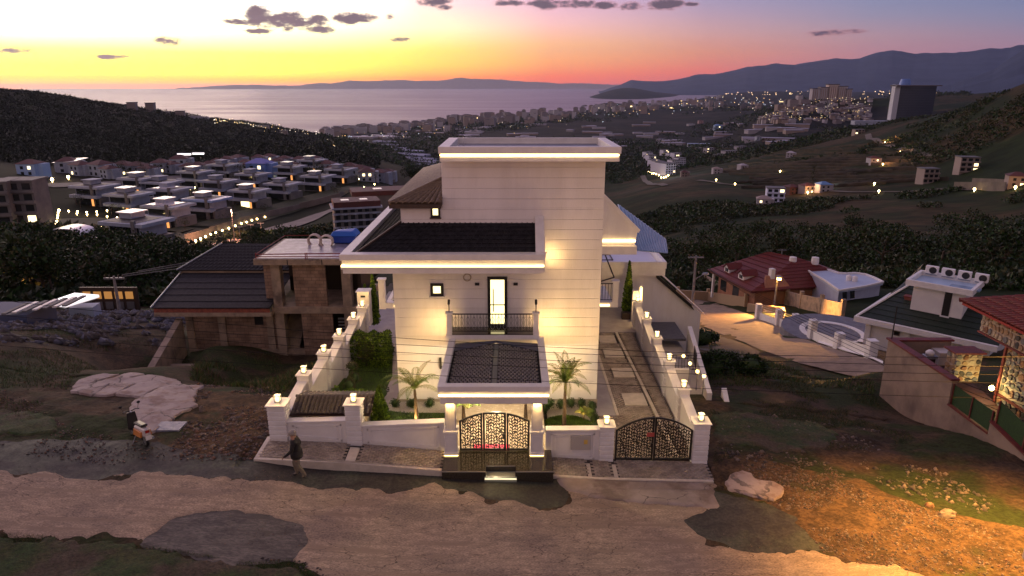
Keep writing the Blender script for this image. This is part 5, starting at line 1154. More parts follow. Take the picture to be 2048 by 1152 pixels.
# ---------------- retaining wall of the right hand plot
wallm = mat('stained_render', (.30, .225, .18), (.215, .16, .13), scale=.8, rough=.9, bump=.015, bscale=10, c3=(.14, .10, .085), scale3=.35, lo3=.5, hi3=.7)
redcap = mat('red_coping', (.17, .028, .025), (.11, .02, .02), scale=3, rough=.6)
rt = thing('retaining_wall', 'long bare rendered retaining wall with a red coping right of the empty plot', 'wall', (20, 28, -3))
WX = 20.0
A1 = XP(1777, 679, WX); A2 = XP(1905, 762, WX); B1 = XP(1880, 798, WX); B2 = XP(1975, 868, WX); C1 = XP(1978, 842, WX); C2 = XP(2100, 960, WX); D0 = XP(1757, 795, WX)
yE = 18.0
prof = [(A1.y, -6), (A1.y, A1.z), (A2.y, A2.z), (A2.y, B1.z), (B2.y, B2.z), (B2.y, C1.z), (C2.y, C2.z), (yE, C2.z - .2), (yE, -6)]
MB().extr([(WX, y, z) for y, z in prof], (.25, 0, 0)).build('wall_body', wallm, rt)
MB().hexa([(WX-.08,A2.y,A2.z),(WX+.33,A2.y,A2.z),(WX+.33,A1.y+.1,A1.z),(WX-.08,A1.y+.1,A1.z),(WX-.08,A2.y,A2.z+.09),(WX+.33,A2.y,A2.z+.09),(WX+.33,A1.y+.1,A1.z+.09),(WX-.08,A1.y+.1,A1.z+.09)]).build('coping', redcap, rt)
MB().hexa([(WX-.05,B2.y,B2.z),(WX+.3,B2.y,B2.z),(WX+.3,A2.y,B1.z),(WX-.05,A2.y,B1.z),(WX-.05,B2.y,B2.z+.06),(WX+.3,B2.y,B2.z+.06),(WX+.3,A2.y,B1.z+.06),(WX-.05,A2.y,B1.z+.06)]).build('coping', redcap, rt)
MB().hexa([(WX-.05,C2.y,C2.z),(WX+.3,C2.y,C2.z),(WX+.3,B2.y,C1.z),(WX-.05,B2.y,C1.z),(WX-.05,C2.y,C2.z+.06),(WX+.3,C2.y,C2.z+.06),(WX+.3,B2.y,C1.z+.06),(WX-.05,B2.y,C1.z+.06)]).build('coping', redcap, rt)
BX('end_wall', wallm, rt, WX + .25, WX + 3.2, A1.y - .25, A1.y, -6, A1.z); BX('coping', redcap, rt, WX + .3, WX + 3.3, A1.y - .32, A1.y + .08, A1.z, A1.z + .09)
grp_ = mat('green_screen', (.018, .06, .012), (.012, .04, .01), scale=12, rough=.8, bump=.03, bscale=50)
for k, (ya, yb, za, zb) in enumerate(((A2.y, B2.y, B1.z, B2.z), (B2.y - .15, C2.y, C1.z, C2.z))):
    fc = thing('screen_fence', ['green artificial hedge fence panel next to the red coping on the retaining wall', 'green artificial hedge fence panel nearer the street on the retaining wall'][k], 'fence', (WX, ya, za), 'green screen fences on the retaining wall')
    MB().hexa([(WX+.1,yb,zb+.08),(WX+.14,yb,zb+.08),(WX+.14,ya-.05,za+.08),(WX+.1,ya-.05,za+.08),(WX+.1,yb,zb+1.0),(WX+.14,yb,zb+1.0),(WX+.14,ya-.05,za+1.0),(WX+.1,ya-.05,za+1.0)]).build('screen', grp_, fc)
    for yy, zz in ((ya - .05, za), ((ya + yb) / 2, (za + zb) / 2), (yb + .05, zb)): BX('post', redcap, fc, WX + .06, WX + .12, yy - .03, yy + .03, zz + .06, zz + 1.05)
MB().tube([(WX + .1, A1.y - .1, A1.z), (WX + .1, A1.y - .1, A1.z + 1.9)], .03, 6).build('aerial_pole', black, rt)
lr = thing('lean_to_roof', 'brown lean-to roof sheets behind the retaining wall', 'roof', (WX + 1.5, 29, -1.0))
slope('roof_sheet', (WX + .45, 25.5, -1.7), (WX + 3.3, 25.5, -1.6), (WX + 2.9, A1.y - .6, -.55), (WX + .45, A1.y - .6, -.75), mat('brown_sheet', (.075, .03, .028), (.05, .022, .02), scale=4, rough=.6), lr, 8, 0, .03)
BX('gable_board', brown, lr, WX + .5, WX + 2.8, A1.y - .6, A1.y - .5, -1.4, -.35)
p = XP(1845, 715, WX + 1.6); sh_ = thing('white_shed', 'narrow white flat topped cabinet behind the brown lean-to', 'cabinet', (p.x + 1.2, p.y, p.z)); BX('body', white, sh_, p.x + .7, p.x + 1.35, p.y - .3, p.y + .3, p.z - .9, p.z + .35); BX('top', white_trim, sh_, p.x + .6, p.x + 1.45, p.y - .4, p.y + .4, p.z + .35, p.z + .42)
ac0 = XP(1868, 706, WX + 1.6); acb = thing('rooftop_unit', 'small pale unit lying on the brown lean-to roof', 'appliance', (ac0.x, ac0.y, ac0.z - .2)); BX('base', steel, acb, ac0.x - .5, ac0.x + .1, ac0.y - .25, ac0.y + .2, ac0.z - .25, ac0.z - .1, bevel=.02); MB().lathe(ac0.x - .2, ac0.y, [(.2, ac0.z - .1), (.22, ac0.z + .05), (.1, ac0.z + .16)], 12).build('drum', white_trim, acb, smooth=True)
# ---------------- stone house with the red roof at the right edge
sh = thing('stone_house', 'house of rough multicoloured stone with red tiled roof and lit wall lamp', 'house', (24, 28, -4))
SXB = 22.1; SXW = 23.0; ecn = XP(1925, 603, 21.7); ez_ = ecn.z; ey = ecn.y
BX('eave_board', mat('bright_red_board', (.32, .03, .028), rough=.5), sh, 21.7, 21.8, 18, ey, ez_ - .16, ez_); BX('eave_board', mat('bright_red_board', (.32, .03, .028), rough=.5), sh, 21.8, 31, ey - .1, ey, ez_ - .16, ez_)
mort = mat('pale_mortar', (.40, .31, .23), (.30, .23, .17), scale=5, rough=.9)
BX('upper_wall', mort, sh, SXB + .06, 31, 18, ey - .9, ez_ - 1.15, ez_ - .16)
BX('wall', mort, sh, SXW + .06, 31, 18, ey - 1.6, -5, ez_ - 1.15)
BX('soffit_trim', redcap, sh, SXB - .02, 24, 18, ey - .85, ez_ - 1.23, ez_ - 1.155)
BX('corner_post', redcap, sh, SXW - .03, SXW + .12, ey - 1.72, ey - 1.6, -5, ez_ - 1.23)
BX('string_course', redcap, sh, SXW - .03, SXW + .05, 18, ey - 1.75, -.62, -.5)
stones = [mat('stone_tan', (.34, .22, .12), (.25, .16, .09), scale=7, rough=.8, bump=.02), mat('stone_grey', (.17, .165, .17), (.12, .12, .13), scale=7, rough=.8, bump=.02), mat('stone_dark', (.055, .05, .048), (.035, .03, .03), scale=7, rough=.7), mat('stone_rust', (.26, .12, .06), (.17, .08, .05), scale=7, rough=.8), mat('stone_pale', (.42, .34, .24), (.33, .27, .2), scale=7, rough=.8)]
def stone_face(par, x, ya, yb, za, zb, st_, seed, skip=None, pale=.5, swap=False):
    rg = random.Random(seed); ny_ = int(abs(yb - ya) / st_); nz_ = int((zb - za) / st_)
    J = {}
    for i in range(ny_ + 1):
        for j in range(nz_ + 1):
            J[i, j] = (ya + (yb - ya) * i / ny_ + (rg.uniform(-.34, .34) * st_ if 0 < i < ny_ else 0), za + (zb - za) * j / nz_ + (rg.uniform(-.34, .34) * st_ if 0 < j < nz_ else 0))
    for i in range(ny_):
        for j in range(nz_):
            cs = [J[i, j], J[i + 1, j], J[i + 1, j + 1], J[i, j + 1]]; cy_ = sum(c[0] for c in cs) / 4; cz_ = sum(c[1] for c in cs) / 4
            if skip and skip(cy_, cz_): continue
            cs2 = []
            for k in range(4):
                a, b = cs[k], cs[(k + 1) % 4]
                for t in (.28, .72): q = (a[0] + (b[0] - a[0]) * t, a[1] + (b[1] - a[1]) * t); cs2.append((cy_ + (q[0] - cy_) * .83, cz_ + (q[1] - cz_) * .83))
            pr = .035 + rg.random() * .035; mb = MB()
            mb.add([(x - pr, cy_ + (p[0] - cy_) * .86, cz_ + (p[1] - cz_) * .86) for p in cs2] + [(x + .05, p[0], p[1]) for p in cs2], [tuple(range(8)) if yb < ya else tuple(range(8))[::-1]] + [(k, (k + 1) % 8, 8 + (k + 1) % 8, 8 + k) for k in range(8)])
            if swap: mb.v = [(b_, a_, c_) for a_, b_, c_ in mb.v]; mb.f = [f_[::-1] for f_ in mb.f]
            r_ = rg.random(); m_ = (stones[2] if r_ < .45 else stones[1] if r_ < .75 else stones[3]) if pale < .55 and not swap else stones[0] if r_ < .3 else stones[4] if r_ < .3 + pale * .4 else stones[3] if r_ < .7 else stones[1] if r_ < .88 else stones[2]
            mb.build('stone', m_, par)
stone_face(sh, SXB + .06, ey - .9, 24.6, ez_ - 1.15, ez_ - .2, .26, 3, pale=.6)
stone_face(sh, SXW + .06, ey - 1.75, 22.9, -1.9, ez_ - 1.25, .31, 4, skip=lambda y, z: (24.6 < y < 27.4 and -.4 < z < 1.5) or -.66 < z < -.46, pale=.5)
BX('window', redcap, sh, SXW - .02, SXW + .1, 24.6, 27.4, -.4, 1.5); BX('pane', glassdk, sh, SXW - .05, SXW - .022, 24.75, 27.25, -.25, 1.38)
BX('balcony_wall', mort, sh, 21.66, 22.9, ey - .44, ey + .3, -.5, .95); BX('coping', redcap, sh, 21.5, 23.0, ey - .55, ey + .4, .95, 1.03)
stone_face(sh, 21.66, ey + .3, ey - .44, -.5, .92, .26, 7, pale=.6); stone_face(sh, ey - .44, 21.6, 22.9, -.5, .92, .26, 8, pale=.5, swap=True)
# corrugated tile roof: ribs running down the slope
rr3 = MB(); e0 = Vector((21.6, ey + .1, ez_)); rx, rz_ = 4.2, 1.75
rr3.add([(21.6, 16, ez_), (21.6, ey + .1, ez_), (21.6 + rx, ey - rx + .1, ez_ + rz_), (21.6 + rx, 16, ez_ + rz_), (32, ey + .1, ez_), (32, ey - rx + .1, ez_ + rz_)], [(0, 3, 2, 1), (1, 2, 5, 4)]); rr3.build('roof', red_tile, sh)
tiles('roof_tiles', (21.6, ey + .1, ez_ + .01), (21.6, 20.0, ez_ + .01), (21.6 + rx, 20.0, ez_ + rz_), (21.6 + rx, ey - rx + .1, ez_ + rz_), red_tile, sh, 12, 42)
cpm = MB()
for i in range(14):
    a = Vector((21.6, ey + .1, ez_ + .05)).lerp(Vector((21.6 + rx, ey - rx + .1, ez_ + rz_ + .05)), i / 14); b_ = Vector((21.6, ey + .1, ez_ + .05)).lerp(Vector((21.6 + rx, ey - rx + .1, ez_ + rz_ + .05)), (i + 1.1) / 14); cpm.tube([a, b_], .11, 8, .085)
cpm.build('hip_tiles', red_tile, sh)
p = XP(1983, 776, SXW - .35); wl_ = thing('wall_lamp', 'bright yellow lamp on the corner of the stone house', 'lamp', (p.x, p.y, p.z)); MB().lathe(p.x, p.y, [(.04, p.z - .12), (.1, p.z - .05), (.11, p.z + .05), (.04, p.z + .12)], 10).build('globe', emis('yellow_lamp', (1, .78, .25), 28), wl_, smooth=True)
MB().tube([(p.x, p.y, p.z - .12), (p.x + .3, p.y, p.z - .15)], .02, 5).build('bracket', black, wl_); plight('lamp_light', (p.x - .25, p.y, p.z + .1), 70, (1, .75, .3), .12, wl_)
# ---------------- oriented far houses: local frame from two seen corners at one height
def frame(name, label, cat, uvA, uvB, yA, grp=None):
    A = F(uvA[0], uvA[1], yA); B = G(uvB[0], uvB[1], A.z); d = B - A
    t = thing(name, label, cat, A, grp, math.atan2(d.y, d.x)); return t, d.length, A
def L(name, m, par, x0, x1, y0, y1, z0, z1, **k): return MB().box(x0, x1, y0, y1, z0, z1).build(name, m, par, world=False, **k)
def Lb(mb, name, m, par, **k): return mb.build(name, m, par, world=False, **k)
# white villa with the green black roof
wv, W_, A = frame('white_house', 'white villa with a green-black roof and a pale blue roof terrace with four air conditioners', 'house', (1708, 632), (1985, 692), 52)
L('wall', white, wv, .9, W_ - .2, .9, 10, -4.2, -.2); L('cornice', white_trim, wv, 0, W_ + .3, 0, .35, -.42, 0); L('cornice', white_trim, wv, 0, .35, .35, 9, -.42, 0); L('soffit', white, wv, .35, W_, .35, 1.0, -.4, -.3)
L('corner_pilaster', white_trim, wv, .75, 1.15, .7, .899, -4.2, -.42); L('pilaster', white_trim, wv, W_ * .55, W_ * .55 + .3, .75, .899, -3.4, -.42); L('pilaster', white_trim, wv, W_ * .40, W_ * .40 + .22, .75, .899, -3.4, -.42)
def ls(name, a, b, c, d, m, par, rows=0, cols=0, lift=.02):
    o = slope(name, a, b, c, d, m, par, rows, cols, lift); off = OFF[par.name]
    for v in o.data.vertices: v.co = v.co + off
    return o
ls('roof', (.3, .3, 0), (W_ + .3, .3, 0), (W_ + .3, 6.2, 1.8), (2.2, 6.2, 1.8), green_tile, wv, 8, 0, .03); ls('roof', (.3, 9, 0), (.3, .3, 0), (2.2, 6.2, 1.8), (2.2, 9, 3.1), green_tile, wv, 6, 0, .03)
ls('roof', (W_ + .3, 12, 0), (.3, 12, 0), (2.2, 6.2, 1.8), (W_ + .3, 6.2, 1.8), green_tile, wv, 8, 0, .03)
Lb(MB().tube([(.2, .2, .05), (2.2, 6.2, 1.9)], .09, 5), 'verge', white_trim, wv)
for (a, b, c, d) in ((.30, .345, -1.1, -.75), (.49, .56, -3.0, -1.0), (.60, .66, -1.25, -.9), (.74, .93, -3.1, -1.05)):
    f = L('window', brown, wv, W_ * a, W_ * b, .84, .899, c, d); L('pane', glassdk, f, W_ * a + .08, W_ * b - .08, .82, .838, c + .1, d - .08)
L('railing', white_trim, wv, 1.2, 4, .3, .34, -3.3, -3.25)
bxa, bxb = W_ * .345, W_ * .72
L('roof_room', white, wv, bxa, bxb, 2.6, 5.6, .4, 2.75); L('roof_door', black, wv, bxa + (bxb - bxa) * .62, bxa + (bxb - bxa) * .76, 2.56, 2.599, .75, 2.65); L('door_sill', white_trim, wv, bxa + (bxb - bxa) * .60, bxa + (bxb - bxa) * .78, 2.45, 2.59, .63, .75)
def lring(name, m, par, x0, x1, y0, y1, z0, z1, t): return Lb(MB().box(x0, x1, y0, y0 + t, z0, z1).box(x0, x1, y1 - t, y1, z0, z1).box(x0, x0 + t, y0 + t, y1 - t, z0, z1).box(x1 - t, x1, y0 + t, y1 - t, z0, z1), name, m, par)
lring('parapet', white_trim, wv, bxa - .5, bxb + .5, 2.1, 6.1, 2.75, 3.2, .22); L('roof_terrace', mat('pale_blue_membrane', (.42, .58, .78), rough=.3), wv, bxa - .27, bxb + .27, 2.33, 5.87, 2.75, 2.83)
L('roof_hatch', mat('hatch_blue', (.2, .3, .45), rough=.3), wv, bxa + 2.2, bxa + 4.2, 3.4, 4.2, 2.83, 2.95)
for i in range(4):
    ac = thing('air_conditioner', f'white air conditioner on the pale blue roof terrace, {["first from the left","second from the left","third from the left","last on the right"][i]}', 'air conditioner', (0, 0, 0), 'air conditioners on the white villa roof')
    m_ = wv.matrix_basis if False else Matrix.Translation(A) @ Matrix.Rotation(wv.rotation_euler.z, 4, 'Z'); q = m_ @ Vector((bxa - .1 + i * 1.15, 5.7, 3.0)); ac.location = q; ac.rotation_euler.z = wv.rotation_euler.z
    L('housing', white_trim, ac, 0, .9, 0, .35, .08, .72, bevel=.02); fn = MB(); fn.lathe(0, 0, [(.27, 0), (.27, .03), (.05, .04)], 14); fo = fn.build('fan', black, ac, world=False); fo.rotation_euler = (R(90), 0, 0); fo.location = (.55, -.01, .4); L('bracket', steel, ac, .05, .85, .05, .3, 0, .08)
bx_ = MB(); bx_.box(0, .5, 0, .5, 0, .5); tb = thing('chimney_pot', 'small reddish chimney on the green-black roof', 'chimney', Matrix.Translation(A) @ Matrix.Rotation(wv.rotation_euler.z, 4, 'Z') @ Vector((W_ * .26, 3.8, .8)), None, wv.rotation_euler.z); Lb(bx_, 'stack', redbr, tb); L('cap', redcap, tb, -.08, .58, -.08, .58, .5, .6)
# red roofed house
rh, W2, A = frame('red_roof_house', 'sprawling brick-coloured house with dark red roof, white trimmed dormers and gable', 'house', (1420, 540), (1503, 582), 100)
salmon = mat('salmon_wall', (.36, .16, .09), (.27, .12, .07), scale=1.2, rough=.8)
L('wall', salmon, rh, 1, W2 - .6, 1, 17, -5.5, -.2); L('fascia', redcap, rh, 0, W2, 0, 18, -.35, 0)
ls('roof', (-.3, -.3, 0), (W2 + .3, -.3, 0), (W2 * .6, 10, 3.0), (W2 * .35, 7, 3.4), red_tile, rh, 9, 0, .05); ls('roof', (W2 + .3, -.3, 0), (W2 + .3, 18.3, 0), (W2 * .6, 10, 3.0), (W2 * .6, 10, 3.0), red_tile, rh, 9, 0, .05)
ls('roof', (W2 + .3, 18.3, 0), (-.3, 18.3, 0), (W2 * .35, 7, 3.4), (W2 * .6, 10, 3.0), red_tile, rh, 9, 0, .05); ls('roof', (-.3, 18.3, 0), (-.3, -.3, 0), (W2 * .35, 7, 3.4), (W2 * .35, 7, 3.4), red_tile, rh, 9, 0, .05)
for x in (W2 * .28, W2 * .62):
    dm_ = MB(); dm_.extr([(x - .7, .9, .4), (x + .7, .9, .4), (x + .7, .9, 1.1), (x, .9, 1.65), (x - .7, .9, 1.1)], (0, 2.2, 0)); d_ = Lb(dm_, 'dormer', white_trim, rh); L('pane', glassdk, d_, x - .4, x - .05, .87, .899, .55, 1.1); L('pane', glassdk, d_, x + .05, x + .4, .87, .899, .55, 1.1)
    ls('dormer_roof', (x - .9, .7, 1.05), (x - .9, 3.2, 1.05), (x, 3.2, 1.8), (x, .7, 1.8), red_tile, rh); ls('dormer_roof', (x + .9, 3.2, 1.05), (x + .9, .7, 1.05), (x, .7, 1.8), (x, 3.2, 1.8), red_tile, rh)
Lb(MB().extr([(W2 - .2, 2.0, .1), (W2 - .2, 6.0, .1), (W2 - 1.5, 5.2, 1.6), (W2 - 1.5, 2.8, 1.6)], (.25, 0, 0)), 'gable_panel', salmon, rh)
L('chimney', white, rh, W2 - 1.6, W2 - .9, 3.4, 4.0, .5, 2.6)
for x, y in ((W2 * .62, 9), (W2 * .7, 12)): Lb(MB().lathe(x, y, [(.5, 2.2), (.55, 2.7), (.5, 3.2), (.1, 3.3)], 10), 'water_tank', white_trim, rh)
for x in (W2 * .15, W2 * .45): L('window', glassdk, rh, x, x + 1.6, .96, .999, -2.6, -1.0)
L('porch_post', white_trim, rh, .3, .6, .3, .6, -4.2, -.35)
# building with the pale waved roof
Z3 = F(1678, 582, 84).z; q3 = lambda u, v, z=0: G(u, v, Z3)
cb2 = thing('curved_roof_house', 'pale blue-white house with a waved flat roof beyond the red roof', 'house', F(1678, 582, 84))
bw_m = mat('bluish_wall', (.42, .46, .58), (.36, .4, .52), scale=1, rough=.7)
rp = [(1678,582),(1728,574),(1766,565),(1750,557),(1732,550),(1712,547),(1694,548),(1676,547),(1658,541),(1640,536),(1618,533),(1604,534),(1625,548),(1650,562)]
P3 = [q3(*p) for p in rp]; mb = MB(); mb.prism([(p.x, p.y) for p in P3], Z3 - .35, Z3); mb.build('roof', mat('pale_roof', (.46, .52, .66), (.4, .46, .6), scale=.6, rough=.35), cb2)
mb = MB()
for i in range(len(P3)): mb.tube([P3[i] + Vector((0, 0, .08)), P3[(i + 1) % len(P3)] + Vector((0, 0, .08))], .16, 4)
mb.build('roof_edge', white_trim, cb2)
c0 = sum(P3, Vector()) / len(P3); P4 = [c0 + (p - c0) * .95 for p in P3]
MB().prism([(p.x, p.y) for p in P4], Z3 - 8, Z3 - .36).build('wall', bw_m, cb2)
def onwall(name, m_, u0, u1, v0, v1):
    a_, b_ = G(1682, 584, Z3), G(1762, 568, Z3); n_ = Vector((b_.y - a_.y, -(b_.x - a_.x), 0)).normalized() * .05
    def hit(u, v):
        d = px_dir(u, v); e = b_ - a_; den = d.x * e.y - d.y * e.x; t = (a_.x * e.y - a_.y * e.x) / den; return Vector((d.x * t, d.y * t, CAM_Z + d.z * t))
    c = [hit(u0, v1), hit(u1, v1 - 1), hit(u1, v0 - 1), hit(u0, v0)]; MB().extr([p + n_ for p in c], n_).build(name, m_, cb2)
onwall('window', glassdk, 1684, 1692, 584, 600); onwall('window', glassdk, 1699, 1708, 582, 597); onwall('window', glassdk, 1696, 1704, 606, 612)
for (u, v) in ((1709, 562), (1697, 560)):
    p = G(u, v, Z3); MB().lathe(p.x, p.y, [(.35, Z3), (.35, Z3 + .6), (.05, Z3 + .75)], 10).build('roof_vent', white_trim, cb2)
# ---------------- lower street on the right, draped over the land
def drape(name, Lp, Rp, m_, n=70, k=9, lift=.10, jag=.3):
    A_p = np.array([tuple(T(u, v, 12))[:2] for u, v in Lp]); B_p = np.array([tuple(T(u, v, 12))[:2] for u, v in Rp])
    def res(P):
        s = np.concatenate([[0], np.cumsum(np.hypot(*np.diff(P, axis=0).T))]); q = np.linspace(0, s[-1], n); return np.stack([np.interp(q, s, P[:, 0]), np.interp(q, s, P[:, 1])], 1)
    A2_, B2_ = res(A_p), res(B_p); V = []
    for i in range(n):
        w = B2_[i] - A2_[i]; ln = np.hypot(*w); w = w / ln; j0 = fbm(i * .7, 3.1, 2.2, 3, 77) * jag; j1 = fbm(i * .7, 9.7, 2.2, 3, 78) * jag
        for j in range(k):
            p = A2_[i] + w * (j0 + (ln + j1 - j0) * j / (k - 1)); V.append((p[0], p[1]))
    V = np.array(V); Z = hgt(V[:, 0], V[:, 1]) + lift
    edge = np.tile(np.array([-.25] + [0] * (k - 2) + [-.25]), n); Z += edge * lift * 2
    I = np.arange(n * k).reshape(n, k); Q = np.stack([I[:-1, :-1], I[1:, :-1], I[1:, 1:], I[:-1, 1:]], -1).reshape(-1, 4)
    o = np_mesh(name, np.column_stack([V, Z]), Q, m_, smooth=True); o['kind'] = 'structure'; return o
droad = mat('dirt_road', (.26, .19, .14), (.18, .13, .10), scale=1.2, rough=.9, bump=.03, bscale=10)
drape('dirt_road', [(1300,618),(1370,632),(1440,668),(1520,702),(1600,730),(1700,752),(1830,800)], [(1300,585),(1370,592),(1440,610),(1500,630),(1560,655),(1640,690),(1720,716),(1830,752)], droad)
drape('side_road', [(1400,700),(1450,716),(1500,735)], [(1375,640),(1440,672),(1520,706)], mat('dark_track', (.05, .045, .045), (.035, .03, .03), scale=1.2, rough=.9), 30, 5)
drape('kerb', [(1636,688),(1700,708),(1765,730)], [(1636,684),(1700,704),(1765,726)], white_trim, 30, 3, .2, 0)
# fence pillars and rails of the lower garden
fp = [(1515,640),(1555,652),(1588,664),(1622,680),(1676,698),(1740,716)]
lf_ = thing('garden_fence', 'low white pillared garden fence along the lower dirt road', 'fence', T(*fp[0], 12)); off = OFF[lf_.name]; prev = None
for i, (u, v) in enumerate(fp):
    p = T(u, v, 12); h_ = 1.9 if i < 4 else 1.3
    BX('fence_pillar', white_trim, lf_, p.x - .3, p.x + .3, p.y - .3, p.y + .3, p.z - .5, p.z + h_)
    if prev:
        q = prev; MB().hexa([(q.x,q.y-.08,q.z-.5),(p.x,p.y-.08,p.z-.5),(p.x,p.y+.08,p.z-.5),(q.x,q.y+.08,q.z-.5),(q.x,q.y-.08,q.z+.9),(p.x,p.y-.08,p.z+.75),(p.x,p.y+.08,p.z+.75),(q.x,q.y+.08,q.z+.9)]).build('fence_wall', white, lf_)
        if i < 4:
            for dz in (1.15, 1.4, 1.65): MB().tube([(q.x, q.y, q.z + dz), (p.x, p.y, p.z + dz - .05)], .03, 4).build('rail', steel, lf_)
    prev = p
p = T(1667, 680, 12); dz_ = thing('round_terrace', 'round paved terrace ringed with a white band below the white villa', 'terrace', p)
MB().lathe(p.x + .8, p.y + 1.8, [(4.6, p.z - 2), (4.6, p.z + .35), (.1, p.z + .36)], 36).build('paving', mat('slate_paving', (.16, .16, .19), (.11, .11, .14), scale=2, rough=.6), dz_)
rn = MB(); n_ = 36
for i in range(n_):
    a0, a1 = 2 * math.pi * i / n_, 2 * math.pi * (i + 1) / n_; q = lambda a, r, z: (p.x + .3 + r * math.cos(a), p.y + 1.0 + r * 1.1 * math.sin(a), z)
    rn.hexa([q(a0,2.3,p.z+.3),q(a0,2.8,p.z+.3),q(a1,2.8,p.z+.3),q(a1,2.3,p.z+.3),q(a0,2.3,p.z+.42),q(a0,2.8,p.z+.42),q(a1,2.8,p.z+.42),q(a1,2.3,p.z+.42)])
rn.build('white_ring', white_trim, dz_)
def wallpx(name, label, pts, h_, m_, th=.15, cat='wall', capm=None, slats=0, grp=None):
    P = [T(u, v, 12) for u, v in pts]; t = thing(name, label, cat, P[0], grp); prev = None
    for p in P:
        if prev is not None:
            d = Vector((p.x - prev.x, p.y - prev.y, 0)).normalized(); n = Vector((-d.y, d.x, 0)) * th; q = prev
            c = [q + n, p + n, p - n, q - n]
            MB().hexa([(c_.x, c_.y, c_.z - .8) for c_ in c] + [(c_.x, c_.y, c_.z + h_) for c_ in c]).build('wall_body', m_, t)
            if capm: n = n * 1.3; c = [q + n, p + n, p - n, q - n]; MB().hexa([(c_.x, c_.y, c_.z + h_) for c_ in c] + [(c_.x, c_.y, c_.z + h_ + .1) for c_ in c]).build('coping', capm, t)
        if slats: BX('wall_post', capm or m_, t, p.x - .22, p.x + .22, p.y - .22, p.y + .22, p.z - .5, p.z + h_ + .5)
        prev = p
    return t
wallpx('boundary_wall', 'low tan wall lit orange by the street lamp across the dirt road', [(1355,598),(1415,602),(1490,614)], 1.4, mat('tan_wall', (.38, .27, .16), rough=.85), slats=1)
wallpx('boundary_wall', 'lower tan wall corner just behind the lit street lamp', [(1495,622),(1565,630),(1566,640)], 1.0, mat('tan_wall', (.38, .27, .16), rough=.85))
wallpx('concrete_fence', 'pale concrete panel fence running downhill below the curved roof house', [(1572,610),(1600,618),(1640,628),(1682,640)], 1.9, rawc, slats=1)
wallpx('concrete_fence', 'pale concrete fence below the red roofed house left side', [(1395,560),(1420,575),(1450,590),(1480,603)], 1.6, rawc)
# ---------------- poles, lamps, wires
polem = mat('pole_concrete', (.30, .28, .27), (.22, .2, .2), scale=3, rough=.8)
def pole(name, label, u, vt, vb, grp=None, arm=True, r=.14, cat='utility pole', m_=None):
    b = T(u, vb, 12); top = F(u, vt, b.y); h_ = top.z - b.z; t = thing(name, label, cat, b, grp)
    MB().tube([(b.x, b.y, b.z - .3), (b.x, b.y, b.z + h_)], r, 8, r * .6).build('post', m_ or polem, t)
    if arm:
        MB().box(b.x - .9, b.x + .9, b.y - .06, b.y + .06, b.z + h_ - .3, b.z + h_ - .15).build('crossarm', steel, t)
        for dx in (-.8, -.4, .4, .8): MB().tube([(b.x + dx, b.y, b.z + h_ - .15), (b.x + dx, b.y, b.z + h_ + .1)], .05, 6).build('insulator', brown, t)
    return t, b, Vector((b.x, b.y, b.z + h_))
t1, b1, top1 = pole('utility_pole', 'tall concrete utility pole on the near edge of the lit dirt road', 1382, 511, 640, r=.2)
MB().tube([(b1.x + .1, b1.y, top1.z - 2.8), (b1.x + 1.0, b1.y - .2, top1.z - 2.2)], .04, 5).build('lamp_arm', steel, t1); MB().lathe(b1.x + 1.2, b1.y - .2, [(.1, top1.z - 2.3), (.3, top1.z - 2.2), (.2, top1.z - 2.0)], 8, 1.5, .7).build('lamp_head', steel, t1)
t2, b2, top2 = pole('street_lamp', 'street lamp glowing orange beside the dirt road bend', 1547, 552, 622, None, False, .16, 'street lamp')
BX('lamp_head', steel, t2, b2.x - .25, b2.x + .25, b2.y - .9, b2.y - .2, top2.z - .05, top2.z + .1); MB().lathe(b2.x, b2.y - .6, [(.05, top2.z - .42), (.26, top2.z - .3), (.26, top2.z - .12), (.1, top2.z - .06)], 10).build('bulb', emis('sodium_lamp', (1, .48, .08), 60), t2, smooth=True)
plight('lamp_light', (b2.x - .6, b2.y - 2.5, top2.z - .2), 24000, (1, .44, .10), .3, t2, 150, (b2.x - 6, b2.y - 16, b2.z), .9)
pole('utility_pole', 'thin utility pole rising beyond the red roof', 1559, 498, 545, r=.16); pole('utility_pole', 'small distant pole beyond the near utility pole', 1379, 508, 530, r=.1)
pole('utility_pole', 'concrete pole with crossarm left of the unfinished house', 240, 552, 625, r=.17)
for i, (u, v) in enumerate(((482, 452), (505, 448), (525, 445))): pole('utility_pole', ['leftmost of the thin poles on the orange-lit lane', 'middle thin pole on the orange-lit lane', 'right thin pole on the orange-lit lane'][i], u, v, v + 36, 'thin poles on the lane', True, .12)
# near street lamp at the right edge, its head outside the frame
lb = G(2052, 1112, .3); nl = thing('street_lamp', 'pale street lamp post cut by the right edge of the picture', 'street lamp', (lb.x, lb.y, .0))
MB().tube([(lb.x, lb.y, -.3), (lb.x, lb.y, 7.6)], .09, 10, .06).build('post', mat('pale_post', (.6, .56, .5), rough=.6), nl); MB().tube([(lb.x, lb.y, 7.5), (lb.x + .1, lb.y + .5, 7.9), (lb.x + .2, lb.y + 1.5, 8.0)], .035, 6).build('arm', steel, nl)
BX('lamp_head', steel, nl, lb.x + .05, lb.x + .35, lb.y + 1.2, lb.y + 1.8, 7.95, 8.08); BX('lamp_glass', emis('sodium_lamp', (1, .48, .08), 60), nl, lb.x + .1, lb.x + .3, lb.y + 1.25, lb.y + 1.75, 7.91, 7.949)
plight('lamp_light', (lb.x + .2, lb.y + 1.5, 7.8), 14000, (1, .47, .09), .15, nl, 95, (lb.x - .6, lb.y + .4, 0), .9)
wiresm = mat('wire', (.010, .009, .009), rough=.8, spec=.1)
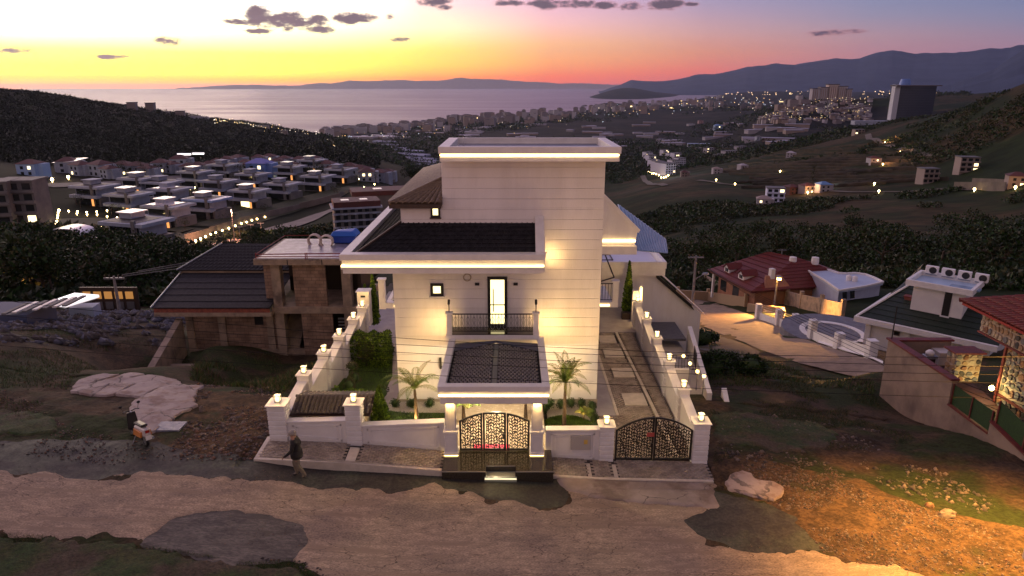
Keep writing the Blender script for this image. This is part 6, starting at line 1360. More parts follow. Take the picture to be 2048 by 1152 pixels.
def wire(name, label, pts, r=.008, sag=0, grp='overhead wires crossing in front of the villa'):
    o = MB().tube(pts, r, 4, cap=False).build(name, wiresm, None); tag(o, label, 'wire', grp); return o
WV = [(600,652,690,708,714),(632,666,702,722,733),(650,680,716,742,748),(672,699,731,757,765),(690,730,756,781,798)]
wl = ['top wire of the five crossing the villa', 'second wire from the top crossing the villa', 'middle wire of the five crossing the villa', 'fourth wire from the top crossing the villa', 'lowest wire of the five crossing the villa']
for k, vs in enumerate(WV):
    us = np.linspace(-150, 2200, 24); vv = np.interp(us, [0, 500, 1000, 1500, 2048], vs); cf = np.polyfit([0, 500, 1000, 1500, 2048], vs, 2); vv = np.polyval(cf, us)
    wire('overhead_wire', wl[k], [F(u, v, 19.0 + k * .25) for u, v in zip(us, vv)])
tl_ = ['upper', 'second', 'third', 'fourth', 'fifth', 'lowest']
for k in range(5):
    a = top1 + Vector((-.8 + .4 * k, 0, -.1 - .25 * k)); e = XP(2080, 800 + 14 * k, 22.0) if False else F(2100, 815 + 16 * k, 24); pts = []
    for i in range(14): s = i / 13; q = a.lerp(e, s); q.z -= 2.2 * 4 * s * (1 - s) * .35; pts.append(q)
    wire('overhead_wire', f'{tl_[k]} wire running from the tall pole down to the right edge', pts, .014, grp='wires on the tall utility pole')
    e = Vector((-2 + k * .3, 95, 2.5)); pts = [a.lerp(Vector((9, b1.y + 6, top1.z + .5 - .3 * k)), s) for s in np.linspace(0, 1, 6)]
    wire('overhead_wire', f'{tl_[k]} wire running from the tall pole left behind the villa', pts, .018, grp='wires on the tall utility pole')
# ================================================================ PERSON
def skin_chain(verts, edges, rad, name, mats_, par, zones=None, sub=2, root=0):
    me = bpy.data.meshes.new(name); me.from_pydata(verts, edges, []); o = bpy.data.objects.new(name, me); sc.collection.objects.link(o)
    m = o.modifiers.new('skin', 'SKIN'); m.use_smooth_shade = True
    for i, r in enumerate(rad): sv = me.skin_vertices[0].data[i]; sv.radius = (r, r) if not isinstance(r, tuple) else r
    me.skin_vertices[0].data[root].use_root = True
    s = o.modifiers.new('sub', 'SUBSURF'); s.levels = s.render_levels = sub
    dg = bpy.context.evaluated_depsgraph_get(); m2 = bpy.data.meshes.new_from_object(o.evaluated_get(dg)); bpy.data.objects.remove(o)
    m2.name = name; m2.materials.clear()
    for q in mats_: m2.materials.append(q)
    if zones:
        for p in m2.polygons: p.material_index = zones(p.center)
    o = bpy.data.objects.new(name, m2); sc.collection.objects.link(o)
    if par: o.parent = par
    return o
jkt = mat('dark_jacket', (.012, .010, .010), (.018, .015, .014), scale=8, rough=.85); trs = mat('beige_trousers', (.20, .17, .12), (.15, .125, .09), scale=9, rough=.85); skn = mat('skin', (.36, .19, .12), rough=.55); shoe = mat('dark_shoe', (.012, .01, .01), rough=.5); hair = mat('grey_hair', (.32, .28, .24), (.22, .19, .17), scale=20, rough=.8)
pp = G(598, 955, .42); pp.z = GZ(pp.x, pp.y) + .01
pe = thing('person', 'person with grey hair in a dark jacket and beige trousers walking along the road', 'person', pp, None, R(8))
# local frame: facing -x
V_ = [(0,0,.95),(0,0,1.12),(-.01,0,1.32),(-.03,0,1.46),(-.055,0,1.53),(-.08,0,1.62),   # 0-5 pelvis..head
      (0,.09,.90),(-.10,.10,.50),(-.05,.10,.10),(-.17,.10,.035),                          # 6-9 left leg forward
      (0,-.09,.90),(.02,-.10,.50),(.20,-.10,.13),(.12,-.10,.035),                           # 10-13 right leg back
      (-.03,.19,1.41),(.07,.25,1.15),(-.04,.25,.93),(-.06,.25,.86),                        # 14-17 left arm
      (-.03,-.19,1.41),(-.08,-.25,1.15),(-.24,-.22,.98),(-.30,-.21,.94)]                     # 18-21 right arm
E_ = [(0,1),(1,2),(2,3),(3,4),(4,5),(0,6),(6,7),(7,8),(8,9),(0,10),(10,11),(11,12),(12,13),(3,14),(14,15),(15,16),(16,17),(3,18),(18,19),(19,20),(20,21)]
Rr = [(.15,.17),(.15,.17),(.14,.19),(.10,.15),.055,(.085,.075),.095,.075,.055,.045,.095,.075,.055,.045,.075,.06,.042,.032,.075,.06,.042,.032]
nV = len(V_)
for (w_i, dirx, y0) in ((17, -.01, .25), (21, -.05, -.21)):
    wx0, wy0, wz0 = V_[w_i]
    for f_ in range(4):
        yy = wy0 - .03 + .02 * f_; ln = [.055, .065, .062, .05][f_]
        V_ += [(wx0 + dirx * .3, yy, wz0 - .035), (wx0 + dirx - .01, yy, wz0 - .035 - ln * .55), (wx0 + dirx + .01, yy, wz0 - .035 - ln)]; E_ += [(w_i, nV), (nV, nV + 1), (nV + 1, nV + 2)]; Rr += [.010, .009, .007]; nV += 3
    V_ += [(wx0 - .03, wy0 + .0, wz0 - .02), (wx0 - .045, wy0, wz0 - .06)]; E_ += [(w_i, nV), (nV, nV + 1)]; Rr += [.011, .009]; nV += 2
def pz(c):
    if c.z > 1.50: return 2
    if (abs(c.y) > .17 and c.z < .93): return 2
    if c.z < .085: return 3
    if c.z > .80: return 0
    return 1
skin_chain(V_, E_, Rr, 'body', [jkt, trs, skn, shoe], pe, pz, 2)
hm = MB()   # jacket skirt and hair, nose and ears
sk_ = [(.19, .76), (.20, .9), (.18, 1.1)]; hm.lathe(0, 0, [(.175, .78), (.185, .9), (.165, 1.05)], 14, .95, 1.12); Lb(hm, 'jacket_hem', jkt, pe, smooth=True)
hm = MB(); hm.lathe(-.055, 0, [(.088, 1.60), (.105, 1.66), (.095, 1.72), (.055, 1.76), (.01, 1.772)], 12, 1.08, .92); Lb(hm, 'hair', hair, pe, smooth=True)
fm = MB(); fm.add([(-.165, 0, 1.625), (-.195, 0, 1.595), (-.16, .016, 1.59), (-.16, -.016, 1.59)], [(0, 1, 2), (0, 3, 1), (1, 3, 2)]); fm.box(-.075, -.045, .08, .095, 1.585, 1.64); fm.box(-.075, -.045, -.095, -.08, 1.585, 1.64); Lb(fm, 'face', skn, pe)
pe.scale = (1.22, 1.16, 1.02)
# ================================================================ SCOOTER
sp_ = G(280, 884, .85); spz = GZ(sp_.x, sp_.y)
so_ = thing('motor_scooter', 'motor scooter with dark legshield and white and orange tail parked by the concrete pad', 'scooter', (sp_.x, sp_.y, spz), None, R(138))
tail = mat('scooter_white', (.55, .50, .48), rough=.3); orange = mat('scooter_orange', (.55, .20, .05), rough=.35); dkp = mat('scooter_dark', (.015, .015, .017), rough=.35)
def wheel(x):
    w = MB(); P = [(x + .23 * math.cos(a), 0, .23 + .23 * math.sin(a)) for a in [i * math.pi / 8 for i in range(17)]]; w.tube(P, .055, 8, cap=False); t_ = Lb(w, 'wheel', dkp, so_, smooth=True)
    h_ = MB(); h_.tube([(x, -.03, .23), (x, .03, .23)], .15, 12); Lb(h_, 'rim', steel, t_)
wheel(.62); wheel(-.62)
m1 = MB(); m1.tube([(.62, .0, .25), (.50, 0, .62), (.44, 0, .98)], .035, 6); Lb(m1, 'fork', steel, so_)
m1 = MB(); m1.hexa([(.36,-.2,.32),(.40,-.2,.32),(.40,.2,.32),(.36,.2,.32),(.42,-.15,.95),(.52,-.13,.95),(.52,.13,.95),(.42,.15,.95)]); Lb(m1, 'legshield', dkp, so_, bevel=.03)
m1 = MB(); m1.hexa([(.50,-.1,.72),(.60,-.07,.68),(.60,.07,.68),(.50,.1,.72),(.50,-.1,.92),(.56,-.06,.9),(.56,.06,.9),(.50,.1,.92)]); Lb(m1, 'front_panel', mat('scooter_yellow', (.5, .42, .12), rough=.4), so_, bevel=.02)
m1 = MB(); m1.tube([(.50, 0, .96), (.44, -.18, 1.04), (.36, -.28, 1.03)], .02, 6); m1.tube([(.50, 0, .96), (.44, .18, 1.04), (.36, .28, 1.03)], .02, 6); Lb(m1, 'handlebar', dkp, so_)
for s_ in (-1, 1):
    m1 = MB(); m1.tube([(.42, s_ * .25, 1.04), (.44, s_ * .30, 1.22)], .008, 4); m1.lathe(.44, s_ * .31, [(.02, 1.2), (.06, 1.23), (.06, 1.28), (.02, 1.31)], 8, .4, 1); Lb(m1, 'mirror', dkp, so_)
m1 = MB(); m1.box(-.1, .38, -.15, .15, .26, .33); Lb(m1, 'footboard', dkp, so_, bevel=.02)
m1 = MB(); m1.hexa([(-.95,-.12,.45),(-.05,-.19,.28),(-.05,.19,.28),(-.95,.12,.45),(-.98,-.1,.78),(-.1,-.15,.68),(-.1,.15,.68),(-.98,.1,.78)]); Lb(m1, 'tail_body', tail, so_, bevel=.05)
m1 = MB(); m1.hexa([(-.8,-.21,.42),(-.15,-.225,.34),(-.15,-.18,.34),(-.8,-.13,.42),(-.8,-.18,.62),(-.2,-.2,.60),(-.2,-.16,.6),(-.8,-.11,.62)]); m1.hexa([(-.8,.13,.42),(-.15,.18,.34),(-.15,.225,.34),(-.8,.21,.42),(-.8,.11,.62),(-.2,.16,.60),(-.2,.2,.60),(-.8,.18,.62)]); Lb(m1, 'side_panel', orange, so_, bevel=.01)
m1 = MB(); m1.hexa([(-.78,-.13,.78),(0,-.14,.68),(0,.14,.68),(-.78,.13,.78),(-.78,-.1,.88),(-.05,-.11,.77),(-.05,.11,.77),(-.78,.1,.88)]); Lb(m1, 'seat', dkp, so_, bevel=.03)
L('tail_light', mat('tail_red', (.3, .02, .02), rough=.2), so_, -1.0, -.96, -.07, .07, .62, .72); L('number_plate', white_trim, so_, -1.03, -1.01, -.1, .1, .36, .52)
m1 = MB(); m1.tube([(-.3, -.18, .2), (-.85, -.2, .3)], .05, 8); Lb(m1, 'exhaust', steel, so_); m1 = MB(); m1.tube([(-.1, .1, .3), (-.15, .28, .0)], .015, 5); Lb(m1, 'kickstand', steel, so_)
# ================================================================ VALLEY, VILLAS, TOWN
def side(i, n): return i
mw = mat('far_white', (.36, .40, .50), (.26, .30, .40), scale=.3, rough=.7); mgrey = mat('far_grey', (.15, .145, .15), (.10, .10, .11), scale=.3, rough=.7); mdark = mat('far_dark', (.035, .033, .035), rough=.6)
mred = mat('far_red_roof', (.10, .03, .028), (.07, .025, .022), scale=.3, rough=.7); skyl = mat('bright_skylight', (.85, .82, .85), rough=.15, spec=1)
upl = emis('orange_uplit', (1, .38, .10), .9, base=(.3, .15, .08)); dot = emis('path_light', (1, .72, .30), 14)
# flat-roofed villas with terraces, dark glazing and a chimney slab whose uplight is a glow put on its foot
villas = [(197,408,0),(284,388,0),(265,425,1),(347,412,2),(344,450,3),(284,495,1),(420,434,4),(443,392,0),(453,356,0),(511,376,0),(504,412,5),(570,396,0),(584,358,0),(640,380,0),(685,364,0),(628,344,0),(396,372,0),(330,396,0)]
where = ['leftmost of the estate', 'at the back left beside the retaining road', 'with a bright square skylight, left part', 'with two bright skylight strips', 'with five bright skylight strips', 'standing alone at the lower edge of the estate', 'with a bluish roof at the lower row', 'in the middle of the upper row', 'under the white gabled houses, upper middle', 'in the very middle of the estate', 'with a warmly lit ground floor window by the long wall', 'right of middle in the second row', 'with a tall slab in the upper right row', 'next to last in the row by the long wall', 'last in the row by the long wall, farthest right', 'behind the farthest right row', 'half hidden in the upper left row', 'between the two left rows']
ROT = -.32
def modern_villa(name, label, u, v, kind, S=1.0, lit=True, grp='flat roofed villas of the estate below'):
    b = T(u, v, 150, 900); t = thing(name, label, 'villa', (b.x, b.y, b.z), grp, ROT + (0 if kind != 3 else .0))
    W, D, Hh = 13.5 * S, 9.5 * S, 3.0 * S
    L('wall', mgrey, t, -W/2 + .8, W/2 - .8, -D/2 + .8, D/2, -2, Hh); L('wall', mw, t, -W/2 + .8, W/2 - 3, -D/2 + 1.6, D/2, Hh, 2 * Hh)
    L('balcony', mw, t, -W/2, W/2 - 1, -D/2 - .6, -D/2 + 1.6, Hh - .25, Hh + .75); L('glazing', glassdk, t, -W/2 + 1.2, W/2 - 3.5, -D/2 + 1.5, -D/2 + 1.59, Hh + .75, 2 * Hh - .3)
    L('glazing', glassdk, t, -W/2 + 1.4, W/2 - 1.6, -D/2 + .7, -D/2 + .79, .2, Hh - .4)
    L('roof_slab', mw if kind != 4 else mat('blue_roof', (.2, .3, .6), rough=.4), t, -W/2 - .3, W/2 - .4, -D/2 - .2, D/2 + .4, 2 * Hh, 2 * Hh + .8)
    L('roof_recess', mdark, t, -W/2 + .5, W/2 - 3.0, -D/2 + .6, D/2 - .5, 2 * Hh + .8, 2 * Hh + .86)
    L('stair_box', mw, t, -W/2 + 1.2, -W/2 + 5.0, 0, D/2 - .6, 2 * Hh + .86, 2 * Hh + 2.2); L('stair_roof', skyl if int(u) % 4 == 0 or kind in (1,) else mw, t, -W/2 + .8, -W/2 + 5.6, -.5, D/2 - .2, 2 * Hh + 2.2, 2 * Hh + 2.45)
    L('chimney_slab', mgrey, t, W/2 - 3.6, W/2 - 2.6, -D/2 - .4, -D/2 + .3, 0, 2 * Hh + 1.6)
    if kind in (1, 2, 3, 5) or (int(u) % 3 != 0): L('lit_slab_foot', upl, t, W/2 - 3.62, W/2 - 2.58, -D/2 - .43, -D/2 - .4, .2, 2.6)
    if kind == 3:
        for k in range(5): L('skylight', skyl, t, -W/2 + 1.0 + k * 1.9, -W/2 + 2.3 + k * 1.9, -D/2 + 1.0, D/2 - 1.0, 2 * Hh + .87, 2 * Hh + 1.0)
    if kind == 2:
        for k in range(2): L('skylight', skyl, t, -W/2 + 1.4 + k * 3.6, -W/2 + 4.2 + k * 3.6, -D/2 + 1.2, D/2 - 1.6, 2 * Hh + .87, 2 * Hh + 1.0)
    if kind == 5: L('lit_window', litpane2, t, -W/2 + 5, W/2 - 4.2, -D/2 + .66, -D/2 + .69, .3, Hh - .5)
    return t
for i, (u, v, k) in enumerate(villas): modern_villa('estate_villa', 'flat roofed estate villa ' + where[i], u, v, k)
# white gabled houses behind them
gab = [(140,345,1.0),(165,350,.9),(205,352,1),(222,356,.8),(250,350,.9),(278,352,.9),(298,355,.8),(325,345,.9),(345,346,.8),(362,338,1),(380,350,.8),(398,348,.8),(420,345,.8),(438,342,.9),(455,334,.8),(468,345,.7),(478,330,.8),(492,338,.7),(500,346,.8),(518,330,.8),(540,328,.8),(556,335,.7),(570,332,.8),(600,333,.8),(628,331,.8),(655,345,.9),(670,352,.8),(700,350,.9),(722,358,1),(735,362,.9),(760,362,.9),(776,356,.8),(585,345,.8)]
def gable_house(name, label, u, v, S, grp, wallm_=None, roofm=None, rot=None, r0=150, r1=2500, lit=None):
    b = T(u, v, r0, r1); rg = random.Random(int(u * 7 + v)); rot = rg.uniform(-.6, .3) if rot is None else rot
    t = thing(name, label, 'house', (b.x, b.y, b.z), grp, rot); W, D, Hh = 8.5 * S, 8 * S, 5.6 * S; wm_ = wallm_ or mw; rm = roofm or mred
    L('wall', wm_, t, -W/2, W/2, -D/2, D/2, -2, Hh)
    Lb(MB().add([(-W/2-.5,-D/2-.5,Hh),(W/2+.5,-D/2-.5,Hh),(W/2+.5,D/2+.5,Hh),(-W/2-.5,D/2+.5,Hh),(-W*.12,0,Hh+1.9*S),(W*.12,0,Hh+1.9*S)], [(0,1,5,4),(1,2,5),(2,3,4,5),(3,0,4),(0,3,2,1)]), 'roof', rm, t)
    for x in (-.28, .12):
        for z_ in (.12, .58):
            l_ = rg.random() < .12 if lit is None else lit
            L('window', litpane2 if l_ else glassdk, t, W * x, W * (x + .16), -D/2 - .06, -D/2 - .01, Hh * z_, Hh * (z_ + .25))
    L('annex', wm_, t, W/2 - .2, W/2 + 2.2 * S, -D/4, D/2 - .3, -2, Hh * .97)
    return t
nb = ['the dark hillside foot', 'the tree row', 'the lit lane', 'the blue house', 'the long wall']
for i, (u, v, S) in enumerate(gab):
    pos = 'far left' if u < 120 else 'left' if u < 260 else 'left of middle' if u < 400 else 'middle' if u < 520 else 'right of middle' if u < 640 else 'right end'
    gable_house('gabled_house', ('small ' if S < .85 else 'large ') + 'white hipped house under the wooded hill, ' + pos, u, v, S, 'white gabled houses under the wooded hill, ' + pos)
blue_h = gable_house('blue_house', 'house washed in blue light among the white gabled houses', 522, 352, 1.2, None, mat('blue_wall', (.16, .28, .62), rough=.6), mat('blue_roof2', (.14, .16, .5), rough=.6));  # the blue light is put into the wall and roof colours
gable_house('blue_house', 'long pale blue house at the far left above the road', 66, 352, .95, None, mat('pale_blue_wall', (.28, .42, .7), rough=.6), None, 0)  # wall colour carries the blue light falling on this house

# bright fascia signs / lit roofs
for (u, v, w_, lb_) in ((372, 323, 7, 'left'), (400, 321, 6, 'right')):
    b = T(u, v + 12, 150, 900); t = thing('lit_canopy', f'glowing white canopy roof on the highest white house, {lb_} one', 'canopy', (b.x, b.y, b.z + 6.5), 'glowing canopies'); L('canopy_light', emis('white_glow', (1, .93, .9), 1.6), t, -w_/2, w_/2, -.6, .6, 0, .9); L('canopy_top', mw, t, -w_/2 - .2, w_/2 + .2, -.8, .8, .9, 1.1)
b = T(145, 345, 150, 900); t = thing('flat_roof_house', 'house with a tilted shining pale roof at the upper left', 'house', (b.x, b.y, b.z), None, -.3); L('wall', mw, t, -6, 6, -4, 4, -2, 5); Lb(MB().hexa([(-6.5,-4.6,4.8),(6.5,-4.6,5.6),(6.5,4.6,6.6),(-6.5,4.6,5.8),(-6.5,-4.6,5),(6.5,-4.6,5.9),(6.5,4.6,6.9),(-6.5,4.6,6.1)]), 'roof', skyl, t)
# far left apartment blocks seen at the edge
def block(name, label, u, v, W, D, n, cat='apartment block', m=None, grp=None, rot=0, r0=60, r1=9000, fh=3.0, winrows=True, litp=.12, roof=None, lw=.16, wins=None):
    b = T(u, v, r0, r1); rg = random.Random(int(u * 13 + v)); t = thing(name, label, cat, (b.x, b.y, b.z), grp, rot); m = m or mw
    L('wall', m, t, -W/2, W/2, -D/2, D/2, -4, n * fh); L('roof', roof or mgrey, t, -W/2 - .3, W/2 + .3, -D/2 - .3, D/2 + .3, n * fh, n * fh + .5)
    if winrows:
        nw = wins or max(2, int(W / 3.2))
        for k in range(n):
            L('balcony', m, t, -W/2 - .2, W/2 + .2, -D/2 - .9, -D/2 - .01, k * fh + .05, k * fh + .85)
            for j in range(nw):
                x = -W/2 + W * (j + .5) / nw; L('window', litpane2 if rg.random() < litp else glassdk, t, x - W / nw * .32, x + W / nw * .32, -D/2 - .06, -D/2 - .012, k * fh + .9, k * fh + fh - .35)
    return t
block('apartment_block', 'pale four storey block with two lit upper windows at the left edge', 58, 446, 10, 8, 4, rot=.12, m=mgrey, litp=.12, r0=100)
block('apartment_block', 'dark blue-grey block cut by the left edge of the picture', 8, 450, 9, 8, 4, rot=.2, m=mgrey, litp=.02, r0=100)
# sports hall with vaulted white roof and a white sail
b = T(146, 482, 100, 500); t = thing('vaulted_pavilion', 'small pavilion with a bright vaulted white roof', 'pavilion', (b.x, b.y, b.z), None, -.1)
pts_ = [(4.0 * math.cos(a), 0, 2.0 + 1.3 * math.sin(a)) for a in np.linspace(math.pi, 0, 12)]
vm = MB()
for p0, p1 in zip(pts_, pts_[1:]): vm.hexa([(p0[0],-2.6,p0[2]-.2),(p1[0],-2.6,p1[2]-.2),(p1[0],2.6,p1[2]-.2),(p0[0],2.6,p0[2]-.2),(p0[0],-2.6,p0[2]),(p1[0],-2.6,p1[2]),(p1[0],2.6,p1[2]),(p0[0],2.6,p0[2])])
Lb(vm, 'vault_roof', skyl, t); L('wall', mgrey, t, -3.6, 3.6, -2.4, 2.4, -1, 2.0)
b = T(184, 492, 100, 500); t = thing('white_sail_roof', 'bright pinkish white square roof beside the vaulted pavilion', 'roof', (b.x, b.y, b.z), None, -.1); L('roof', skyl, t, -1.5, 1.5, -2.4, 2.4, 1.4, 1.6); L('post', mw, t, -1.4, -1.3, -2.2, -2.1, -1, 1.4); L('post', mw, t, 1.3, 1.4, -2.2, -2.1, -1, 1.4)
def drape_far(name, pts, wid, m_, lift=.4, r0=100, r1=3000, label=None, cat=None):
    P = np.array([tuple(T(u, v, r0, r1)) for u, v in pts]); s = np.concatenate([[0], np.cumsum(np.hypot(*np.diff(P[:, :2], axis=0).T))]); n = 60; q = np.linspace(0, s[-1], n)
    X = np.interp(q, s, P[:, 0]); Y = np.interp(q, s, P[:, 1]); dx = np.gradient(X); dy = np.gradient(Y); l_ = np.hypot(dx, dy) + 1e-9; nx_, ny_ = -dy / l_, dx / l_; V = []
    for k in (-.5, 0, .5): V.append(np.stack([X + nx_ * wid * k, Y + ny_ * wid * k], 1))
    V = np.stack(V, 1).reshape(-1, 2); Z = hgt(V[:, 0], V[:, 1]) + lift; I = np.arange(n * 3).reshape(n, 3); Q = np.stack([I[:-1, :-1], I[1:, :-1], I[1:, 1:], I[:-1, 1:]], -1).reshape(-1, 4)
    o = np_mesh(name, np.column_stack([V, Z]), Q, m_, smooth=True)
    o['kind'] = 'structure'; return o
estl = mat('estate_lawn', (.05, .055, .02), (.035, .04, .016), scale=.3, rough=.9); lane = mat('lane', (.20, .17, .16), (.14, .12, .12), scale=.2, rough=.8)
drape_far('lane', [(400,515),(450,492),(500,480),(560,458),(640,430),(720,405),(790,384)], 8, lane, .35)
drape_far('court', [(108,455),(100,485),(92,515)], 4.5, mat('sport_court', (.16, .2, .4), rough=.7), .4); drape_far('lane', [(85,375),(180,370),(260,366),(400,352)], 11, mat('bare_terrace', (.10, .085, .08), (.07, .06, .06), scale=.1), .3)
drape_far('estate_lawn', [(120,440),(240,462),(360,472),(430,462)], 28, estl, .25); drape_far('estate_lawn', [(430,455),(520,428),(620,398),(720,374)], 16, estl, .25); drape_far('estate_lawn', [(180,500),(260,515)], 22, estl, .2)
wallpx2 = mat('long_wall', (.20, .17, .15), (.13, .115, .10), scale=.15, rough=.9)
P = [T(u, v, 100, 900) for u, v in ((372,487),(420,470),(480,450),(540,434),(600,418),(680,396),(790,366))]; lw_ = thing('long_retaining_wall', 'long stained retaining wall running along the lane below the estate', 'wall', P[0])
off = OFF[lw_.name]
for q, p in zip(P, P[1:]): MB().hexa([(q.x,q.y,q.z-4),(p.x,p.y,p.z-4),(p.x,p.y+.5,p.z-4),(q.x,q.y+.5,q.z-4),(q.x,q.y,q.z+2.4),(p.x,p.y,p.z+2.0),(p.x,p.y+.5,p.z+2.0),(q.x,q.y+.5,q.z+2.4)]).build('wall_bay', wallpx2, lw_)
b = T(470, 484, 100, 400); plight('lane_light', (b.x, b.y, b.z + 9), 16000, (1, .42, .22), .5)
BX('lamp_post', polem, None, b.x - .1, b.x + .1, b.y - .1, b.y + .1, b.z - .5, b.z + 9.2); tag(bpy.data.objects['lamp_post'], 'lamp post lighting the orange part of the lane', 'street lamp')
# path lights: little glowing bollards
bm_ = MB(); bm_.lathe(0, 0, [(.05, 0), (.05, .3), (.22, .34), (.24, .5), (.18, .68), (.04, .72)], 6); pl_me = None; k_ = 0
def path_light(u, v, grp, label, r0=100, r1=3000, s=1.0, m=None, name='path_light'):
    global pl_me
    b = T(u, v, r0, r1)
    if pl_me is None: o = bm_.build(name, dot, None); pl_me = o
    else: o = pl_me.copy(); sc.collection.objects.link(o); o.name = name
    o.location = b; o.scale = (s, s, s)
    return tag(o, label, 'light', grp)
def row(pts, n, grp, label, **k):
    us = np.interp(np.linspace(0, 1, n), np.linspace(0, 1, len(pts)), [p[0] for p in pts]); vs = np.interp(np.linspace(0, 1, n), np.linspace(0, 1, len(pts)), [p[1] for p in pts])
    for u, v in zip(us, vs): path_light(u, v, grp, label, **k)
row([(392,486),(430,470),(480,452),(520,440),(600,416),(690,390),(770,364)], 24, 'path lights on top of the long wall', 'small warm path light in the row along the top of the long wall', s=1.2)
row([(118,424),(116,440),(112,460),(106,485),(104,498)], 13, 'path lights beside the blue court', 'small warm path light in the row beside the blue court', s=1.1)
row([(120,425),(150,427),(180,428),(215,425)], 6, 'path lights above the pavilion', 'small warm path light in the upper row by the pavilion', s=1.1); row([(155,432),(195,433),(235,439),(275,444)], 7, 'path lights on the lower garden path', 'small warm path light on the garden path below the villas', s=1.1)
row([(205,460),(228,455),(250,450)], 3, 'path lights by the lit stair', 'small warm light near the lit garden stair', s=1.2); row([(218,463),(220,474),(221,482)], 6, 'stair lights', 'small warm light on the lit garden stair', s=1.1)
row([(318,466),(330,470),(350,490)], 4, 'path lights right of the lone villa', 'small warm light right of the lone lower villa', s=1.2); row([(330,385),(350,380),(370,384),(390,378)], 8, 'path lights between the upper villas', 'small warm light between the upper villas', s=1.2)
rg = random.Random(4)
for k in range(46):
    u = rg.uniform(250, 760); v = 352 - abs(u - 500) * .02 + rg.uniform(-14, 14) + (4 if u > 600 else 0)
    path_light(u, v, 'lights among the gabled houses', 'small warm light among the white gabled houses', s=1.0)
for i, (u, v) in enumerate(((72,372),(106,368),(138,362))):
    b = T(u, v, 100, 900); o = path_light(u, v, 'yellow lamps on the upper road', f'yellow road lamp at the upper left, {["left","middle","right"][i]} of three', s=2.6, name='road_lamp')
# red roofed apartment block with wavy balconies
b = T(712, 462, 80, 500); SW = .72; t = thing('wavy_apartment_block', 'apartment block with dark red roof and white wavy balconies', 'apartment block', (b.x, b.y, b.z), None, .32)
L('wall', mgrey, t, -8, 9, -5, 6, -5, 9.5); L('roof', mred, t, -8, 9.4, -5.2, 6.4, 10.1, 12.2); L('roof_edge', mw, t, -8.8, 10, -6, 6.8, 9.5, 10.1)
for k in range(4):
    wb = MB(); P = [(-8.6 + 18 * j / 24, -5.6 - .5 * math.sin(j * 1.3)) for j in range(25)]
    for p0, p1 in zip(P, P[1:]): wb.hexa([(p0[0],p0[1],k*2.6-.4),(p1[0],p1[1],k*2.6-.4),(p1[0],-4.9,k*2.6-.4),(p0[0],-4.9,k*2.6-.4),(p0[0],p0[1],k*2.6+.2),(p1[0],p1[1],k*2.6+.2),(p1[0],-4.9,k*2.6+.2),(p0[0],-4.9,k*2.6+.2)])
    Lb(wb, 'balcony', mw, t)
    for j in range(6): L('window', glassdk, t, -7.4 + j * 2.7, -5.8 + j * 2.7, -5.06, -5.01, k * 2.6 + .4, k * 2.6 + 2.0)
for x in (-5, 2): L('skylight', skyl, t, x, x + 3, -2, 1, 12.2, 12.4)
t.scale = (.72, .72, .72); b = T(765, 420, 120, 600); t = thing('red_roof_block', 'longer dark red roofed block behind the wavy balconies', 'apartment block', (b.x, b.y, b.z), None, .3); L('wall', mgrey, t, -10, 12, -5, 5, -5, 6); L('roof', mred, t, -10.6, 12.6, -5.6, 5.6, 6, 7.6); L('skylight', skyl, t, -3, 0, -2, 1, 7.6, 7.8)
# greenhouses
for i, (u, v) in enumerate(((800,300),(812,305),(822,311),(835,318),(850,326),(865,334),(790,292),(770,285))):
    b = T(u, v, 500, 4000); t = thing('greenhouse', 'long pale blue greenhouse in the stepped group left of the villa roof', 'greenhouse', (b.x, b.y, b.z), 'greenhouses left of the villa roof', -.5)
    gm = MB()
    for j in range(4): gm.extr([(-45, -14 + j * 7, 0), (-45, -14 + j * 7, 3), (-45, -10.5 + j * 7, 5), (-45, -7 + j * 7, 3), (-45, -7 + j * 7, 0)], (90, 0, 0))
    Lb(gm, 'glass_span', mat('greenhouse_film', (.30, .34, .48), (.24, .28, .42), scale=.05, rough=.4), t)
# distant town: blocks along the coast and in the plain
tm = [mat('town_grey', (.24, .21, .22), rough=.8), mat('town_tan', (.30, .24, .22), rough=.8), mat('town_white', (.42, .40, .44), rough=.8), mat('town_dark', (.12, .11, .13), rough=.8)]
rg = random.Random(21)
def tower(u, v, w, d, h, m, label, grp, lit=0):
    b = T(u, v, 900, 14000); t = thing('town_block', label, 'building', (b.x, b.y, b.z), grp, rg.uniform(-.4, .4))
    L('wall', m, t, -w/2, w/2, -d/2, d/2, -8, h); L('roof', tm[3], t, -w/2 * .6, w/2 * .6, -d/2 * .6, d/2 * .6, h, h + 2.5)
    if lit: L('lit_floor', emis('town_glow', (1, .72, .3), 3), t, -w/2 - .3, w/2 + .3, -d/2 - .5, -d/2 - .1, h * .35, h * .5)
cv_u = [640, 700, 800, 900, 1000, 1100, 1180, 1250, 1330, 1400, 1440]; cv_v = [266, 261, 252, 240, 233, 225, 214, 207, 203, 197, 190]
def zone_name(u): return 'left' if u < 800 else 'middle' if u < 1050 else 'right' if u < 1250 else 'far right'
for k in range(230):
    u = 650 + (k / 230) * 790 + rg.uniform(-6, 6); base = np.interp(u, cv_u, cv_v) + 3 + abs(rg.gauss(0, 1)) * (9 if u > 850 else 4)
    h = rg.uniform(18, 42) * (1.15 if u > 900 else .8); w = rg.uniform(18, 46)
    mm = rg.choice(tm[:3]); tower(u, base, w, 20, h, mm, f'{mm.name[5:]} {"tall" if h > 36 else "low" if h < 26 else "mid height"} apartment block of the town along the shore, {zone_name(u)} stretch', f'shore town blocks, {zone_name(u)} stretch', rg.random() < .06)
